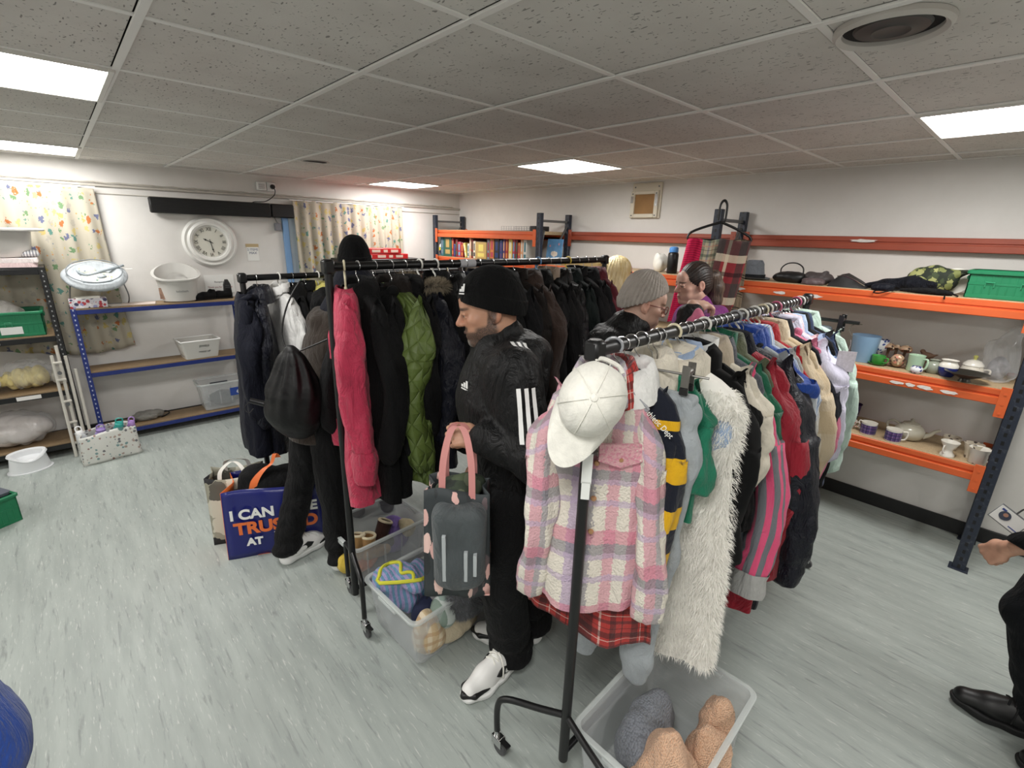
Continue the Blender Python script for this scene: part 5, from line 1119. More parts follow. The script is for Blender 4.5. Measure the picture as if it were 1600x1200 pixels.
# the woman in the grey ribbed beanie
Fw = (.78,-.62); hw = headM((.0,-.085,1.565), 0, 16, 0, .98)
pw = dict(pelvis=(0,.02,.88), chest=(0,-.02,1.20), neck=(0,-.03,1.40), shL=(.165,-.02,1.345), shR=(-.165,-.02,1.345), elR=(-.22,-.18,1.27), wrR=(-.10,-.27,1.56), elL=(.24,-.05,1.1), wrL=(.16,-.26,1.16), hipL=(.09,0,.85), hipR=(-.09,0,.85), knL=(.10,-.01,.46), knR=(-.1,-.01,.46))
wom, J = person('older woman with grey ribbed beanie and glasses holding a pink garment', (1.895,1.283), Fw, pw, hw, SK2, [dict(w=(-.10,-.275,1.575), d=(.18,-.98,.02), n=(.2,0,-1), side=(1,.1,0), curl=(28,40,25), thumb=.6, fore=(-.13,-.245,1.50), s=.92), dict(w=(.16,-.26,1.16), d=(-.1,-1,0), n=(0,0,-1), side=(-1,0,0), fore=(.18,-.19,1.145), s=.92)], eye=(80,100,120), female=True, jowl=.004)
jacket(wom, J, 'padded_jacket', BJ, .024, .72, .007, 13, .010, 9, .10, True, .90, collar=.10); trews(wom, J, BT, seed=14); beanie(wom, hw, cloth('beanie_grey', (166,158,150), .95, wb=.8, weave=120), 34, True, .024, .002, .72, .006, .002); shoe(wom, (.1,.03,0), 10, 'boot'); shoe(wom, (-.1,.03,0), -10, 'boot')
gl = MB()
for sg in (-1, 1):
    gl.tube([(sg*.031+.023*math.cos(a), -.108-.002*math.cos(a)*sg*-1, .001+.018*math.sin(a)) for a in [2*PI*k/20 for k in range(20)]], .0022, 6, loop=True); gl.tube([(sg*.053,-.106,.006),(sg*.075,-.06,.008),(sg*.082,.01,.004)], .0018, 6)
gl.tube([(-.009,-.109,.004),(0,-.112,.007),(.009,-.109,.004)], .002, 6)
e = gl.build('glasses', plain('frame_red', (120,40,34), .3), wom); e.matrix_local = hw
# the dark haired woman in a purple hoodie
Fp = (-.78,.62); hp = headM((0,-.06,1.60), 4, 10, 0, .98); PUR = cloth('purple_fleece', (116,46,112), .9)
pp = dict(pelvis=(0,0,.92), chest=(0,-.01,1.24), neck=(0,-.01,1.43), shL=(.165,0,1.37), shR=(-.165,0,1.37), elL=(.23,-.02,1.1), wrL=(.15,-.24,1.12), elR=(-.23,-.02,1.1), wrR=(-.15,-.24,1.12))
pur, J = person('woman with dark ponytail in a purple hoodie beside the hanging scarves', (2.85,1.39), Fp, pp, hp, SK3, [dict(w=(s_*.15,-.25,1.12), d=(-.1*s_,-1,0), n=(0,0,-1), side=(-s_,0,0), fore=(s_*.17,-.17,1.11), s=.92) for s_ in (1, -1)], female=True)
jacket(pur, J, 'hoodie', PUR, .008, .78, .007, 21, .006, 8, None, True, .97); trews(pur, J, M_DENIM, seed=22); shoe(pur, (.1,.03,0), 6, 'boot'); shoe(pur, (-.1,.03,0), -6, 'boot')
HD = hair_mat('hair_dark', (24,18,17), (58,44,38))
S = SDF((-.13,-.14,-.10), (.13,.17,.17), .004); S.ell((0,.020,.040), (.083,.098,.094), .01); S.ell((0,.050,-.01), (.076,.068,.075), .02)
S.ell((0,-.10,-.045), (.074,.085,.095), .008, 's'); S.ell((0,-.085,.03), (.05,.045,.045), .01, 's'); m = np.nonzero(np.abs(S.f) < .02); a = np.arctan2(S.ax[0][m[0]], S.ax[2][m[2]]-.02); S.f[m] -= (.0014*np.sin(a*34+6*np.sin(S.ax[1][m[1]]*25))).astype(np.float32)
hh_ = S.build('hair', HD, pur, 1); hh_.matrix_local = hp
pt = lock('ponytail', hair_mat('hair_brown', (44,34,30), (104,84,70)), pur, [(0,.10,.035),(0,.135,.02),(-.005,.15,-.05),(-.01,.14,-.13),(-.01,.125,-.22)], [.026,.036,.044,.042,.018], 5, 22, axis=(0,.14)); pt.matrix_local = hp
one('hair_tie', dark_plastic, lambda m: m.tube([(.026*math.cos(a), .108+.012*math.sin(a), .034+.026*math.sin(a)) for a in [2*PI*k/14 for k in range(14)]], .006, 6, loop=True), parent=pur).matrix_local = hp
# the blonde woman beyond the tall rail
Fb = (.88,-.42); hb = headM((0,-.02,1.60), 0, 4, 0, .97); BL = hair_mat('hair_blonde', (196,170,110), (236,220,176))
blo, J = person('woman with shoulder length blonde hair seen beyond the tall rail', (2.98,2.12), Fb, dict(pelvis=(0,0,.92), chest=(0,0,1.24), neck=(0,.01,1.44), shL=(.16,0,1.38), shR=(-.16,0,1.38)), hb, SK3, female=True, hands=[dict(w=(s_*.25,-.07,.89), d=(0,-.2,-1), n=(-s_,0,0), side=(0,-1,0), fore=(s_*.25,-.05,.96), s=.92) for s_ in (1, -1)])
jacket(blo, J, 'coat', M_BLACK, .012, .62, .008, 31); trews(blo, J, BT, seed=32, h=.008); shoe(blo, (.1,.03,0), 6, 'boot'); shoe(blo, (-.1,.03,0), -6, 'boot')
S = SDF((-.15,-.15,-.24), (.15,.18,.17), .0045); S.ell((0,.014,.038), (.088,.106,.098), .01); S.chain([(0,.03,.0),(0,.045,-.09),(0,.05,-.15)], [.092,.098,.082], .04, flat=((0,1,0), 1.15)); S.ell((0,-.12,-.06), (.062,.10,.13), .01, 's'); S.ell((0,0,-.26), (.2,.2,.075), .02, 's')
m = np.nonzero(np.abs(S.f) < .02); a = np.arctan2(S.ax[0][m[0]], S.ax[1][m[1]]-.03); S.f[m] -= (.0024*np.sin(a*24+2*np.sin(S.ax[2][m[2]]*14))+.001*np.sin(a*61)).astype(np.float32); hh_ = S.build('hair', BL, blo, 1); hh_.matrix_local = hb
# the person bending towards the rails with a drawstring bag
Fd = (.99,.05); hd = headM((0,-.25,1.535), -10, 24, 0, 1.0)
pd = dict(pelvis=(0,0,.93), chest=(0,-.09,1.24), neck=(0,-.17,1.41), shL=(.18,-.12,1.36), shR=(-.18,-.12,1.36), elR=(-.27,-.16,1.14), wrR=(-.19,-.28,1.38), elL=(.26,-.12,1.1), wrL=(.2,-.3,1.2), hipL=(.095,.03,.89), hipR=(-.095,.02,.89), knL=(.10,.12,.49), anL=(.11,.24,.10), knR=(-.125,.04,.49), anR=(-.15,.05,.09))
bag_p, J = person('person in brown hoodie and navy hood with a drawstring bag on the back', (.92,2.50), Fd, pd, hd, SK4, [dict(w=(-.19,-.285,1.40), d=(.15,-.35,.9), n=(.4,-.8,-.3), side=(1,.3,0), curl=(40,45,30), fore=(-.225,-.235,1.27)), dict(w=(.2,-.3,1.2), d=(-.1,-.8,.4), n=(-.4,0,-.8), side=(-1,0,.4), fore=(.23,-.22,1.16))], hh=.004)
jacket(bag_p, J, 'hoodie', cloth('hoodie_brown', (50,42,36), .95), .004, .78, .007, 41, .008, 7, None, True, .80); trews(bag_p, J, BT, seed=42, fat=.002, ankle=.07)
S = SDF((-.15,-.16,-.24), (.15,.18,.19), .005); S.ell((0,.02,.03), (.10,.118,.115), .01); S.cone((0,.03,-.03),(0,.03,-.15), .10, .12, .03); S.ell((0,-.13,-.02), (.066,.10,.10), .012, 's'); S.wrinkle(.005, 14, 6); S.clip(2, -.16); hh_ = S.build('hood', M_NAVY, bag_p, 1); hh_.matrix_local = hd
shoe(bag_p, (.11,.22,0), 12, 'trainer', 0); shoe(bag_p, (-.15,.03,0), -6)
# the person with a black cap between the two back rails
Fc = (.35,.94); hc = headM((0,-.03,1.665), 0, 6, 0, 1.0)
capm, J = person('person with a black knitted cap standing between the back rails', (1.305,2.80), Fc, dict(pelvis=(0,0,.99), chest=(0,0,1.32), neck=(0,0,1.50), shL=(.185,0,1.45), shR=(-.185,0,1.45), elL=(.22,-.06,1.17), elR=(-.22,-.06,1.17), wrL=(.15,-.24,1.2), wrR=(-.15,-.24,1.2)), hc, SK4, [dict(w=(s_*.15,-.24,1.2), d=(-.1*s_,-1,.1), n=(0,0,-1), side=(-s_,0,0), fore=(s_*.17,-.17,1.19)) for s_ in (1, -1)], hh=.005)
jacket(capm, J, 'jacket', M_BLACK, .006, .8, .008, 51); trews(capm, J, BT, seed=52, h=.008); beanie(capm, hc, BB, 0, True, .0, .006, .25, .012); shoe(capm, (.1,.03,0), 6, 'boot'); shoe(capm, (-.1,.03,0), -6, 'boot')
# the person at the right edge of the view
Fr = (-.08,1.0); DT = cloth('work_trousers', (24,28,33), .9, wb=.3)
hr = headM((.0,-.02,1.66), 0, 20, 0, 1.0)
rp, J = person('person in dark trousers and black shoes with an ID card at the right edge', (2.46,-.38), Fr, dict(shL=(.18,.02,1.41), shR=(-.18,.02,1.41), elL=(.25,.03,1.08), wrL=(.01,-.22,.79), elR=(-.25,.05,1.1), wrR=(-.24,-.06,.86), knR=(-.08,-.10,.5), anR=(-.05,.05,.09), knL=(.10,.10,.49), anL=(.12,.24,.09)), hr, SK4, [dict(w=(-.005,-.235,.77), d=(-.25,-.55,-.75), n=(-.7,.5,-.3), side=(-.2,-.6,.6), curl=(70,85,50), thumb=.15, tcurl=.9, fore=(.02,-.20,.81)), dict(w=(-.24,-.07,.85), d=(.1,-.3,-.9), n=(.9,0,-.3), side=(0,-1,.4), curl=(50,60,40), fore=(-.245,-.05,.92))], hh=.004)
jacket(rp, J, 'fleece', cloth('fleece_black', (17,20,25), .95), .01, .82, .008, 61, .006, 8, None, False, .93); trews(rp, J, DT, seed=62, fat=.012, ankle=.082); shoe(rp, (-.05,.03,0), 3, 'boot'); shoe(rp, (.12,.22,0), 6, 'boot')
S = SDF((-.13,-.14,-.10), (.13,.17,.17), .006); S.ell((0,.020,.040), (.083,.098,.094), .01); S.ell((0,-.10,-.045), (.074,.085,.095), .008, 's'); hh_ = S.build('hair', HD, rp, 1); hh_.matrix_local = hr
# the person in blue fleece at the left edge of the view
BF = cloth('fleece_blue', (34,62,130), .98, wb=.8, weave=130); hbl_ = headM((0,-.04,1.64), 0, 5, 0, 1.0)
bp, J = person('person in a blue fleece at the bottom left edge', (-.585,1.135), (.15,.99), dict(pelvis=(0,0,.95), shR=(-.20,0,1.40), elR=(-.31,.04,.98), wrR=(-.24,-.22,.86), hipL=(.1,0,.9)), hbl_, SK4, [dict(w=(s_*.235,-.23,.855), d=(-.1*s_,-1,-.2), n=(-s_,0,0), side=(0,-.2,1), fore=(s_*.245,-.17,.87)) for s_ in (-1,)], hh=.006)
jacket(bp, J, 'fleece', BF, .06, .45, .008, 71, .007, 8, None, False, .93); trews(bp, J, DT, seed=72, h=.008); shoe(bp, (.11,.03,0), 6, 'boot'); shoe(bp, (-.11,.03,0), -6, 'boot')
S = SDF((-.13,-.14,-.10), (.13,.17,.17), .006); S.ell((0,.020,.040), (.083,.098,.094), .01); S.ell((0,-.10,-.045), (.074,.085,.095), .008, 's'); hh_ = S.build('hair', HD, bp, 1); hh_.matrix_local = hbl_
# ---------------------------------------------------------------- storage tubs, bags and their contents
CLEAR = glassy('clear_plastic', (226,230,232), .16, .18); CLEAR2 = glassy('cloudy_plastic', (226,232,230), .34, .3); BAGF = glassy('clear_bag', (236,238,240), .12, .1)
def rrect(a, b, r, z, n=5):
    P = []
    for cx, cy, s0 in ((a-r,b-r,0),(-a+r,b-r,90),(-a+r,-b+r,180),(a-r,-b+r,270)):
        for k in range(n+1): t = R(s0+90*k/n); P.append((cx+r*math.cos(t), cy+r*math.sin(t), z))
    return P
def tub(name, label, c, L, W, Hh, rz=0, mat=None, cat='storage box', taper=.88, thick=.003, label_card=False):
    t = thing(name, label, cat, c, R(rz)); a, b = L/2, W/2
    def f(m):
        o_ = [rrect(a*q, b*q, .03, z) for q, z in ((taper, .004),(taper+.02, .02),(1-.01, Hh-.02),(1, Hh))]; i_ = [rrect(a*q-thick, b*q-thick, .027, z) for q, z in ((1, Hh),(1-.01, Hh-.02),(taper+.02, .022),(taper, .008))]
        m.loft(o_+i_, True)
        for k in range(4):   # moulded wall ribs
            q = .5*(taper+1)
            m.box((-a*.7+.47*a*k-.004, -b*q-.003, .05),(-a*.7+.47*a*k+.004, -b*q+.002, Hh-.05),.001)
    one('body', mat or CLEAR, f, parent=t)
    one('rim', CLEAR2, lambda m: m.loft([rrect(a+.002, b+.002, .032, Hh-.012), rrect(a+.014, b+.014, .04, Hh-.010), rrect(a+.016, b+.016, .042, Hh), rrect(a+.012, b+.012, .04, Hh+.004), rrect(a-.003, b-.003, .03, Hh+.003)], False), parent=t)
    for s in (-1, 1): one('handle', CLEAR2, lambda m: m.box((s*(a+.004)-.012, -.07, Hh-.03),(s*(a+.004)+.014, .07, Hh-.012),.004), parent=t)
    return t
def heap(name, label, cat, mat, c, r, **k): return tag(softheap(name, mat, c, r, **k), label, cat)
tub('storage_tub', 'clear plastic tub of knitted blankets under the near end of the front rail', (1.285,.535,0), .57, .37, .29, 2)
KG = knit('knit_grey', (138,142,150), (96,99,106), 120, (1,1,.8), .6); KP = knit('knit_peach', (238,196,164), (206,150,116), 170, (1,1,1), .55)
def drape(name, label, cat, mat, c, sx, sy, rz, hf, seed=0, edge=0, n=64, th=.006):
    V = []; F = []; ca, sa = math.cos(R(rz)), math.sin(R(rz)); rnd_ = np.random.RandomState(seed); p = rnd_.uniform(0, 6, 6)
    for j in range(n+1):
        for i in range(n+1):
            u, v = 2*i/n-1, 2*j/n-1; k = 1+(edge*abs(math.sin(14*u)) if abs(v) > .96 else 0)
            lx, ly = u*sx*k, v*sy*(1+(edge*abs(math.sin(14*u)) if abs(v) > .9 else 0)); x, y = lx*ca-ly*sa, lx*sa+ly*ca
            z = hf(u, v)+.009*math.sin(5*u+3*v+p[0])+.007*math.sin(9*v-4*u+p[1])+.004*math.sin(16*u+7*v+p[2])
            V.append((x, y, max(z, .006)))
    for j in range(n):
        for i in range(n): a = j*(n+1)+i; F.append((a, a+1, a+n+2, a+n+1))
    o = mesh_obj(name, V, F, mat, None, angle=None, loc=c); sd = o.modifiers.new('s', 'SOLIDIFY'); sd.thickness = th; return tag(o, label, cat)
FW = cloth('fluffy_white', (228,228,226), .98, wb=.8, weave=60)
heap('knitted_blanket', 'folded chunky grey knitted blanket in the front tub', 'blanket', KG, (1.27,.60,.012), (.16,.07,.135), seed=3, amp=.018, freq=10, extra=[((-.10,-.05,.15),(.09,.06,.09))])
drape('knitted_shawl', 'peach crochet shawl lying over the grey blanket in the front tub', 'shawl', KP, (1.175,.475,0), .155, .105, 28, lambda u, v: .30*math.exp(-.9*(u*u+v*v*.8))+.02, 5, .10)
heap('shawl_bulk', 'folded peach wool under the crochet shawl in the front tub', 'cloth', KP, (1.18,.46,.012), (.12,.07,.105), seed=5, amp=.01, freq=15)
heap('knitted_scarf', 'rolled peach scarf standing against the tub wall at the right', 'scarf', KP, (1.44,.42,.012), (.055,.05,.15), seed=7, amp=.016, freq=14, fine=.004)
heap('pink_cushion', 'round peach knitted bundle between shawl and scarf in the front tub', 'cushion', KP, (1.355,.41,.012), (.07,.06,.12), seed=8, amp=.01, freq=18, fine=.003)
heap('fluffy_blanket', 'white fluffy blanket at the left inside the front tub', 'blanket', FW, (1.035,.50,.012), (.05,.10,.11), seed=9, amp=.012, freq=20, fine=.005)
tub('storage_tub', 'clear plastic tub of cushions and toys by the bearded mans feet', (1.08,1.67,0), .52, .40, .27, 3)
CROCH = stripe_mat('crochet_stripes', (104,146,176), (160,152,196), 46, 0, .5, 'Object'); _t = CROCH.node_tree; bump(_t, _t.nodes['Principled BSDF'], noise(_t, coords(_t), 130, 2), 1.0, .006)
o = heap('crochet_blanket', 'crocheted blue and lilac blanket with yellow edging on the tub', 'blanket', CROCH, (.95,1.74,.10), (.11,.10,.10), seed=11, amp=.016, freq=14, extra=[((.02,-.05,.20),(.10,.10,.05)),((-.06,.03,.17),(.08,.09,.07))], fine=.004)
ye = plain('yarn_yellow', (208,206,64), .9, bs=.6, bscale=200)
from mathutils.bvhtree import BVHTree
def edging(o_, pts, r, mat, name='edging', parent=None, dz=(0,0,-1)):
    b = BVHTree.FromPolygons([v.co for v in o_.data.vertices], [p.vertices for p in o_.data.polygons]); Q = []
    for p in pts:
        h = b.ray_cast(Vector(p), Vector(dz))
        if h[0]: Q.append(h[0]+h[1]*r*.4)
    if len(Q) > 2: one(name, mat, lambda m: m.tube(Q, r, 7, sub=2), parent=parent or o_)
edging(o, [(.95+.125*math.cos(a), 1.72+.105*math.sin(a), .6) for a in [2*PI*k/26 for k in range(27)]], .009, ye); edging(o, [(.93+.012*math.sin(k), 1.62+.018*k, .6) for k in range(12)], .008, ye)
heap('plush_toy', 'small grey plush toy with white tag in the middle tub', 'soft toy', cloth('plush_grey', (140,138,140), .98, wb=.6, weave=120), (1.05,1.60,.14), (.06,.055,.075), seed=13, amp=.006, freq=22)
heap('clothing_bundle', 'green and white crumpled packet in the middle tub', 'packet', plaid('packet', (206,214,210), [(0,.3,(70,110,84))], [(.2,.4,(120,150,140))], (.12,.12), src='Object'), (1.02,1.52,.10), (.06,.06,.09), seed=15, amp=.014, freq=18)
heap('tan_towel', 'tan checked cloth at the near corner of the middle tub', 'cloth', plaid('tan_check', (214,190,152), [(0,.4,(240,228,204))], [(0,.4,(190,150,110))], (.05,.05), src='Object'), (.93,1.52,.012), (.07,.06,.11), seed=17, amp=.01, freq=18)
heap('navy_cloth', 'navy and violet patterned cloth under the crochet blanket', 'cloth', motif('navy_violet', (30,36,66), [(90,80,140),(40,90,120),(20,24,40)], 30)[0], (1.0,1.60,.05), (.09,.07,.09), seed=18, amp=.012, freq=18)
heap('yarn_bundle', 'bundle of cream cloth pressed to the tub wall low down', 'cloth', cloth('cream_cloth', (210,196,168), .9), (1.08,1.52,.012), (.12,.06,.07), seed=19, amp=.012, freq=16)
cu = heap('shaggy_cushion', 'shaggy grey cushion hanging over the edge of the middle tub', 'cushion', cloth('shag_grey', (120,122,126), .98), (1.13,1.475,.13), (.11,.05,.105), seed=21, amp=.006, freq=14)
vv = np.array([v.co for v in cu.data.vertices]); nn = np.array([v.normal for v in cu.data.vertices]); ii = np.random.RandomState(2).randint(0, len(vv), 9000)
strands('shag_pile', cloth('shag_light', (132,134,138), .98, wb=0, wrinkle=0), vv[ii], nn[ii], .022, .0014, cu, 5, .5, .7)
tub('storage_tub', 'clear plastic tub of childrens boots below the coral raincoat', (1.10,2.31,0), .46, .36, .24, 3)
def boot(label, col, c, rz, s=1, tip=0):
    t = thing('boot', label, 'boot', c, R(rz)); U = SDF((-.07,-.16,-.01), (.07,.10,.19), .005); U.chain([(0,.03,.04),(0,-.05,.035),(0,-.09,.03)], [.036,.034,.03], .02); U.cone((0,.03,.05),(0,.035,.145), .036, .043, .02); U.clip(2, .004); U.f = np.maximum(U.f, (U.ax[2]-.15).reshape(1,1,-1)); I = U
    I.cone((0,.035,.08),(0,.036,.2), .028, .036, .004, 's'); U.build('shaft', cloth('boot_%d' % col[0], col, .9, wb=.4), t, 1)
    one('fur_cuff', cloth('boot_fur', (226,212,180), .95, wb=1, weave=80), lambda m: m.tube([(.036*math.cos(a), .035+.038*math.sin(a), .148) for a in [2*PI*k/16 for k in range(16)]], .008, 8, loop=True), parent=t); t.rotation_euler = (R(tip), 0, R(rz)); return t
boot('tan fur lined child boot at the near side of the boot tub', (170,132,84), (.93,2.22,.10), 130, tip=20); boot('second tan child boot beside the first in the boot tub', (166,128,82), (1.00,2.20,.09), 95, tip=10); boot('dark brown fur lined boot in the middle of the boot tub', (66,42,36), (1.08,2.24,.11), 100, tip=30)
heap('purple_garment', 'purple knitted garment folded in the boot tub', 'garment', cloth('lavender', (132,108,178), .9), (1.2,2.30,.012), (.08,.1,.10), seed=23, amp=.012, freq=16); heap('orange_toy', 'small orange soft toy low in the boot tub', 'soft toy', cloth('orange_plush', (210,112,50), .95), (.98,2.25,.012), (.07,.06,.05), seed=24, amp=.008, freq=18); heap('yellow_cloth', 'yellow cloth at the left end of the boot tub', 'cloth', cloth('mustard', (206,178,70), .9), (.88,2.28,.012), (.03,.06,.06), seed=25, amp=.006, freq=18); heap('cream_slipper', 'cream fluffy slipper at the right rim of the boot tub', 'slipper', cloth('slipper_cream', (222,206,170), .95, wb=1, weave=70), (1.24,2.22,.13), (.035,.055,.05), seed=26, amp=.006, freq=20)
# shopping bags
def carrier(name, label, c, rz, w_, d_, h_, mat, side=None, bulge=.02, seed=0, handle=None, hl=.16, text_fn=None, cat='bag', close=1.0):
    t = thing(name, label, cat, c, R(rz)); rnd = np.random.RandomState(seed); n = 14
    def face(sg):
        V = []; F = []
        for k in range(13):
            for i in range(n+1):
                u = i/n*2-1; q = k/12; dd = d_/2*(1-(1-close)*q)
                V.append((u*w_/2*(1-.04*q), sg*(dd+bulge*math.cos(u*PI/2)*math.sin(q*PI*.9+.2))+.006*math.sin(5*u+3*q+seed), q*h_+.012*math.sin(u*3+seed)*q))
        for k in range(12):
            for i in range(n): a = k*(n+1)+i; F.append((a, a+1, a+n+2, a+n+1) if sg < 0 else (a, a+n+1, a+n+2, a+1))
        return V, F
    V1, F1 = face(-1); V2, F2 = face(1); o1 = mesh_obj('front', V1, F1, mat, t, angle=None); o2 = mesh_obj('back', V2, F2, mat, t, angle=None)
    for sg in (-1, 1):
        V = []; F = []
        for k in range(13):
            i = k*(n+1)+(0 if sg < 0 else n); a = Vector(V1[i]); b = Vector(V2[i]); mid = (a+b)/2; mid.x -= sg*(.35*(k/12)**1.5*d_*.5); V += [a, mid, b]
        for k in range(12): F += [(3*k, 3*k+1, 3*k+4, 3*k+3), (3*k+1, 3*k+2, 3*k+5, 3*k+4)]
        mesh_obj('gusset', V, F, side or mat, t, angle=None)
    one('bottom', side or mat, lambda m: m.box((-w_/2,-d_/2,.001),(w_/2,d_/2,.004),.001), parent=t)
    for o_ in t.children:
        if o_.name.split('.')[0] in ('front','back','gusset'): sd = o_.modifiers.new('s', 'SOLIDIFY'); sd.thickness = .002
    if handle:
        for sg in (-1, 1):
            yy = sg*d_/2*close; pts = [(-w_*.22,yy,h_-.03),(-w_*.20,yy*.8,h_+hl*.5),(-.02,yy*.3,h_+hl),(.02,yy*.3,h_+hl),(w_*.20,yy*.8,h_+hl*.5),(w_*.22,yy,h_-.03)]
            def hm_(m):
                P, _ = spline([Vector(p) for p in pts], [0]*6, 6); m.loft([[p+Vector((0,-.001,0))+Vector((dx,0,0)) for dx in (-.011,.011)]+[p+Vector((dx,.0015,0)) for dx in (.011,-.011)] for p in P])
            one('handle', handle, hm_, parent=t)
    return t
navyb = plain('bag_blue', (24,30,104), .28, bs=.25, bscale=14, bd=.01); orb = plain('bag_orange', (226,112,52), .45); whp = plain('print_white', (232,232,228), .5)
blu = carrier('shopping_bag', 'large blue shopping bag with white and orange slogan lettering', (.725,2.84,0), -24, .55, .26, .43, navyb, orb, .025, 3)
for s_, sz, x, z, mt, bd in (('I CAN', .082, -.115, .295, whp, .003), ('BE', .082, .185, .300, whp, .003), ('TRUSTED', .100, .005, .205, orb, .004), ('AT', .062, -.12, .115, whp, .003), ('bm', .185, .105, .085, whp, .007)): text(s_, 'lettering', blu, mt, sz, (x, -.1615-(.004 if 'bm' in s_ else 0), z), (R(90-2), 0, 0), .0015, 1.05, 'CENTER', bd)
heap('folded_garments', 'black clothes stuffed in the blue shopping bag', 'garments', M_BLACK, (.725,2.84,.30), (.20,.115,.10), seed=31, amp=.014, freq=12, extra=[((-.08,.02,.16),(.10,.09,.07))])
one('bag_handle', orb, lambda m: [m.loft([[p+Vector((-.018*q,0,0)), p+Vector((.018*q,0,0)), p+Vector((.018*q,.002,0)), p+Vector((-.018*q,.002,0))] for p, q in zip(*spline([Vector(x) for x in ((-.11,-.13,.40),(-.085,-.12,.48),(-.04,-.09,.53),(.0,-.06,.55),(.02,-.04,.60),(.03,-.03,.57))], [1,1.2,.8,.5,.6,1.1], 5))])], parent=blu)
camo = motif('grey_camo', (150,148,132), [(38,38,40),(196,192,176),(90,88,80)], 9, .6, 'Object', (1,1,1), .9)[0]
carrier('shopping_bag', 'grey and black patterned bag behind the blue shopping bag', (.56,3.05,0), -24, .30, .16, .44, camo, None, .02, 5, plain('strap_white', (226,222,214), .7), .07)
paw = motif('paw_print', (214,214,208), [(150,120,112),(110,110,114),(168,150,140),(120,150,150)], 36, .34, 'Object', (1,1,1), .8, .45, .3)[0]
carrier('shopping_bag', 'cream paw print bag of bottles in front of the blue shelf', (.04,4.93,0), 6, .38, .17, .25, paw, None, .02, 7, None, close=1.0)
def bottle(label, col, capc, c, r=.032, h_=.20, lean=0, al=.55):
    t = thing('drink_bottle', label, 'bottle', c); g = glassy('bottle_%d_%d' % (col[0], col[2]), col, al, .15)
    one('body', g, lambda m: m.lathe([(r*.8,0),(r,.012),(r,h_*.7),(r*.85,h_*.85),(r*.6,h_*.9)], 20), parent=t); one('cap', plain('cap_%d_%d' % (capc[0], capc[2]), capc, .4), lambda m: (m.lathe([(r*.68,h_*.89),(r*.7,h_),(r*.5,h_*1.05)], 18), m.tube([(-r*.5,0,h_*1.02),(-r*.5,0,h_*1.18),(0,0,h_*1.24),(r*.5,0,h_*1.18),(r*.5,0,h_*1.02)], .005, 6, sub=3)), parent=t); t.rotation_euler = (R(lean), R(lean*.6), 0)
bottle('teal drink bottle at the top of the paw print bag', (40,140,140), (50,160,150), (.10,4.92,.09), .042, .21, 14); bottle('lilac drink bottle with carry loop in the paw print bag', (160,120,190), (178,140,206), (.185,4.94,.08), .034, .2, 12); bottle('clear white bottle at the left of the paw print bag', (222,226,228), (236,236,236), (-.10,4.92,.08), .034, .18, -12, .5); bottle('lilac star shaped bottle in the middle of the paw print bag', (170,150,206), (150,128,190), (.0,4.92,.09), .045, .17, 5); bottle('dark green bottle low in the paw print bag', (20,90,92), (24,70,76), (.05,4.95,.06), .036, .17, 20)
petal = motif('petal_print', (50,56,58), [(222,178,170),(40,44,46),(230,196,186),(96,84,86)], 27, .40, 'Object', (1,1,.4), .9, .7, .25)[0]
# the bag in the man's hand
cb = carrier('carried_bag', 'dark patterned shopping bag with pink straps held by the bearded man', (.866,1.182,.645), -42, .225, .15, .40, petal, None, .03, 9, plain('strap_pink', (206,140,136), .6), .20, close=.75)
S = SDF((-.12,-.08,-.02), (.12,.08,.36), .005); S.box((0,0,.165), (.088,.052,.155), .045, .01); S.ell((0,-.03,.10), (.07,.04,.09), .02); S.wrinkle(.006, 10, 3); pk = S.build('backpack', cloth('pack_grey', (70,76,78), .6, wb=.2), None, 2, loc=(.821,1.117,.69)); pk.rotation_euler = (0,0,R(-42)); tag(pk, 'dark grey backpack with reflective strips stuffed into the carried bag', 'backpack')
heap('green_jacket', 'dark green camouflage jacket folded on top of the backpack', 'jacket', motif('dark_camo', (52,62,48), [(70,82,58),(36,44,38),(88,96,76)], 16, .5)[0], (.866,1.182,.955), (.085,.055,.06), seed=43, amp=.014, freq=16)
sil = plain('reflective', (170,176,178), .4, bs=.4, bscale=300)
for x, z, hh2 in ((-.045,.155,.085), (.025,.125,.055), (.055,.13,.04)): one('reflective_strip', sil, lambda m: m.box((x-.006,-.067,z-hh2),(x+.006,-.045,z+hh2),.001), parent=pk)
# drawstring bag worn on the back
S = SDF((-.19,-.17,-.26), (.19,.17,.22), .006); S.chain([(0,0,.17),(0,0,.10),(0,.0,-.02),(.0,.0,-.12)], [.025,.075,.125,.115], .04, flat=((0,1,0), 1.35)); S.ell((-.03,0,-.12), (.125,.10,.09), .04)
m_ = np.nonzero(np.abs(S.f) < .06); a_ = np.arctan2(S.ax[0][m_[0]], S.ax[1][m_[1]]); z_ = S.ax[2][m_[2]]; S.f[m_] -= (.007*np.sin(a_*11+2*np.sin(z_*9))*np.clip((z_+.12)/.15, .0, 1)*np.clip((.2-z_)/.08, 0, 1)).astype(np.float32); S.wrinkle(.007, 12, 5, .5)
dbt = thing('drawstring_bag', 'black drawstring bag hanging on the back of the person in brown', 'bag', (.735,2.33,1.115), R(-60)); dbt.scale = (1.08,)*3
S.build('sack', plain('nylon_black', (10,10,11), .5, spec=.3, bs=.3, bscale=16, bd=.02), dbt, 2)
one('cord', black_paint, lambda m: (m.tube([(-.02,0,.165),(-.075,.04,.24),(-.08,.10,.36),(-.05,.16,.46)], .004, 6, sub=4), m.tube([(.02,0,.165),(.09,.06,.20),(.17,.11,.24)], .004, 6, sub=4)), parent=dbt)
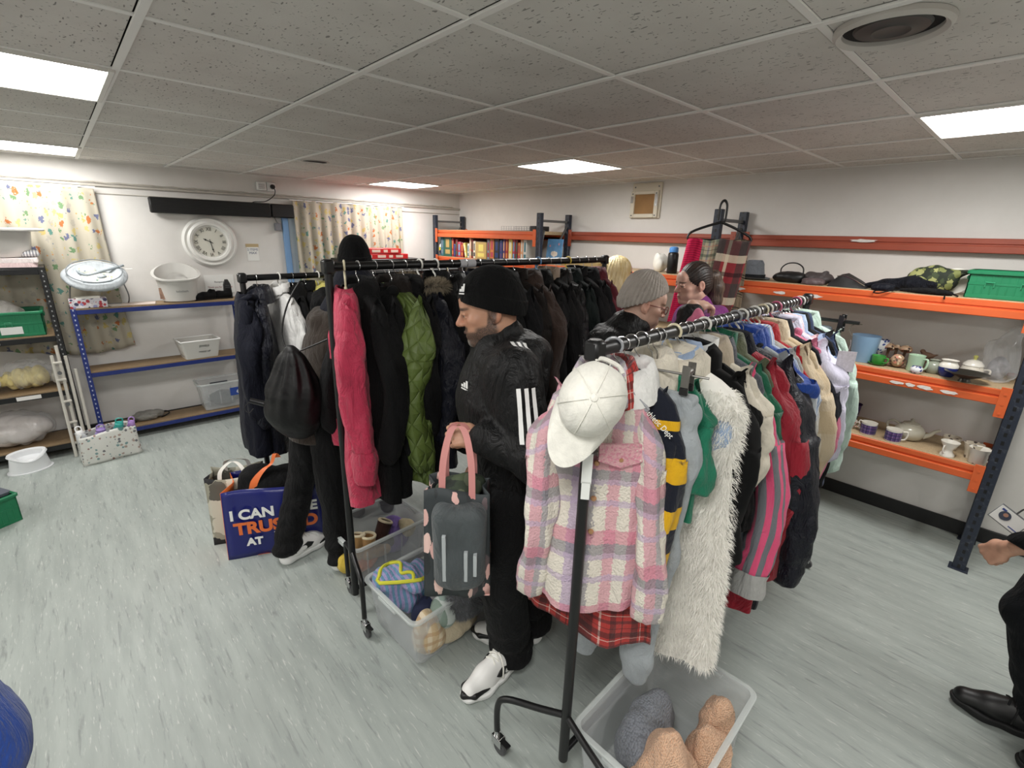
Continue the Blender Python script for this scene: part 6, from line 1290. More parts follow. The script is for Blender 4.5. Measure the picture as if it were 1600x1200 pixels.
um = thing('folding_umbrella', 'black folding umbrella poking out of the drawstring bag', 'umbrella', (.62,2.42,1.035), 0); one('canopy', BT, lambda m: m.tube([(0,0,0),(.08,-.03,-.03),(.15,-.05,-.05)], [.018,.022,.02], 12), parent=um); one('handle', dark_plastic, lambda m: m.tube([(-.06,.03,.025),(0,0,0)], [.013,.014], 12), parent=um); one('strap', dark_plastic, lambda m: m.tube([(-.06,.03,.02),(-.085,.04,-.01),(-.07,.035,-.04),(-.05,.03,-.02)], .002, 5, sub=3), parent=um)
# ID card
t = thing('id_card', 'white ID card on a black lanyard at the right edge', 'badge', (2.655,-.125,.80), 0); one('card', whp, lambda m: m.box((-.045,-.0012,-.03),(.055,.0012,.034),.003), parent=t); one('holder', plain('card_frame', (120,122,124), .4), lambda m: m.box((-.048,0,-.033),(.058,.0035,.04),.004), parent=t)
one('photo', plain('portrait_print', (60,66,84), .5), lambda m: m.disc((-.012,-.0018,.004), .019, .001, 24, 'Y'), parent=t); one('face_print', plain('portrait_face', (176,130,108), .5), lambda m: m.disc((-.012,-.0026,.008), .008, .001, 16, 'Y'), parent=t); one('print_line', plain('print_blue', (52,72,140), .5), lambda m: (m.box((.02,-.002,-.022),(.05,-.0012,-.018),.0003), m.box((-.036,-.002,.018),(-.02,-.0012,.026),.0003)), parent=t)
t.rotation_euler = (Matrix.Rotation(R(-80), 3, 'Z') @ Matrix.Rotation(R(-25), 3, 'X') @ Matrix.Rotation(R(32), 3, 'Y')).to_euler(); one('lanyard', black_paint, lambda m: m.tube([(.005,.002,.036),(.01,.0,.08),(.06,.02,.14)], .003, 6, sub=3), parent=t)
# white cap on the rail end
capw = cloth('cap_white', (226,224,215), .85, wb=.3, wrinkle=.12, ws=14)
ct = thing('baseball_cap', 'off white baseball cap hung on the near end of the front rail', 'cap', (.945,.712,1.455)); ct.scale = (1.08,)*3
S = SDF((-.12,-.12,-.09), (.12,.13,.13), .0035); S.ell((0,.0,.0), (.078,.092,.098), .01); S.clip(2, -.005); I = SDF((-.12,-.12,-.09), (.12,.13,.13), .0035); I.ell((0,0,-.006), (.068,.082,.087), .01); S.f = np.maximum(S.f, -I.f)
B2 = SDF((-.12,-.12,-.09), (.12,.13,.13), .0035); B2.ell((0,.094,.012), (.036,.03,.028), .004); S.f = np.maximum(S.f, -B2.f); m_ = np.nonzero(np.abs(S.f) < .012); a_ = np.arctan2(S.ax[0][m_[0]], S.ax[1][m_[1]]); S.f[m_] += (.0016*(np.abs(np.sin(a_*3)) < .07)).astype(np.float32); S.wrinkle(.0022, 16, 4)
S.build('crown', capw, ct, 1)
def brim(m):
    r1 = []; r2 = []
    for k in range(25):
        a = R(200+140*k/24); ca, sa = math.cos(a), math.sin(a); r1.append((.076*ca, .090*sa, -.002)); e = .5+.5*math.sin(PI*k/24); r2.append((.082*ca, .092*sa-.088*math.sin(PI*k/24)**.8, -.010+.012*abs(ca)**2*-1))
    m.loft([[Vector(p)+Vector((0,0,.002)) for p in r1], [Vector(p)+Vector((0,0,.002)) for p in r2], [Vector(p)-Vector((0,0,.0015)) for p in r2], [Vector(p)-Vector((0,0,.0015)) for p in r1]], False, closed=False)
one('brim', capw, brim, parent=ct, angle=60); one('button', capw, lambda m: m.lathe([(.009,.094),(.008,.1),(.001,.103)], 14), parent=ct); one('strap', capw, lambda m: m.tube([(.036,.085,.004),(.02,.097,.002),(-.02,.097,.002),(-.036,.085,.004)], .006, 8, sub=3), parent=ct)
_z = Vector((-.72,-.60,.34)).normalized(); _ny = Vector((-.73*.42,.68*.42,-1.0)); _yy = -(_ny-_z*_ny.dot(_z)).normalized(); _xx = _yy.cross(_z)
ct.rotation_euler = Matrix((( _xx.x,_yy.x,_z.x),(_xx.y,_yy.y,_z.y),(_xx.z,_yy.z,_z.z))).to_euler()
def seams(m):
    for k in range(6):
        a = R(30+60*k); m.tube([(.0788*math.cos(a)*math.sin(q), .0928*math.sin(a)*math.sin(q), .0990*math.cos(q)) for q in [R(8+9*j) for j in range(10)]], .0013, 5)
one('seams', capw, seams, parent=ct)
one('hem_label', plain('tag_white', (228,230,226), .6), lambda m: (m.box((-.014,-.001,-.06),(.014,.001,.03),.0005), m.box((-.012,-.001,-.11),(.012,.001,-.055),.0005)), 'white paper tag stuck on the near post of the front rail', 'tag', loc=(.965,.725,1.26), rz=R(-52))
# ---------------------------------------------------------------- things on the right hand racking
Z1, Z2, Z3 = 1.585, 1.118, .657
def cup(name, label, c, prof, mat, handle=None, rz=0, cat='mug', seg=28, lid=None, extra=None, inner=True, th=.0025):
    t = thing(name, label, cat, c, R(rz)); ins = [(max(r-th, .001), z) for r, z in prof[::-1] if z > prof[0][1]+.002]
    one('body', mat, lambda m: m.lathe(list(prof)+(ins+[(.001, prof[0][1]+.004)] if inner else []), seg, cap=False) if inner else m.lathe(prof, seg), parent=t, angle=50)
    if handle:
        x, z0, z1, w_, r = handle; one('handle', mat if not isinstance(mat, list) else mat[0], lambda m: m.tube([(x,0,z1),(x+w_*.8,0,z1+.004),(x+w_,0,(z0+z1)/2+.006),(x+w_*.7,0,z0+.004),(x-.002,0,z0)], r, 8, sub=5), parent=t)
    if extra: extra(t)
    return t
glaze_w = plain('glaze_white', (226,222,212), .18); glaze_g = plain('glaze_sage', (150,156,142), .2, var=.1); glaze_b = plain('glaze_cobalt', (38,48,112), .2); gl_mint = plain('glaze_mint', (178,206,178), .25)
t = thing('trilby_hat', 'grey trilby hat with dark band at the left end of the top shelf', 'hat', (3.80,1.475,Z1)); felt = cloth('felt_grey', (106,110,116), .95)
S = SDF((-.12,-.14,-.01), (.12,.14,.14), .004); S.chain([(0,0,.02),(0,0,.095)], [.080,.066], .02, flat=((1,0,0), 1.15)); S.ell((0,0,.128), (.022,.07,.025), .012, 's'); S.ell((-.05,-.065,.11), (.03,.02,.03), .01, 's'); S.clip(2, .004); S.build('crown', felt, t, 1)
one('hat_band', cloth('band_dark', (34,36,42), .7), lambda m: m.loft([[(.0735*math.cos(a), .0835*math.sin(a), z) for a in [2*PI*k/32 for k in range(32)]] for z in (.010,.038)], False), parent=t); one('brim', felt, lambda m: m.loft([[(r*.92*math.cos(a), r*math.sin(a), z+.012*abs(math.cos(a))*(r > .1)) for a in [2*PI*k/40 for k in range(40)]] for r, z in ((.07,.004),(.115,.003),(.118,.006),(.07,.009))], False), parent=t)
t = thing('handbag', 'black handbag with a tall loop handle on the top shelf', 'bag', (3.79,1.19,Z1)); lea = plain('leather_dark', (22,21,22), .45, bs=.3, bscale=40)
softheap('pouch', lea, (0,.02,0), (.07,.10,.035), t, 51, .008, 18); one('handle', lea, lambda m: m.tube([(0,.09,.04),(0,.095,.09),(0,.06,.125),(0,.0,.13),(0,-.045,.10),(0,-.05,.045)], .0045, 7, sub=5), parent=t)
heap('purse', 'brown grey soft purse between the handbag and the black pouch', 'purse', plain('purse_brown', (66,58,58), .6, bs=.4, bscale=50), (3.80,1.04,Z1), (.06,.085,.045), seed=53, amp=.012, freq=22, h=.006); heap('clutch_bag', 'small mauve clutch bag lying in front of the brown purse', 'purse', plain('clutch_mauve', (92,78,80), .5, bs=.4, bscale=60), (3.72,1.04,Z1), (.035,.06,.016), seed=54, amp=.006, freq=24, h=.005)
t = thing('cosmetic_pouch', 'black zipped pouch with folded flap on the top shelf', 'bag', (3.78,.86,Z1)); lea2 = plain('pouch_black', (28,27,28), .55, bs=.2)
one('body', lea2, lambda m: m.loft([[(-.07,y*1.0,0),(.07,y,0),(.05,y*.96,h_),(-.05,y*.96,h_*.8)] for y, h_ in ((-.11,.015),(-.06,.045),(.02,.085),(.06,.075),(.10,.03))]), parent=t, angle=60); one('zip', chrome, lambda m: m.tube([(-.05,-.10,.018),(-.05,-.05,.045),(-.05,.02,.072),(-.05,.06,.066)], .003, 6), parent=t)
t = thing('folded_umbrella', 'navy folded umbrella with pale handle ends on the top shelf', 'umbrella', (3.79,.60,Z1)); NV = cloth('brolly_navy', (20,24,40), .55, wb=0, wrinkle=.6, ws=20)
S = SDF((-.10,-.19,-.01), (.10,.21,.12), .005); S.chain([(0,.16,.02),(0,.06,.035),(0,-.06,.048),(0,-.15,.045)], [.018,.036,.05,.045], .02, flat=((0,0,1), 1.1)); S.wrinkle(.006, 24, 3, .8); S.clip(2, .001); S.build('canopy', NV, t, 1); one('rib_ends', plain('bone_tip', (214,204,184), .4), lambda m: [m.tube([(.01*k-.01,.155,.018),(.012*k-.012,.20,.012+.006*k)], .004, 6) for k in range(3)], parent=t)
heap('sunglasses_case', 'small dark blue soft case in front of the folded umbrella', 'case', cloth('case_navy', (24,28,44), .6), (3.70,.66,Z1), (.03,.05,.018), seed=56, amp=.003, freq=20, h=.005)
t = thing('camouflage_cap', 'camouflage bucket cap standing beside the green crate', 'cap', (3.82,.435,Z1)); cm = motif('leaf_camo', (34,42,30), [(116,122,70),(58,68,42),(150,152,96),(24,28,22)], 30, .6, 'Object', (1,1,1), .95, .8)[0]
S = SDF((-.11,-.18,-.01), (.11,.16,.19), .005); S.ell((0,.02,.075), (.06,.12,.085), .02); S.chain([(0,-.06,.11),(0,-.14,.135)], [.04,.02], .02, flat=((0,0,1), 1.6)); S.wrinkle(.006, 18, 6); S.clip(2, .001); S.build('crown', cm, t, 1); one('brim', cm, lambda m: m.box((-.03,-.165,.13),(.03,-.10,.142),.004), parent=t)
t = thing('dinner_plate', 'white plate leaning behind the camouflage cap', 'plate', (3.90,.36,Z1)); one('plate', glaze_w, lambda m: m.lathe([(.001,.0),(.045,.0),(.062,.007),(.078,.01),(.078,.013),(.06,.01),(.001,.004)], 36, cap=False), parent=t); t.rotation_euler = (0, R(-68), 0); t.location.z += .07
t = thing('wrist_strap_umbrella', 'slim black umbrella lying along the front edge of the top shelf', 'umbrella', (3.685,.47,Z1)); one('canopy', BT, lambda m: m.tube([(0,.10,.014),(0,.02,.018),(0,-.08,.018),(0,-.14,.012)], [.008,.016,.018,.01], 10, sub=3), parent=t); one('loop', BT, lambda m: m.tube([(0,.10,.014),(-.03,.14,.006),(-.045,.19,-.012),(-.035,.22,-.01),(.0,.2,.008),(0,.12,.014)], .004, 6, sub=5), parent=t); one('tassel', BT, lambda m: (m.tube([(0,-.14,.012),(-.012,-.165,.004)], .005, 6), m.tube([(-.03,-.11,.006),(-.034,-.112,-.018)], .004, 6)), parent=t)
def crate(name, label, c, L, W, Hh, rz, open_side=True, hl=True):
    t = thing(name, label, 'crate', c, R(rz)); G = plain('crate_green', (22,118,78), .45, var=.08); a, b = L/2, W/2
    def f(m):
        m.box((-a+.01,-b+.01,0),(a-.01,b-.01,.005),.001)
        for s in (-1, 1):
            for (z0, z1) in ((0,.02),(Hh*.48,Hh*.56),(Hh-.022,Hh)):
                m.box((-a,s*b-.004,z0),(a,s*b+.004,z1),.002); m.box((s*a-.004,-b,z0),(s*a+.004,b,z1),.002)
            n = max(6, int(L/.03))
            for k in range(n+1):
                x = -a+2*a*k/n; m.box((x-.003,s*b-.003,0),(x+.003,s*b+.003,Hh),.001)
            n = max(4, int(W/.03))
            for k in range(n+1):
                y = -b+2*b*k/n; m.box((s*a-.003,y-.003,0),(s*a+.003,y+.003,Hh),.001)
            if not open_side: m.box((-a,s*b-.002,.01),(a,s*b+.002,Hh-.02),.001); m.box((s*a-.002,-b,.01),(s*a+.002,b,Hh-.02),.001)
    one('body', G, f, parent=t); one('rim', G, lambda m: m.loft([rrect(a-.002,b-.002,.01,Hh-.02), rrect(a+.016,b+.016,.02,Hh-.016), rrect(a+.016,b+.016,.02,Hh-.002), rrect(a+.01,b+.01,.02,Hh+.003), rrect(a-.004,b-.004,.01,Hh+.002)], False), parent=t)
    for s in (-1, 1): one('handle', G, lambda m: m.box((s*(a+.006)-.01,-.06,Hh-.05),(s*(a+.006)+.012,.06,Hh-.03),.003), parent=t)
    for x in (-.07, .07): one('latch', plain('latch_green', (60,150,110), .4), lambda m: m.tube([(x-.018,-b-.008,Hh*.42),(x-.018,-b-.012,Hh*.6),(x+.018,-b-.012,Hh*.6),(x+.018,-b-.008,Hh*.42)], .003, 6), parent=t)
    if hl:
        for q in (((-.10,-b-.009,Hh*.3),(-.085,-b-.006,Hh*.8)), ((.02,-b-.009,Hh*.12),(.14,-b-.006,Hh*.42))): one('sticker', plain('sticker_white', (220,222,218), .6), lambda m: m.box(q[0], q[1], .0005), parent=t)
    return t
crate('plastic_crate', 'green folding crate at the right end of the top shelf', (3.86,.125,Z1), .32, .26, .145, -90, False, False)
# middle shelf
bl_ = plain('enamel_blue', (138,172,204), .35, var=.05)
t = cup('bucket_vase', 'pale blue tapered bucket with a wire handle on the middle shelf', (3.80,.695,Z2), [(.062,0),(.064,.004),(.078,.165),(.080,.17)], bl_, None, 0, 'bucket', th=.003); one('wire_handle', chrome, lambda m: m.tube([(0,.08,.15),(-.0,.105,.19),(0,.09,.225),(0,.04,.235)], .0022, 6, sub=5), parent=t)
delft = motif('delft', (228,228,230), [(40,52,120),(60,76,140)], 50, .45, 'Object', (1,1,1), .7, .25)[0]
cup('goblet', 'blue and white footed china goblet behind the green cup', (3.86,.625,Z2), [(.024,0),(.010,.012),(.008,.05),(.02,.065),(.042,.09),(.044,.125),(.047,.15)], delft, None, 0, 'goblet')
gcup = plain('cup_green', (70,150,70), .3); t = thing('saucer', 'green saucer under the small green cup', 'saucer', (3.755,.60,Z2)); one('dish', gcup, lambda m: m.lathe([(.001,.002),(.03,.002),(.048,.012),(.05,.014),(.03,.006),(.001,.005)], 28, cap=False), parent=t)
cup('tea_cup', 'small green cup on a green saucer on the middle shelf', (3.755,.60,Z2+.006), [(.020,0),(.032,.01),(.036,.05),(.037,.055)], gcup, (.034,.014,.042,.024,.004), -110, 'cup')
shell = motif('owl_shell', (170,140,112), [(226,210,180),(90,66,52),(200,130,110),(60,44,36)], 60, .5, 'Object', (1,1,1), .95, .5)[0]; wd_ = plain('drift_wood', (96,70,52), .7, var=.3, vs=40)
for lb, y, x, z, r in (('upper left carved shell mushroom ornament on the middle shelf', .575, 3.86, .10, .034), ('upper middle carved shell ornament on the middle shelf', .535, 3.86, .105, .022), ('upper right carved shell mushroom ornament on the middle shelf', .49, 3.86, .10, .034)):
    t = thing('ornament', lb, 'ornament', (x,y,Z2)); one('stem', wd_, lambda m: m.tube([(0,0,0),(.01,.004,z*.5),(0,0,z)], [.012,.007,.009], 8, sub=3), parent=t); S = SDF((-.05,-.05,z-.03), (.05,.05,z+.05), .003); S.ell((0,0,z+.006), (r,r,r*.75), .005); S.ell((-.02,0,z-.012), (r*.8,r*.7,r*.5), .006, 's'); S.build('cap', shell, t, 1)
t = thing('ornament', 'round speckled owl ornament on a wooden base on the middle shelf', 'ornament', (3.77,.505,Z2)); one('base', wd_, lambda m: m.tube([(0,.06,.008),(.01,0,.012),(0,-.07,.008)], [.008,.014,.007], 8, sub=4), parent=t); S = SDF((-.05,-.05,.0), (.05,.05,.10), .0035); S.ell((0,0,.045), (.034,.036,.04), .01); S.ell((-.034,.012,.058), (.010,.010,.010), .004, 's'); S.ell((-.034,-.012,.058), (.010,.010,.010), .004, 's'); S.build('owl', shell, t, 1)
mg = cup('mug', 'tall mint green mug with a blue swirl on the middle shelf', (3.765,.415,Z2), [(.038,0),(.040,.004),(.042,.095),(.043,.098)], gl_mint, (.040,.022,.078,.028,.0055), -118, 'mug'); one('swirl', glaze_b, lambda m: m.loft([[(-.0425*math.cos(R(-20)+p/.0425), .0425*math.sin(R(-20)+p/.0425), .045+q) for p, q in [(r_*math.cos(a), r_*math.sin(a)) for a in [2*PI*k/20 for k in range(20)]]] for r_ in (.026,.008)], True), parent=mg)
cup('bowl', 'tiny blue and white china pot before the mint mug', (3.70,.395,Z2), [(.018,0),(.030,.012),(.032,.028),(.022,.042),(.02,.044)], delft, None, 0, 'pot'); cup('vase', 'round sage grey pottery vase on the middle shelf', (3.79,.33,Z2), [(.026,0),(.040,.018),(.044,.04),(.036,.062),(.022,.070),(.021,.078),(.026,.082)], glaze_g, None, 0, 'vase')
t = cup('vase', 'two tone cream and cobalt blue vase on the middle shelf', (3.765,.262,Z2), [(.034,.052),(.046,.056),(.046,.068),(.036,.082),(.032,.09),(.041,.098)], glaze_w, None, 0, 'vase'); one('glazed_base', glaze_b, lambda m: m.lathe([(.028,0),(.042,.02),(.0465,.045),(.046,.056)], 28), parent=t)
t = cup('footed_bowl', 'wide dark metal footed bowl near the edge of the middle shelf', (3.70,.175,Z2), [(.03,0),(.026,.006),(.022,.018),(.05,.03),(.092,.052),(.10,.054)], plain('pewter', (74,72,66), .4, .7, bs=.4, bscale=120), None, 0, 'bowl', th=.004)
t = cup('sugar_bowl', 'white floral lidded sugar bowl behind the dark footed bowl', (3.87,.165,Z2), [(.036,0),(.05,.02),(.054,.045),(.046,.07)], motif('floral_white', (226,220,206), [(170,160,120),(150,130,110)], 60, .3, 'Object', (1,1,1), .5, .25)[0], (.05,.016,.052,.03,.005), -100, 'bowl'); one('lid', glaze_w, lambda m: m.lathe([(.05,.07),(.048,.078),(.03,.098),(.012,.104)], 28), parent=t); one('lid_knob', plain('knob_yellow', (208,206,120), .4), lambda m: m.lathe([(.006,.102),(.009,.115),(.012,.124),(.005,.13)], 14), parent=t)
t = thing('wooden_bird', 'small dark brown carved bird behind the mint mug', 'ornament', (3.90,.385,Z2)); S = SDF((-.05,-.06,0), (.05,.06,.13), .004); S.ell((0,0,.08), (.02,.032,.022), .01); S.ell((0,.026,.104), (.013,.014,.013), .01); S.cone((0,-.02,.08),(0,-.05,.095), .010, .004, .01); S.cone((0,0,0),(0,0,.07), .014, .007, .01); S.build('body', wd_, t, 1)
S = SDF((-.16,-.18,-.01), (.16,.18,.34), .007); S.chain([(0,0,.05),(.02,.02,.15),(.04,-.03,.27)], [.10,.10,.05], .04); S.wrinkle(.02, 13, 8); S.clip(2, .001); sb = S.build('plastic_sack', BAGF, None, 1, loc=(3.88,.055,Z2)); sb.scale = (.8,.7,1); tag(sb, 'clear plastic bag standing at the right end of the middle shelf', 'bag')
heap('packet_paper', 'grey patterned packet inside the clear bag at the right end', 'packet', plain('packet_grey', (130,128,130), .6, var=.3, vs=30), (3.89,.06,Z2), (.04,.04,.07), seed=61, amp=.01, freq=18, h=.006)
# lower shelf
t = cup('tartan_mug', 'white mug with purple tartan band, left of the white teapot', (3.745,.555,Z3), [(.040,0),(.042,.004),(.043,.075),(.044,.08)], glaze_w, (.041,.016,.066,.03,.005), 62, 'mug'); tm = plaid('mug_tartan', (84,66,120), [(0,.3,(46,40,76)),(.5,.55,(190,180,190))], [(0,.3,(46,40,76)),(.5,.55,(170,90,110))], (.022,.022), src='Object', wob=0, fuzz=0, wrinkle=0)
band = lambda t_: one('tartan_band', tm, lambda m: m.lathe([(.0432,.008),(.0442,.068)], 32, cap=False), parent=t_)
band(t); t = cup('tartan_mug', 'white mug with purple tartan band, in front of the white teapot', (3.73,.42,Z3), [(.040,0),(.042,.004),(.043,.075),(.044,.08)], glaze_w, (.041,.016,.066,.03,.005), -70, 'mug'); band(t)
purp = motif('polka_purple', (58,34,92), [(220,214,226)], 34, .22, 'Object', (1,1,1), .6, .6, 0)[0]
cup('bucket_vase', 'dark purple polka dot metal pot at the left of the lower shelf', (3.86,.69,Z3), [(.034,0),(.036,.03),(.042,.05),(.05,.145),(.056,.15)], purp, None, 0, 'pot'); cup('tea_cup', 'small white cup with brown trim partly behind the mint coat', (3.77,.665,Z3), [(.020,0),(.034,.03),(.037,.06)], motif('rose_cup', (228,220,210), [(190,110,80)], 50, .35)[0], (.034,.02,.05,.02,.004), -90, 'cup')
t = thing('teapot', 'white glazed teapot with lid on the lower shelf', 'teapot', (3.86,.36,Z3)); PT = plain('teapot_glaze', (196,192,176), .15)
one('body', PT, lambda m: m.lathe([(.045,0),(.065,.012),(.08,.04),(.078,.065),(.06,.09),(.04,.1)], 36), parent=t); one('lid', PT, lambda m: m.lathe([(.046,.097),(.044,.106),(.02,.116),(.008,.118),(.012,.13),(.004,.136)], 28), parent=t); one('spout', PT, lambda m: m.tube([(0,-.07,.035),(0,-.10,.055),(0,-.12,.085),(0,-.145,.10)], [.018,.013,.010,.008], 12, sub=4), parent=t); one('handle', PT, lambda m: m.tube([(0,.06,.085),(0,.095,.10),(0,.12,.08),(0,.112,.045),(0,.078,.03)], .007, 10, sub=5), parent=t)
choc = motif('brown_print', (216,206,188), [(70,58,50),(96,80,66)], 44, .4, 'Object', (1,1,1), .5, .3)[0]
cup('tumbler', 'white tumbler with brown print at the back of the lower shelf', (3.86,.155,Z3), [(.030,0),(.032,.004),(.045,.075),(.046,.08)], choc, None, 0, 'cup'); cup('pedestal_cup', 'white flared pedestal cup near the edge of the lower shelf', (3.715,.15,Z3), [(.034,0),(.034,.012),(.022,.03),(.022,.045),(.044,.085),(.045,.09)], glaze_w, (.024,.02,.062,.02,.004), 150, 'cup')
cup('tumbler', 'white printed cup behind the rightmost cup of the lower shelf', (3.79,.05,Z3), [(.032,0),(.032,.02),(.036,.04),(.046,.085),(.047,.09)], choc, None, 0, 'cup'); cup('mug', 'rightmost white mug with grey motif on the lower shelf', (3.72,.02,Z3), [(.036,0),(.04,.004),(.044,.085),(.05,.092)], motif('grey_motif', (228,224,214), [(120,116,112)], 40, .3, 'Object', (1,1,1), .4, .3)[0], (.042,.014,.07,.026,.005), -60, 'mug')
# top shelf beyond: flask, board games, books, basket lid
t = thing('drink_flask', 'black flask with a blue cap standing on the far top shelf', 'flask', (3.78,2.13,Z1-.003)); one('body', black_paint, lambda m: m.lathe([(.040,0),(.043,.006),(.043,.20),(.04,.225),(.03,.235)], 24), parent=t); one('cap', plain('cap_sky', (84,146,214), .4), lambda m: m.lathe([(.034,.232),(.037,.24),(.036,.285),(.026,.295)], 24), parent=t); t.rotation_euler = (R(-4), R(6), 0); t.scale = (1,1,.72)
heap('paper_bag', 'crumpled white paper bag beside the black flask', 'bag', plain('tissue', (222,220,212), .7), (3.87,2.30,Z1-.003), (.06,.06,.08), seed=63, amp=.012, freq=18, h=.006)
t = thing('wicker_tray', 'shallow tan wicker tray at the end of the top shelf beyond the tall rail', 'tray', (3.80,3.05,Z1-.003)); one('weave', plain('wicker', (176,156,106), .8, bs=1, bscale=90, bd=.004), lambda m: m.loft([rrect(.12,.24,.03,0), rrect(.14,.26,.03,.045), rrect(.134,.254,.028,.045), rrect(.115,.235,.028,.006)], True), parent=t)
bz = 1.577; rnd = random.Random(5)
cols = [(150,42,48),(206,204,196),(34,60,110),(214,196,104),(120,30,36),(196,120,60),(60,110,120),(86,64,110),(224,214,190),(46,90,70),(170,60,80),(120,130,140),(216,160,120),(40,40,48),(180,150,90),(100,150,180)]
shade = ['wine red','off white','navy','straw yellow','maroon','ochre','teal','violet','cream','bottle green','raspberry','slate','peach','charcoal','sand','sky blue']
y = 5.40; k = 0; hid = []
def book(y0, w_, h_, d_, ci, lean=0, name='book', lab=None, extra=None):
    t = thing(name, lab or '', 'book' if name == 'book' else 'board game', (3.70, y0, bz), 0, 'books and games on the far shelf'); c = plain('cover_%d' % ci, cols[ci], .45); 
    one('cover', c, lambda m: m.box((0,-w_,0),(d_,0,h_),.003), parent=t); one('spine_print', plain('print_%d' % ((ci+5) % 16), cols[(ci+5) % 16], .5), lambda m: (m.box((-.0012,-w_*.8,h_*.12),(.001,-w_*.2,h_*.34),.0004), m.box((-.0012,-w_*.72,h_*.45),(.001,-w_*.28,h_*.86),.0004)), parent=t)
    one('pages', glaze_w, lambda m: m.box((.004,-w_*.88,h_-.001),(d_-.004,-w_*.12,h_+.001),.0003), parent=t); t.rotation_euler = (R(lean), 0, 0); return t
seq = [('board game',.055,.23,6,0),('board game',.14,.24,9,0),('book',.028,.22,0,0),('book',.03,.15,2,0),('book',.035,.21,4,0),('book',.05,.18,10,0),('book',.04,.17,0,0),('book',.032,.17,3,-14),('book',.03,.165,1,0),('book',.028,.24,12,0),('book',.026,.22,4,0),('board game',.035,.20,8,0),('board game',.17,.19,14,0),('book',.04,.22,11,0),('board game',.06,.245,5,0),('board game',.07,.235,13,0),('book',.045,.22,2,0),('book',.03,.24,7,0),('book',.04,.245,0,0),('board game',.05,.24,3,0),('book',.035,.24,10,0),('book',.03,.235,4,0),('book',.03,.20,5,0),('book',.032,.245,12,0),('book',.045,.24,1,0)]
nth = {}
for kind, w_, h_, ci, ln in seq:
    w_ *= 1.22; nth.setdefault((kind, ci), 0); nth[(kind, ci)] += 1; q = ['', 'second ', 'third '][nth[(kind, ci)]-1]
    t = book(y-(.03 if ln else 0), w_*.97, h_, .20+.02*rnd.random(), ci, ln, 'book' if kind == 'book' else 'board_game', q+shade[ci]+(' book' if kind == 'book' else ' board game box')+' upright on the far orange shelf'+(' counted from the left' if q or True else '')); y -= w_+.004+(.035 if ln else 0)
print('books end', y)
t = thing('picture_book', 'blue picture book leaning at the end of the far shelf', 'book', (3.80,3.50,bz), R(-8)); one('cover', plain('cover_sea', (84,132,172), .35, var=.25, vs=14), lambda m: m.box((-.004,-.11,0),(.012,.13,.25),.002), parent=t); one('cloud_print', plain('print_cream', (220,206,190), .5), lambda m: [m.disc((-.0045,yy,zz), r_, .001, 18, 'X') for yy, zz, r_ in ((.0,.10,.03),(.03,.105,.022),(-.03,.102,.022))], parent=t); one('dot_print', plain('print_rose', (190,130,140), .5), lambda m: [m.disc((-.0045,yy,zz), .012, .001, 14, 'X') for yy, zz in ((.08,.18),(-.06,.2),(.05,.03))], parent=t); t.rotation_euler = (0, R(6), R(-8))
t = thing('metal_strip', 'grey metal strip leaning against the blue picture book', 'strip', (3.76,3.68,bz)); one('strip', grey_metal, lambda m: m.box((-.004,-.012,0),(.004,.012,.34),.001), parent=t); t.rotation_euler = (R(12), 0, 0)
t = thing('wire_basket', 'flat wire basket with black ends on top of the far racking bay', 'basket', (3.80,3.95,1.90)); one('wires', grey_metal, lambda m: [m.box((x-.001,-.26,z-.001),(x+.001,.26,z+.001),.0002) for x in (-.1,.1) for z in (.005,.025,.045)]+[m.box((-.1,yy-.001,.004),(.1,yy+.001,.006),.0002) for yy in [-.26+.04*k for k in range(14)]]+[m.box((s*.1-.001,yy-.001,.004),(s*.1+.001,yy+.001,.046),.0002) for s in (-1,1) for yy in [-.26+.04*k for k in range(14)]], parent=t); one('end_block', dark_plastic, lambda m: (m.box((-.105,-.275,0),(.105,-.19,.05),.004)), parent=t)
heap('toy_bag', 'purple and yellow soft toy at the left end of the far shelf', 'soft toy', motif('toy_print', (52,40,80), [(220,200,40),(230,228,220),(40,36,50)], 14, .5)[0], (3.76,5.42,bz), (.06,.03,.10), seed=65, amp=.008, freq=14, h=.008)
# red game boxes on a low black cabinet by the right curtain
t = thing('dark_cabinet', 'black topped cabinet below the right curtain', 'cabinet', (2.75,5.27,0)); one('carcass', dark_plastic, lambda m: m.box((-.46,-.2,0),(.46,.2,1.535),.004), parent=t); one('top', black_paint, lambda m: m.box((-.48,-.22,1.535),(.48,.22,1.56),.004), parent=t); one('paper', whp, lambda m: m.box((.02,-.224,1.50),(.16,-.221,1.525),.0005), parent=t); one('shelf_edge', grey_metal, lambda m: m.box((-.44,-.206,1.46),(.44,-.2,1.48),.001), parent=t)
redb = plain('box_red', (202,40,44), .35); lab_ = plain('box_print', (236,206,190), .5)
for i, (lb, x, z, L_) in enumerate((('lower red board game box on the black cabinet', 2.72, 1.56, .62), ('upper red board game box on the black cabinet', 2.66, 1.618, .56))):
    t = thing('game_box', lb, 'board game', (x,5.22,z), R(1-2*i), 'red game boxes on the cabinet'); one('lid', redb, lambda m: m.box((-L_/2,-.13,.0),(L_/2,.13,.055),.003), parent=t); one('side_print', lab_, lambda m: [m.box((xx,-.1315,.014),(xx+ww,-.129,.042),.0004) for xx, ww in ((-.22,.07),(-.08,.10),(.06,.05),(.15,.09))], parent=t); one('stripe', plain('box_gold', (226,160,60), .5), lambda m: m.box((-L_/2,-.1312,.004),(-L_/2+.06,-.129,.05),.0004), parent=t)
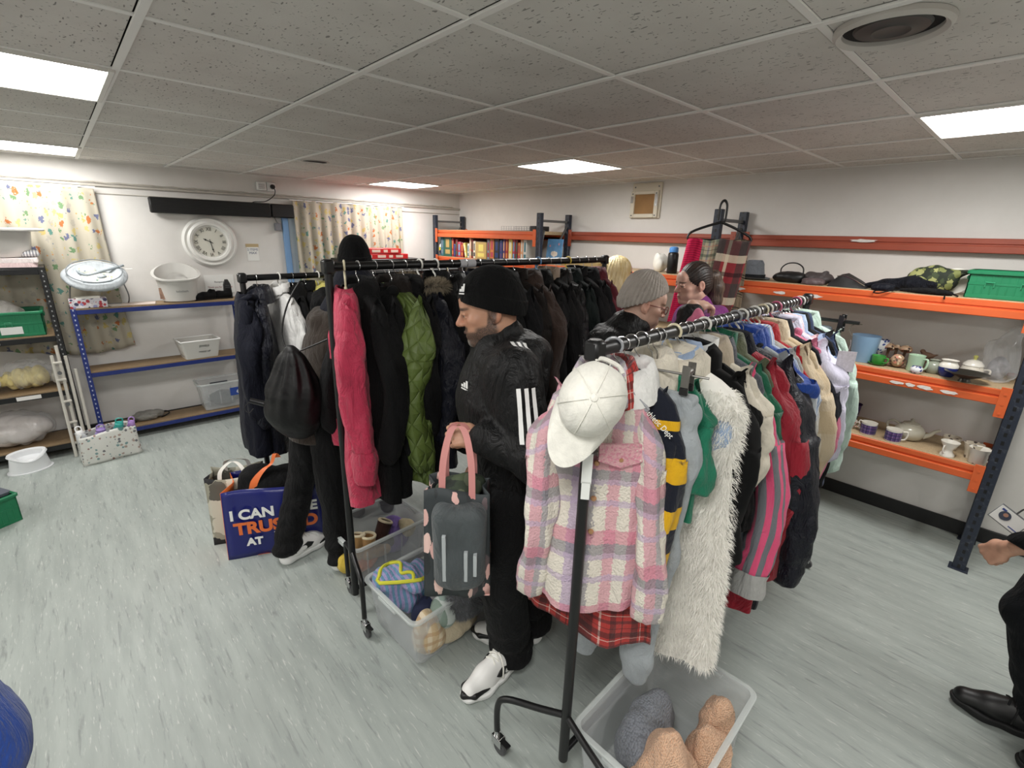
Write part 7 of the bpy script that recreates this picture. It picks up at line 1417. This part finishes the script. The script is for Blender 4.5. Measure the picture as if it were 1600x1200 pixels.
# the hanger of scarves hooked over the racking frame
HX, HY = 3.575, 1.67
t = thing('scarf_hanger', 'large black hanger hooked on the racking frame with scarves', 'hanger', (HX,HY,2.05), R(-58)); t.scale = (.80,1,1); one('hook', black_paint, lambda m: m.tube([(-.028,0,-.06),(-.03,0,.03),(-.018,0,.065),(0,0,.076),(.018,0,.065),(.03,0,.03),(.028,0,-.06),(0,0,-.075)], .0095, 10, sub=4, loop=False), parent=t); one('arms', black_paint, lambda m: (m.tube([(0,0,-.07),(.12,0,-.11),(.25,0,-.165),(.27,0,-.20)], .0095, 10, sub=3), m.tube([(0,0,-.07),(-.12,0,-.10),(-.25,0,-.145),(-.275,0,-.19)], .0095, 10, sub=3), m.tube([(.27,0,-.2),(-.275,0,-.19)], .007, 8)), parent=t)
def scarf(label, mat, x0, x1, length, sk, seed, lift=0):
    V = []; F = []; UV = []; nx, nz = 16, 40; rnd_ = np.random.RandomState(seed); p = rnd_.uniform(0, 6, 3)
    for k in range(nz+1):
        q = k/nz
        for i in range(nx+1):
            u = i/nx; x = x0+(x1-x0)*u+sk*q; V.append((x, -.022-.012*lift+.010*math.sin(u*9+p[0]+q*2)+.012*math.sin(q*5+p[1])*q, -.19-length*q+.008*math.sin(u*4+p[2])))
    for k in range(nz):
        for i in range(nx): a = k*(nx+1)+i; F.append((a,a+1,a+nx+2,a+nx+1)); UV += [(uu/nx*(x1-x0), vv_/nz*length) for uu, vv_ in ((i,k),(i+1,k),(i+1,k+1),(i,k+1))]
    o = mesh_obj('scarf', V, F, mat, None, UV, angle=None); o.location = t.location; o.rotation_euler = t.rotation_euler; o.scale = t.scale; sd = o.modifiers.new('s', 'SOLIDIFY'); sd.thickness = .006; return tag(o, label, 'scarf', 'scarves on the big hanger')
rib = stripe_mat('rose_rib', (226,40,90), (176,22,66), 62, 1, .72)
scarf('bright rose ribbed scarf at the left of the big hanger', rib, -.265, -.12, .62, -.10, 1); scarf('pale green and peach checked scarf second on the big hanger', plaid('multi_check', (196,186,160), [(0,.25,(60,70,66)),(.45,.6,(110,110,140)),(.8,.85,(200,120,100))], [(0,.2,(60,84,70)),(.4,.5,(206,150,130)),(.7,.75,(40,44,44))], (.12,.10), mix=.6), -.14, .02, .70, -.06, 2, 1)
scarf('burgundy, grey and cream checked scarf in the middle of the big hanger', plaid('burg_check', (150,52,58), [(0,.3,(52,58,56)),(.45,.6,(216,206,180))], [(0,.34,(56,64,62)),(.34,.52,(214,204,180)),(.75,.85,(40,26,30))], (.19,.30), mix=.7), .0, .26, .78, -.10, 3, 2); scarf('brown and black windowpane scarf at the right of the big hanger', plaid('glen_check', (128,112,92), [(0,.08,(24,22,22)),(.16,.24,(24,22,22)),(.32,.36,(30,26,26))], [(0,.08,(24,22,22)),(.16,.24,(24,22,22)),(.32,.36,(30,26,26))], (.085,.12), mix=.8), .10, .255, .95, .03, 4, 0)
# ---------------------------------------------------------------- things on the left hand shelves
T0 = 1.191
t = thing('tissue_box', 'patterned tissue box at the left end of the blue shelf', 'tissue box', (.125,5.32,T0), R(0)); one('box', motif('tissue_print', (214,210,216), [(180,60,70),(60,60,90),(230,228,232),(150,150,190)], 38, .5, 'Object', (1,1,1), .9, .6)[0], lambda m: m.box((-.12,-.06,0),(.12,.06,.075),.003), parent=t); one('tissue', plain('tissue_white', (238,236,226), .8), lambda m: m.loft([[(-.09,-.02,.076),(.09,-.02,.076),(.09,.02,.076),(-.09,.02,.076)], [(-.075,-.05,.085),(.08,-.045,.088),(.08,.01,.09),(-.075,.0,.088)], [(-.06,-.055,.05),(.075,-.057,.052),(.075,-.050,.056),(-.06,-.05,.056)]], True), parent=t, angle=20)
for k, (x, y_, r, L_) in enumerate(((.36,5.36,12,.11), (.46,5.35,-8,.12))): one('leaflet', plain('leaflet_%d' % k, ((228,222,214),(222,206,196))[k], .6), lambda m: m.box((-L_,-.075,0),(L_,.075,.004+.004*k),.0008), ('white leaflets beside the tissue box', 'small booklet between leaflets and white baby bath')[k], 'leaflet', loc=(x,y_,T0), rz=R(r))
BW = plain('bath_white', (194,192,187), .25)
t = thing('baby_bath', 'white upright bucket style baby bath on the blue shelf', 'baby bath', (.775,5.37,T0), R(-6))
def bb(m):
    n = 40
    def el(a, b, z, dz=0, c=0): return [(a*math.cos(2*PI*k/n), c+b*math.sin(2*PI*k/n), z+dz*(.5+.5*math.sin(2*PI*k/n))**1.5) for k in range(n)]
    m.loft([el(.12,.085,0), el(.135,.10,.01), el(.155,.115,.17), el(.165,.122,.185,.10), el(.187,.14,.19,.13), el(.188,.141,.202,.135), el(.165,.118,.205,.135), el(.15,.108,.17,.05), el(.115,.08,.012)], True)
one('tub', BW, bb, parent=t); one('backrest', BW, lambda m: m.loft([[(.085*math.cos(PI*k/12), .075+.012*math.sin(PI*k/12)-.0, z+dz*math.sin(PI*k/12)) for k in range(13)] for z, dz in ((.17,.09),(.165,.08))], False, closed=False), parent=t); text('babybath', 'lettering', t, plain('print_grey', (90,90,92), .5), .026, (.02,-.1225,.10), (R(92),0,0), .0004); one('sticker', plain('sticker_brown', (140,110,92), .6, var=.4, vs=50), lambda m: m.box((-.135,-.082,.03),(-.085,-.079,.13),.0005, Matrix.Rotation(R(-14), 4, 'Z')), parent=t)
one('paper_sign', plain('paper', (236,236,232), .7), lambda m: m.box((-.13,-.0015,-.09),(.13,0,.09),.0004), 'white paper thank you sign on the wall behind the black shoes', 'sign', loc=(1.16,YN-.003,1.31)); sg_ = bpy.data.objects['paper_sign']
text('Reception', 'writing', sg_, ink, .022, (0,-.002,.02), (PI/2,0,0), .0002); text('Thank you for your help', 'writing', sg_, plain('ink_red', (150,50,60), .6), .022, (0,-.002,-.03), (PI/2,0,0), .0002)
for k, (lb, x, y_, r) in enumerate((('left black suede shoe of the pair on the blue shelf', .99, 5.37, -70), ('right black suede shoe of the pair on the blue shelf', 1.13, 5.40, -100))):
    S = SDF((-.06,-.15,-.01), (.06,.11,.11), .005); S.chain([(0,.05,.035),(0,-.03,.035),(0,-.10,.028)], [.034,.036,.032], .02); S.cone((0,.045,.05),(0,.05,.075), .032, .033, .02); S.ell((0,.045,.085), (.024,.034,.03), .006, 's'); S.clip(2, .002); o = S.build('shoe', M_BLACK, None, 1, loc=(x,y_,T0)); o.rotation_euler = (0,0,R(r)); tag(o, lb, 'shoe', 'black shoes on the blue shelf'); one('sole', plain('sole_black', (15,15,16), .7), lambda m: m.loft([[(x_*.9,y2,0) for x_, y2 in ((-.03,.08),(.03,.08),(.036,-.03),(.034,-.11),(.0,-.135),(-.034,-.11),(-.036,-.03))], [(x_,y2,.012) for x_, y2 in ((-.032,.084),(.032,.084),(.038,-.03),(.036,-.115),(.0,-.14),(-.036,-.115),(-.038,-.03))]]), parent=o)
t = thing('toiletry_bag', 'black ladder strapped bag standing against the wall by the shoes', 'bag', (1.20,5.50,T0)); one('body', lea, lambda m: m.loft([[(-.035,-.02,0),(.035,-.02,0),(.035,.02,0),(-.035,.02,0)], [(-.03,-.02,.12),(.03,-.02,.12),(.03,.02,.12),(-.03,.02,.12)], [(-.012,-.012,.17),(.012,-.012,.17),(.012,.012,.17),(-.012,.012,.17)]]), parent=t); one('stitching', plain('stitch', (90,90,92), .6), lambda m: [m.box((-.02,-.022,.02+.018*k),(.02,-.0195,.024+.018*k),.0004) for k in range(6)], parent=t)
t = thing('baby_bouncer', 'pale grey fabric baby bouncer chair on the blue shelf', 'baby bouncer', (.21,5.335,T0), R(0)); gf = cloth('bouncer_grey', (176,182,186), .9, wrinkle=.3); nf = motif('bouncer_dots', (204,206,198), [(90,124,104),(170,176,90),(120,132,146)], 42, .3, 'Object', (1,1,1), .7, .7, .2)[0]
S = SDF((-.27,-.17,.03), (.27,.17,.48), .006); Rb = Matrix.Rotation(R(38), 3, 'X'); S.ell((0,.0,.25), (.215,.175,.055), .02, rot=[[Rb[i][j] for j in range(3)] for i in range(3)]); S.ell((0,-.052,.316), (.185,.145,.092), .012, 's', rot=[[Rb[i][j] for j in range(3)] for i in range(3)]); S.wrinkle(.004, 16, 2); S.build('shell', gf, t, 1)
S = SDF((-.16,-.14,.10), (.16,.14,.42), .006); S.ell((-.05,.05,.29), (.065,.045,.035), .02, rot=[[Rb[i][j] for j in range(3)] for i in range(3)]); S.build('head_pad', nf, t, 1); S = SDF((-.18,-.16,.08), (.18,.14,.40), .006); S.ell((.02,-.03,.225), (.13,.085,.03), .02, rot=[[Rb[i][j] for j in range(3)] for i in range(3)]); S.wrinkle(.004, 20, 4); S.build('seat_pad', nf, t, 1)
one('piping', cloth('piping_grey', (120,126,130), .8), lambda m: m.tube([tuple(Vector((0,-.034,.293))+Rb @ Vector((.178*math.cos(a), .138*math.sin(a), 0))) for a in [2*PI*k/40 for k in range(40)]], .004, 6, loop=True), parent=t)
one('harness', cloth('strap_grey', (140,148,152), .8), lambda m: (m.tube([(-.11,.03,.29),(-.05,-.03,.26),(.06,.0,.29),(.2,.03,.33)], .010, 8, sub=4), m.tube([(-.09,-.10,.21),(.0,-.11,.20),(.10,-.09,.215)], .011, 8, sub=4), m.tube([(.0,-.03,.25),(.02,-.06,.24),(.06,-.05,.25),(.04,-.02,.26),(.0,-.03,.25)], .008, 8, sub=3)), parent=t)
for sg in (-1, 1): one('leg', grey_metal, lambda m: m.tube([(sg*.17,.0,.19),(sg*.19,-.01,.08),(sg*.18,.06,.006),(sg*.15,.09,.006)], .005, 8, sub=4), parent=t)
one('base_bar', grey_metal, lambda m: m.tube([(-.18,.06,.006),(0,.085,.006),(.18,.06,.006)], .005, 8, sub=4), parent=t); one('toy_bar', white_plastic, lambda m: m.box((.20,-.03,.30),(.25,-.01,.305),.002), parent=t)
t = thing('woven_basket', 'white woven plastic basket with handwritten words on the blue shelf', 'basket', (.85,5.36,.66), R(4)); wv, tt, bb_ = nt('basket_weave'); bb_.inputs['Base Color'].default_value = lin((222,220,214)); bb_.inputs['Roughness'].default_value = .4
br = N(tt, 'ShaderNodeTexBrick'); br.inputs['Scale'].default_value = 34; tt.links.new(coords(tt, 'Object', (1,1,1), (PI/2,0,0)), br.inputs[0]); bump(tt, bb_, br.outputs['Fac'], 1.0, .004); tt.links.new(mixc(tt, br.outputs['Fac'], lin((226,224,218)), lin((150,148,144))), bb_.inputs['Base Color'])
one('body', wv, lambda m: m.loft([rrect(.135,.10,.02,0), rrect(.165,.125,.025,.165), rrect(.160,.12,.022,.165), rrect(.13,.095,.02,.006)], True), parent=t); one('rim', white_plastic, lambda m: [m.tube([(x, sy*.125, .168-.022*(abs(x) < .06)) for x in (-.16,-.075,-.06,.06,.075,.16)], .006, 8) for sy in (-1,1)]+[m.tube([(sx*.165,y2,.168) for y2 in (-.12,.12)], .006, 8) for sx in (-1,1)], parent=t); text('JEWELS', 'writing', t, ink, .026, (.02,-.121,.115), (R(98),0,0), .0004); text('MAKE UP', 'writing', t, ink, .024, (.02,-.114,.06), (R(98),0,0), .0004)
tub('storage_box', 'clear lidded box with blue label at the bottom of the blue shelf', (1.0,5.40,.116), .42, .27, .27, 0); bx = bpy.data.objects['storage_box']; one('label', plain('label_blue', (40,70,150), .5), lambda m: m.box((.04,-.132,.12),(.2,-.128,.20),.001), parent=bx); text('64', 'digits', bx, whp, .05, (.12,-.1335,.155), (PI/2,0,0), .0005); one('grip', plain('grip_grey', (90,92,96), .5), lambda m: m.box((-.08,.128,.19),(.08,.134,.215),.003), parent=bx)
heap('stored_cloth', 'dark folded cloth inside the clear box on the blue shelf', 'cloth', cloth('stored_grey', (96,98,100), .9), (1.0,5.40,.13), (.13,.08,.07), seed=71, amp=.01, freq=14, h=.008)
heap('crumpled_bag', 'crumpled grey cloth bag with black straps on the bottom of the blue shelf', 'bag', cloth('crumple_grey', (128,126,120), .9), (.36,5.40,.114), (.11,.07,.035), seed=73, amp=.014, freq=18, h=.006, extra=[((.06,0,.05),(.06,.05,.03))]); one('strap', black_paint, lambda m: (m.tube([(.27,5.36,.12),(.22,5.32,.125),(.2,5.36,.122),(.3,5.42,.125)], .006, 6, sub=4), m.tube([(.44,5.41,.14),(.5,5.44,.15),(.53,5.42,.13),(.46,5.36,.12)], .006, 6, sub=4)), parent=bpy.data.objects['crumpled_bag'])
# black shelf
t = thing('baby_bath', 'wide white baby bath with flared rim on top of the black shelf', 'baby bath', (-.42,5.315,1.60), 0)
def wb(m):
    def el(a, b, z, n=36): return [(a*math.copysign(abs(math.cos(2*PI*k/n))**.8, math.cos(2*PI*k/n)), b*math.copysign(abs(math.sin(2*PI*k/n))**.8, math.sin(2*PI*k/n)), z) for k in range(n)]
    m.loft([el(.24,.11,0), el(.29,.14,.06), el(.31,.155,.185), el(.385,.19,.19), el(.39,.193,.20), el(.385,.19,.21), el(.305,.15,.20), el(.28,.13,.06), el(.22,.10,.01)], True)
one('basin', BW, wb, parent=t)
for k, (lb, z, cl, hh3) in enumerate((('lower folded pale pink blanket on the black shelf', 1.530, (232,206,206), .032), ('upper folded pale pink blanket under the baby bath', 1.563, (234,222,220), .032))):
    o = one('folded_blanket', cloth('blanket_%d' % k, cl, .95, wb=.4), lambda m: m.loft([rrect(.30-.01*k,.16,.03,z2) for z2 in (0,.006,.028,.032)]), lb, 'blanket', loc=(-.42+.02*k,5.33,z), angle=60)
    o['group'] = 'pink blankets on the black shelf'
heap('patterned_sheet', 'white sheet with grey lines draped beside the baby bath', 'sheet', stripe_mat('grey_lines', (226,226,226), (150,152,158), 60, 0, .6, 'Object'), (-.155,5.34,1.596), (.055,.10,.03), seed=75, amp=.008, freq=14, h=.006)
crate('plastic_crate', 'green crate with white stickers on the middle of the black shelf', (-.43,5.33,1.016), .52, .30, .185, 0, False)
heap('crate_contents', 'white and grey cloths heaped in the green crate on the black shelf', 'cloths', cloth('crate_white', (214,210,204), .9), (-.46,5.33,1.06), (.2,.09,.12), seed=77, amp=.02, freq=12); heap('towel_bundle', 'pale yellow folded towels in a clear bag on the black shelf', 'towels', cloth('towel_yellow', (230,214,150), .95, wb=.5, weave=150), (-.34,5.36,.572), (.13,.10,.085), seed=79, amp=.022, freq=14, extra=[((-.1,0,.08),(.08,.08,.06))])
heap('plastic_wrap', 'clear bag wrapped around the yellow towels', 'bag', BAGF, (-.33,5.36,.571), (.16,.12,.115), seed=81, amp=.02, freq=16); heap('orange_towel', 'rolled orange, teal and white towel at the left of the yellow towels', 'towel', plaid('towel_mix', (230,224,212), [(0,.3,(210,150,80))], [(0,.3,(60,130,130))], (.16,.12), src='Object'), (-.62,5.30,.572), (.12,.09,.075), seed=83, amp=.014, freq=12); heap('white_bundle', 'white crinkled bundle at the right end of the black shelf', 'bundle', cloth('crinkle_white', (224,222,216), .9, wrinkle=.7), (-.155,5.36,.572), (.05,.09,.075), seed=85, amp=.012, freq=22)
heap('pillow', 'pinkish white pillow in clear plastic at the bottom of the black shelf', 'pillow', plain('pillow_sheen', (208,200,196), .25, bs=.5, bscale=14, bd=.02), (-.52,5.33,.122), (.24,.13,.12), seed=87, amp=.018, freq=9); heap('plastic_wrap', 'clear plastic wrap around the pillow at the bottom of the black shelf', 'bag', BAGF, (-.52,5.33,.121), (.27,.15,.14), seed=89, amp=.02, freq=13)
for z, x in ((.985,-.5),(.54,-.36)): one('shelf_label', plain('paper_white2', (226,224,220), .6), lambda m: m.box((-.07,-.001,-.016),(.07,.001,.014),.0004), ('white paper label on the middle front edge of the black shelf' if z > .9 else 'white paper label on the lower front edge of the black shelf'), 'label', loc=(x,5.155,z))
# folded stair gate between the shelves
t = thing('stair_gate', 'folded white stair gate standing between black and blue shelves', 'stair gate', (-.10,5.10,0), R(4)); gm = plain('gate_white', (206,202,192), .4)
for k, (x, y_, top) in enumerate(((-.07,0,.86),(-.03,.02,.93),(.01,.03,.84),(.05,.05,.72))): 
    o = one('frame_bar', gm, lambda m: m.tube([(x-.012*top,y_,.004),(x+.04*top*0,y_+.02,top)], .011, 10), parent=t)
one('rungs', gm, lambda m: [m.box((-.075,.0,z-.008),(-.02,.018,z+.008),.003) for z in (.12,.3,.48,.66,.8)], parent=t); one('hinge', grey_metal, lambda m: [m.disc((-.05,-.008,z), .014, .012, 12, 'Y') for z in (.2,.46,.72)], parent=t)
# floor things at the left
t = thing('step_stool', 'white plastic potty step on the floor by the black shelf', 'potty', (-.45,5.03,0), R(14))
def po(m):
    n = 40
    def el(a, b, z, dip=0): return [(a*math.cos(2*PI*k/n), b*math.sin(2*PI*k/n), z-dip*max(0, -math.sin(2*PI*k/n))**3) for k in range(n)]
    m.loft([el(.135,.10,0), el(.135,.10,.008), el(.122,.09,.010), el(.105,.08,.12,.03), el(.118,.09,.135,.045), el(.112,.085,.148,.05), el(.092,.066,.14,.045), el(.088,.062,.10), el(.05,.04,.085)], True)
one('seat', plain('potty_white', (224,226,228), .3), po, parent=t)
fc = crate('plastic_crate', 'green crate with white label on the floor at the left edge', (-.80,4.30,0), .60, .40, .19, -60, False)
one('crate_lid', plain('lid_grey', (90,94,104), .5), lambda m: m.loft([rrect(.29,.19,.02,0), rrect(.295,.195,.02,.02)]), parent=fc, loc=(0,0,.193))
heap('pink_shirt', 'pink shirt lifted off the front rail by the woman in the grey beanie', 'top', M_PINK, (1.985,.975,1.30), (.045,.05,.14), seed=95, amp=.012, freq=14, h=.006)
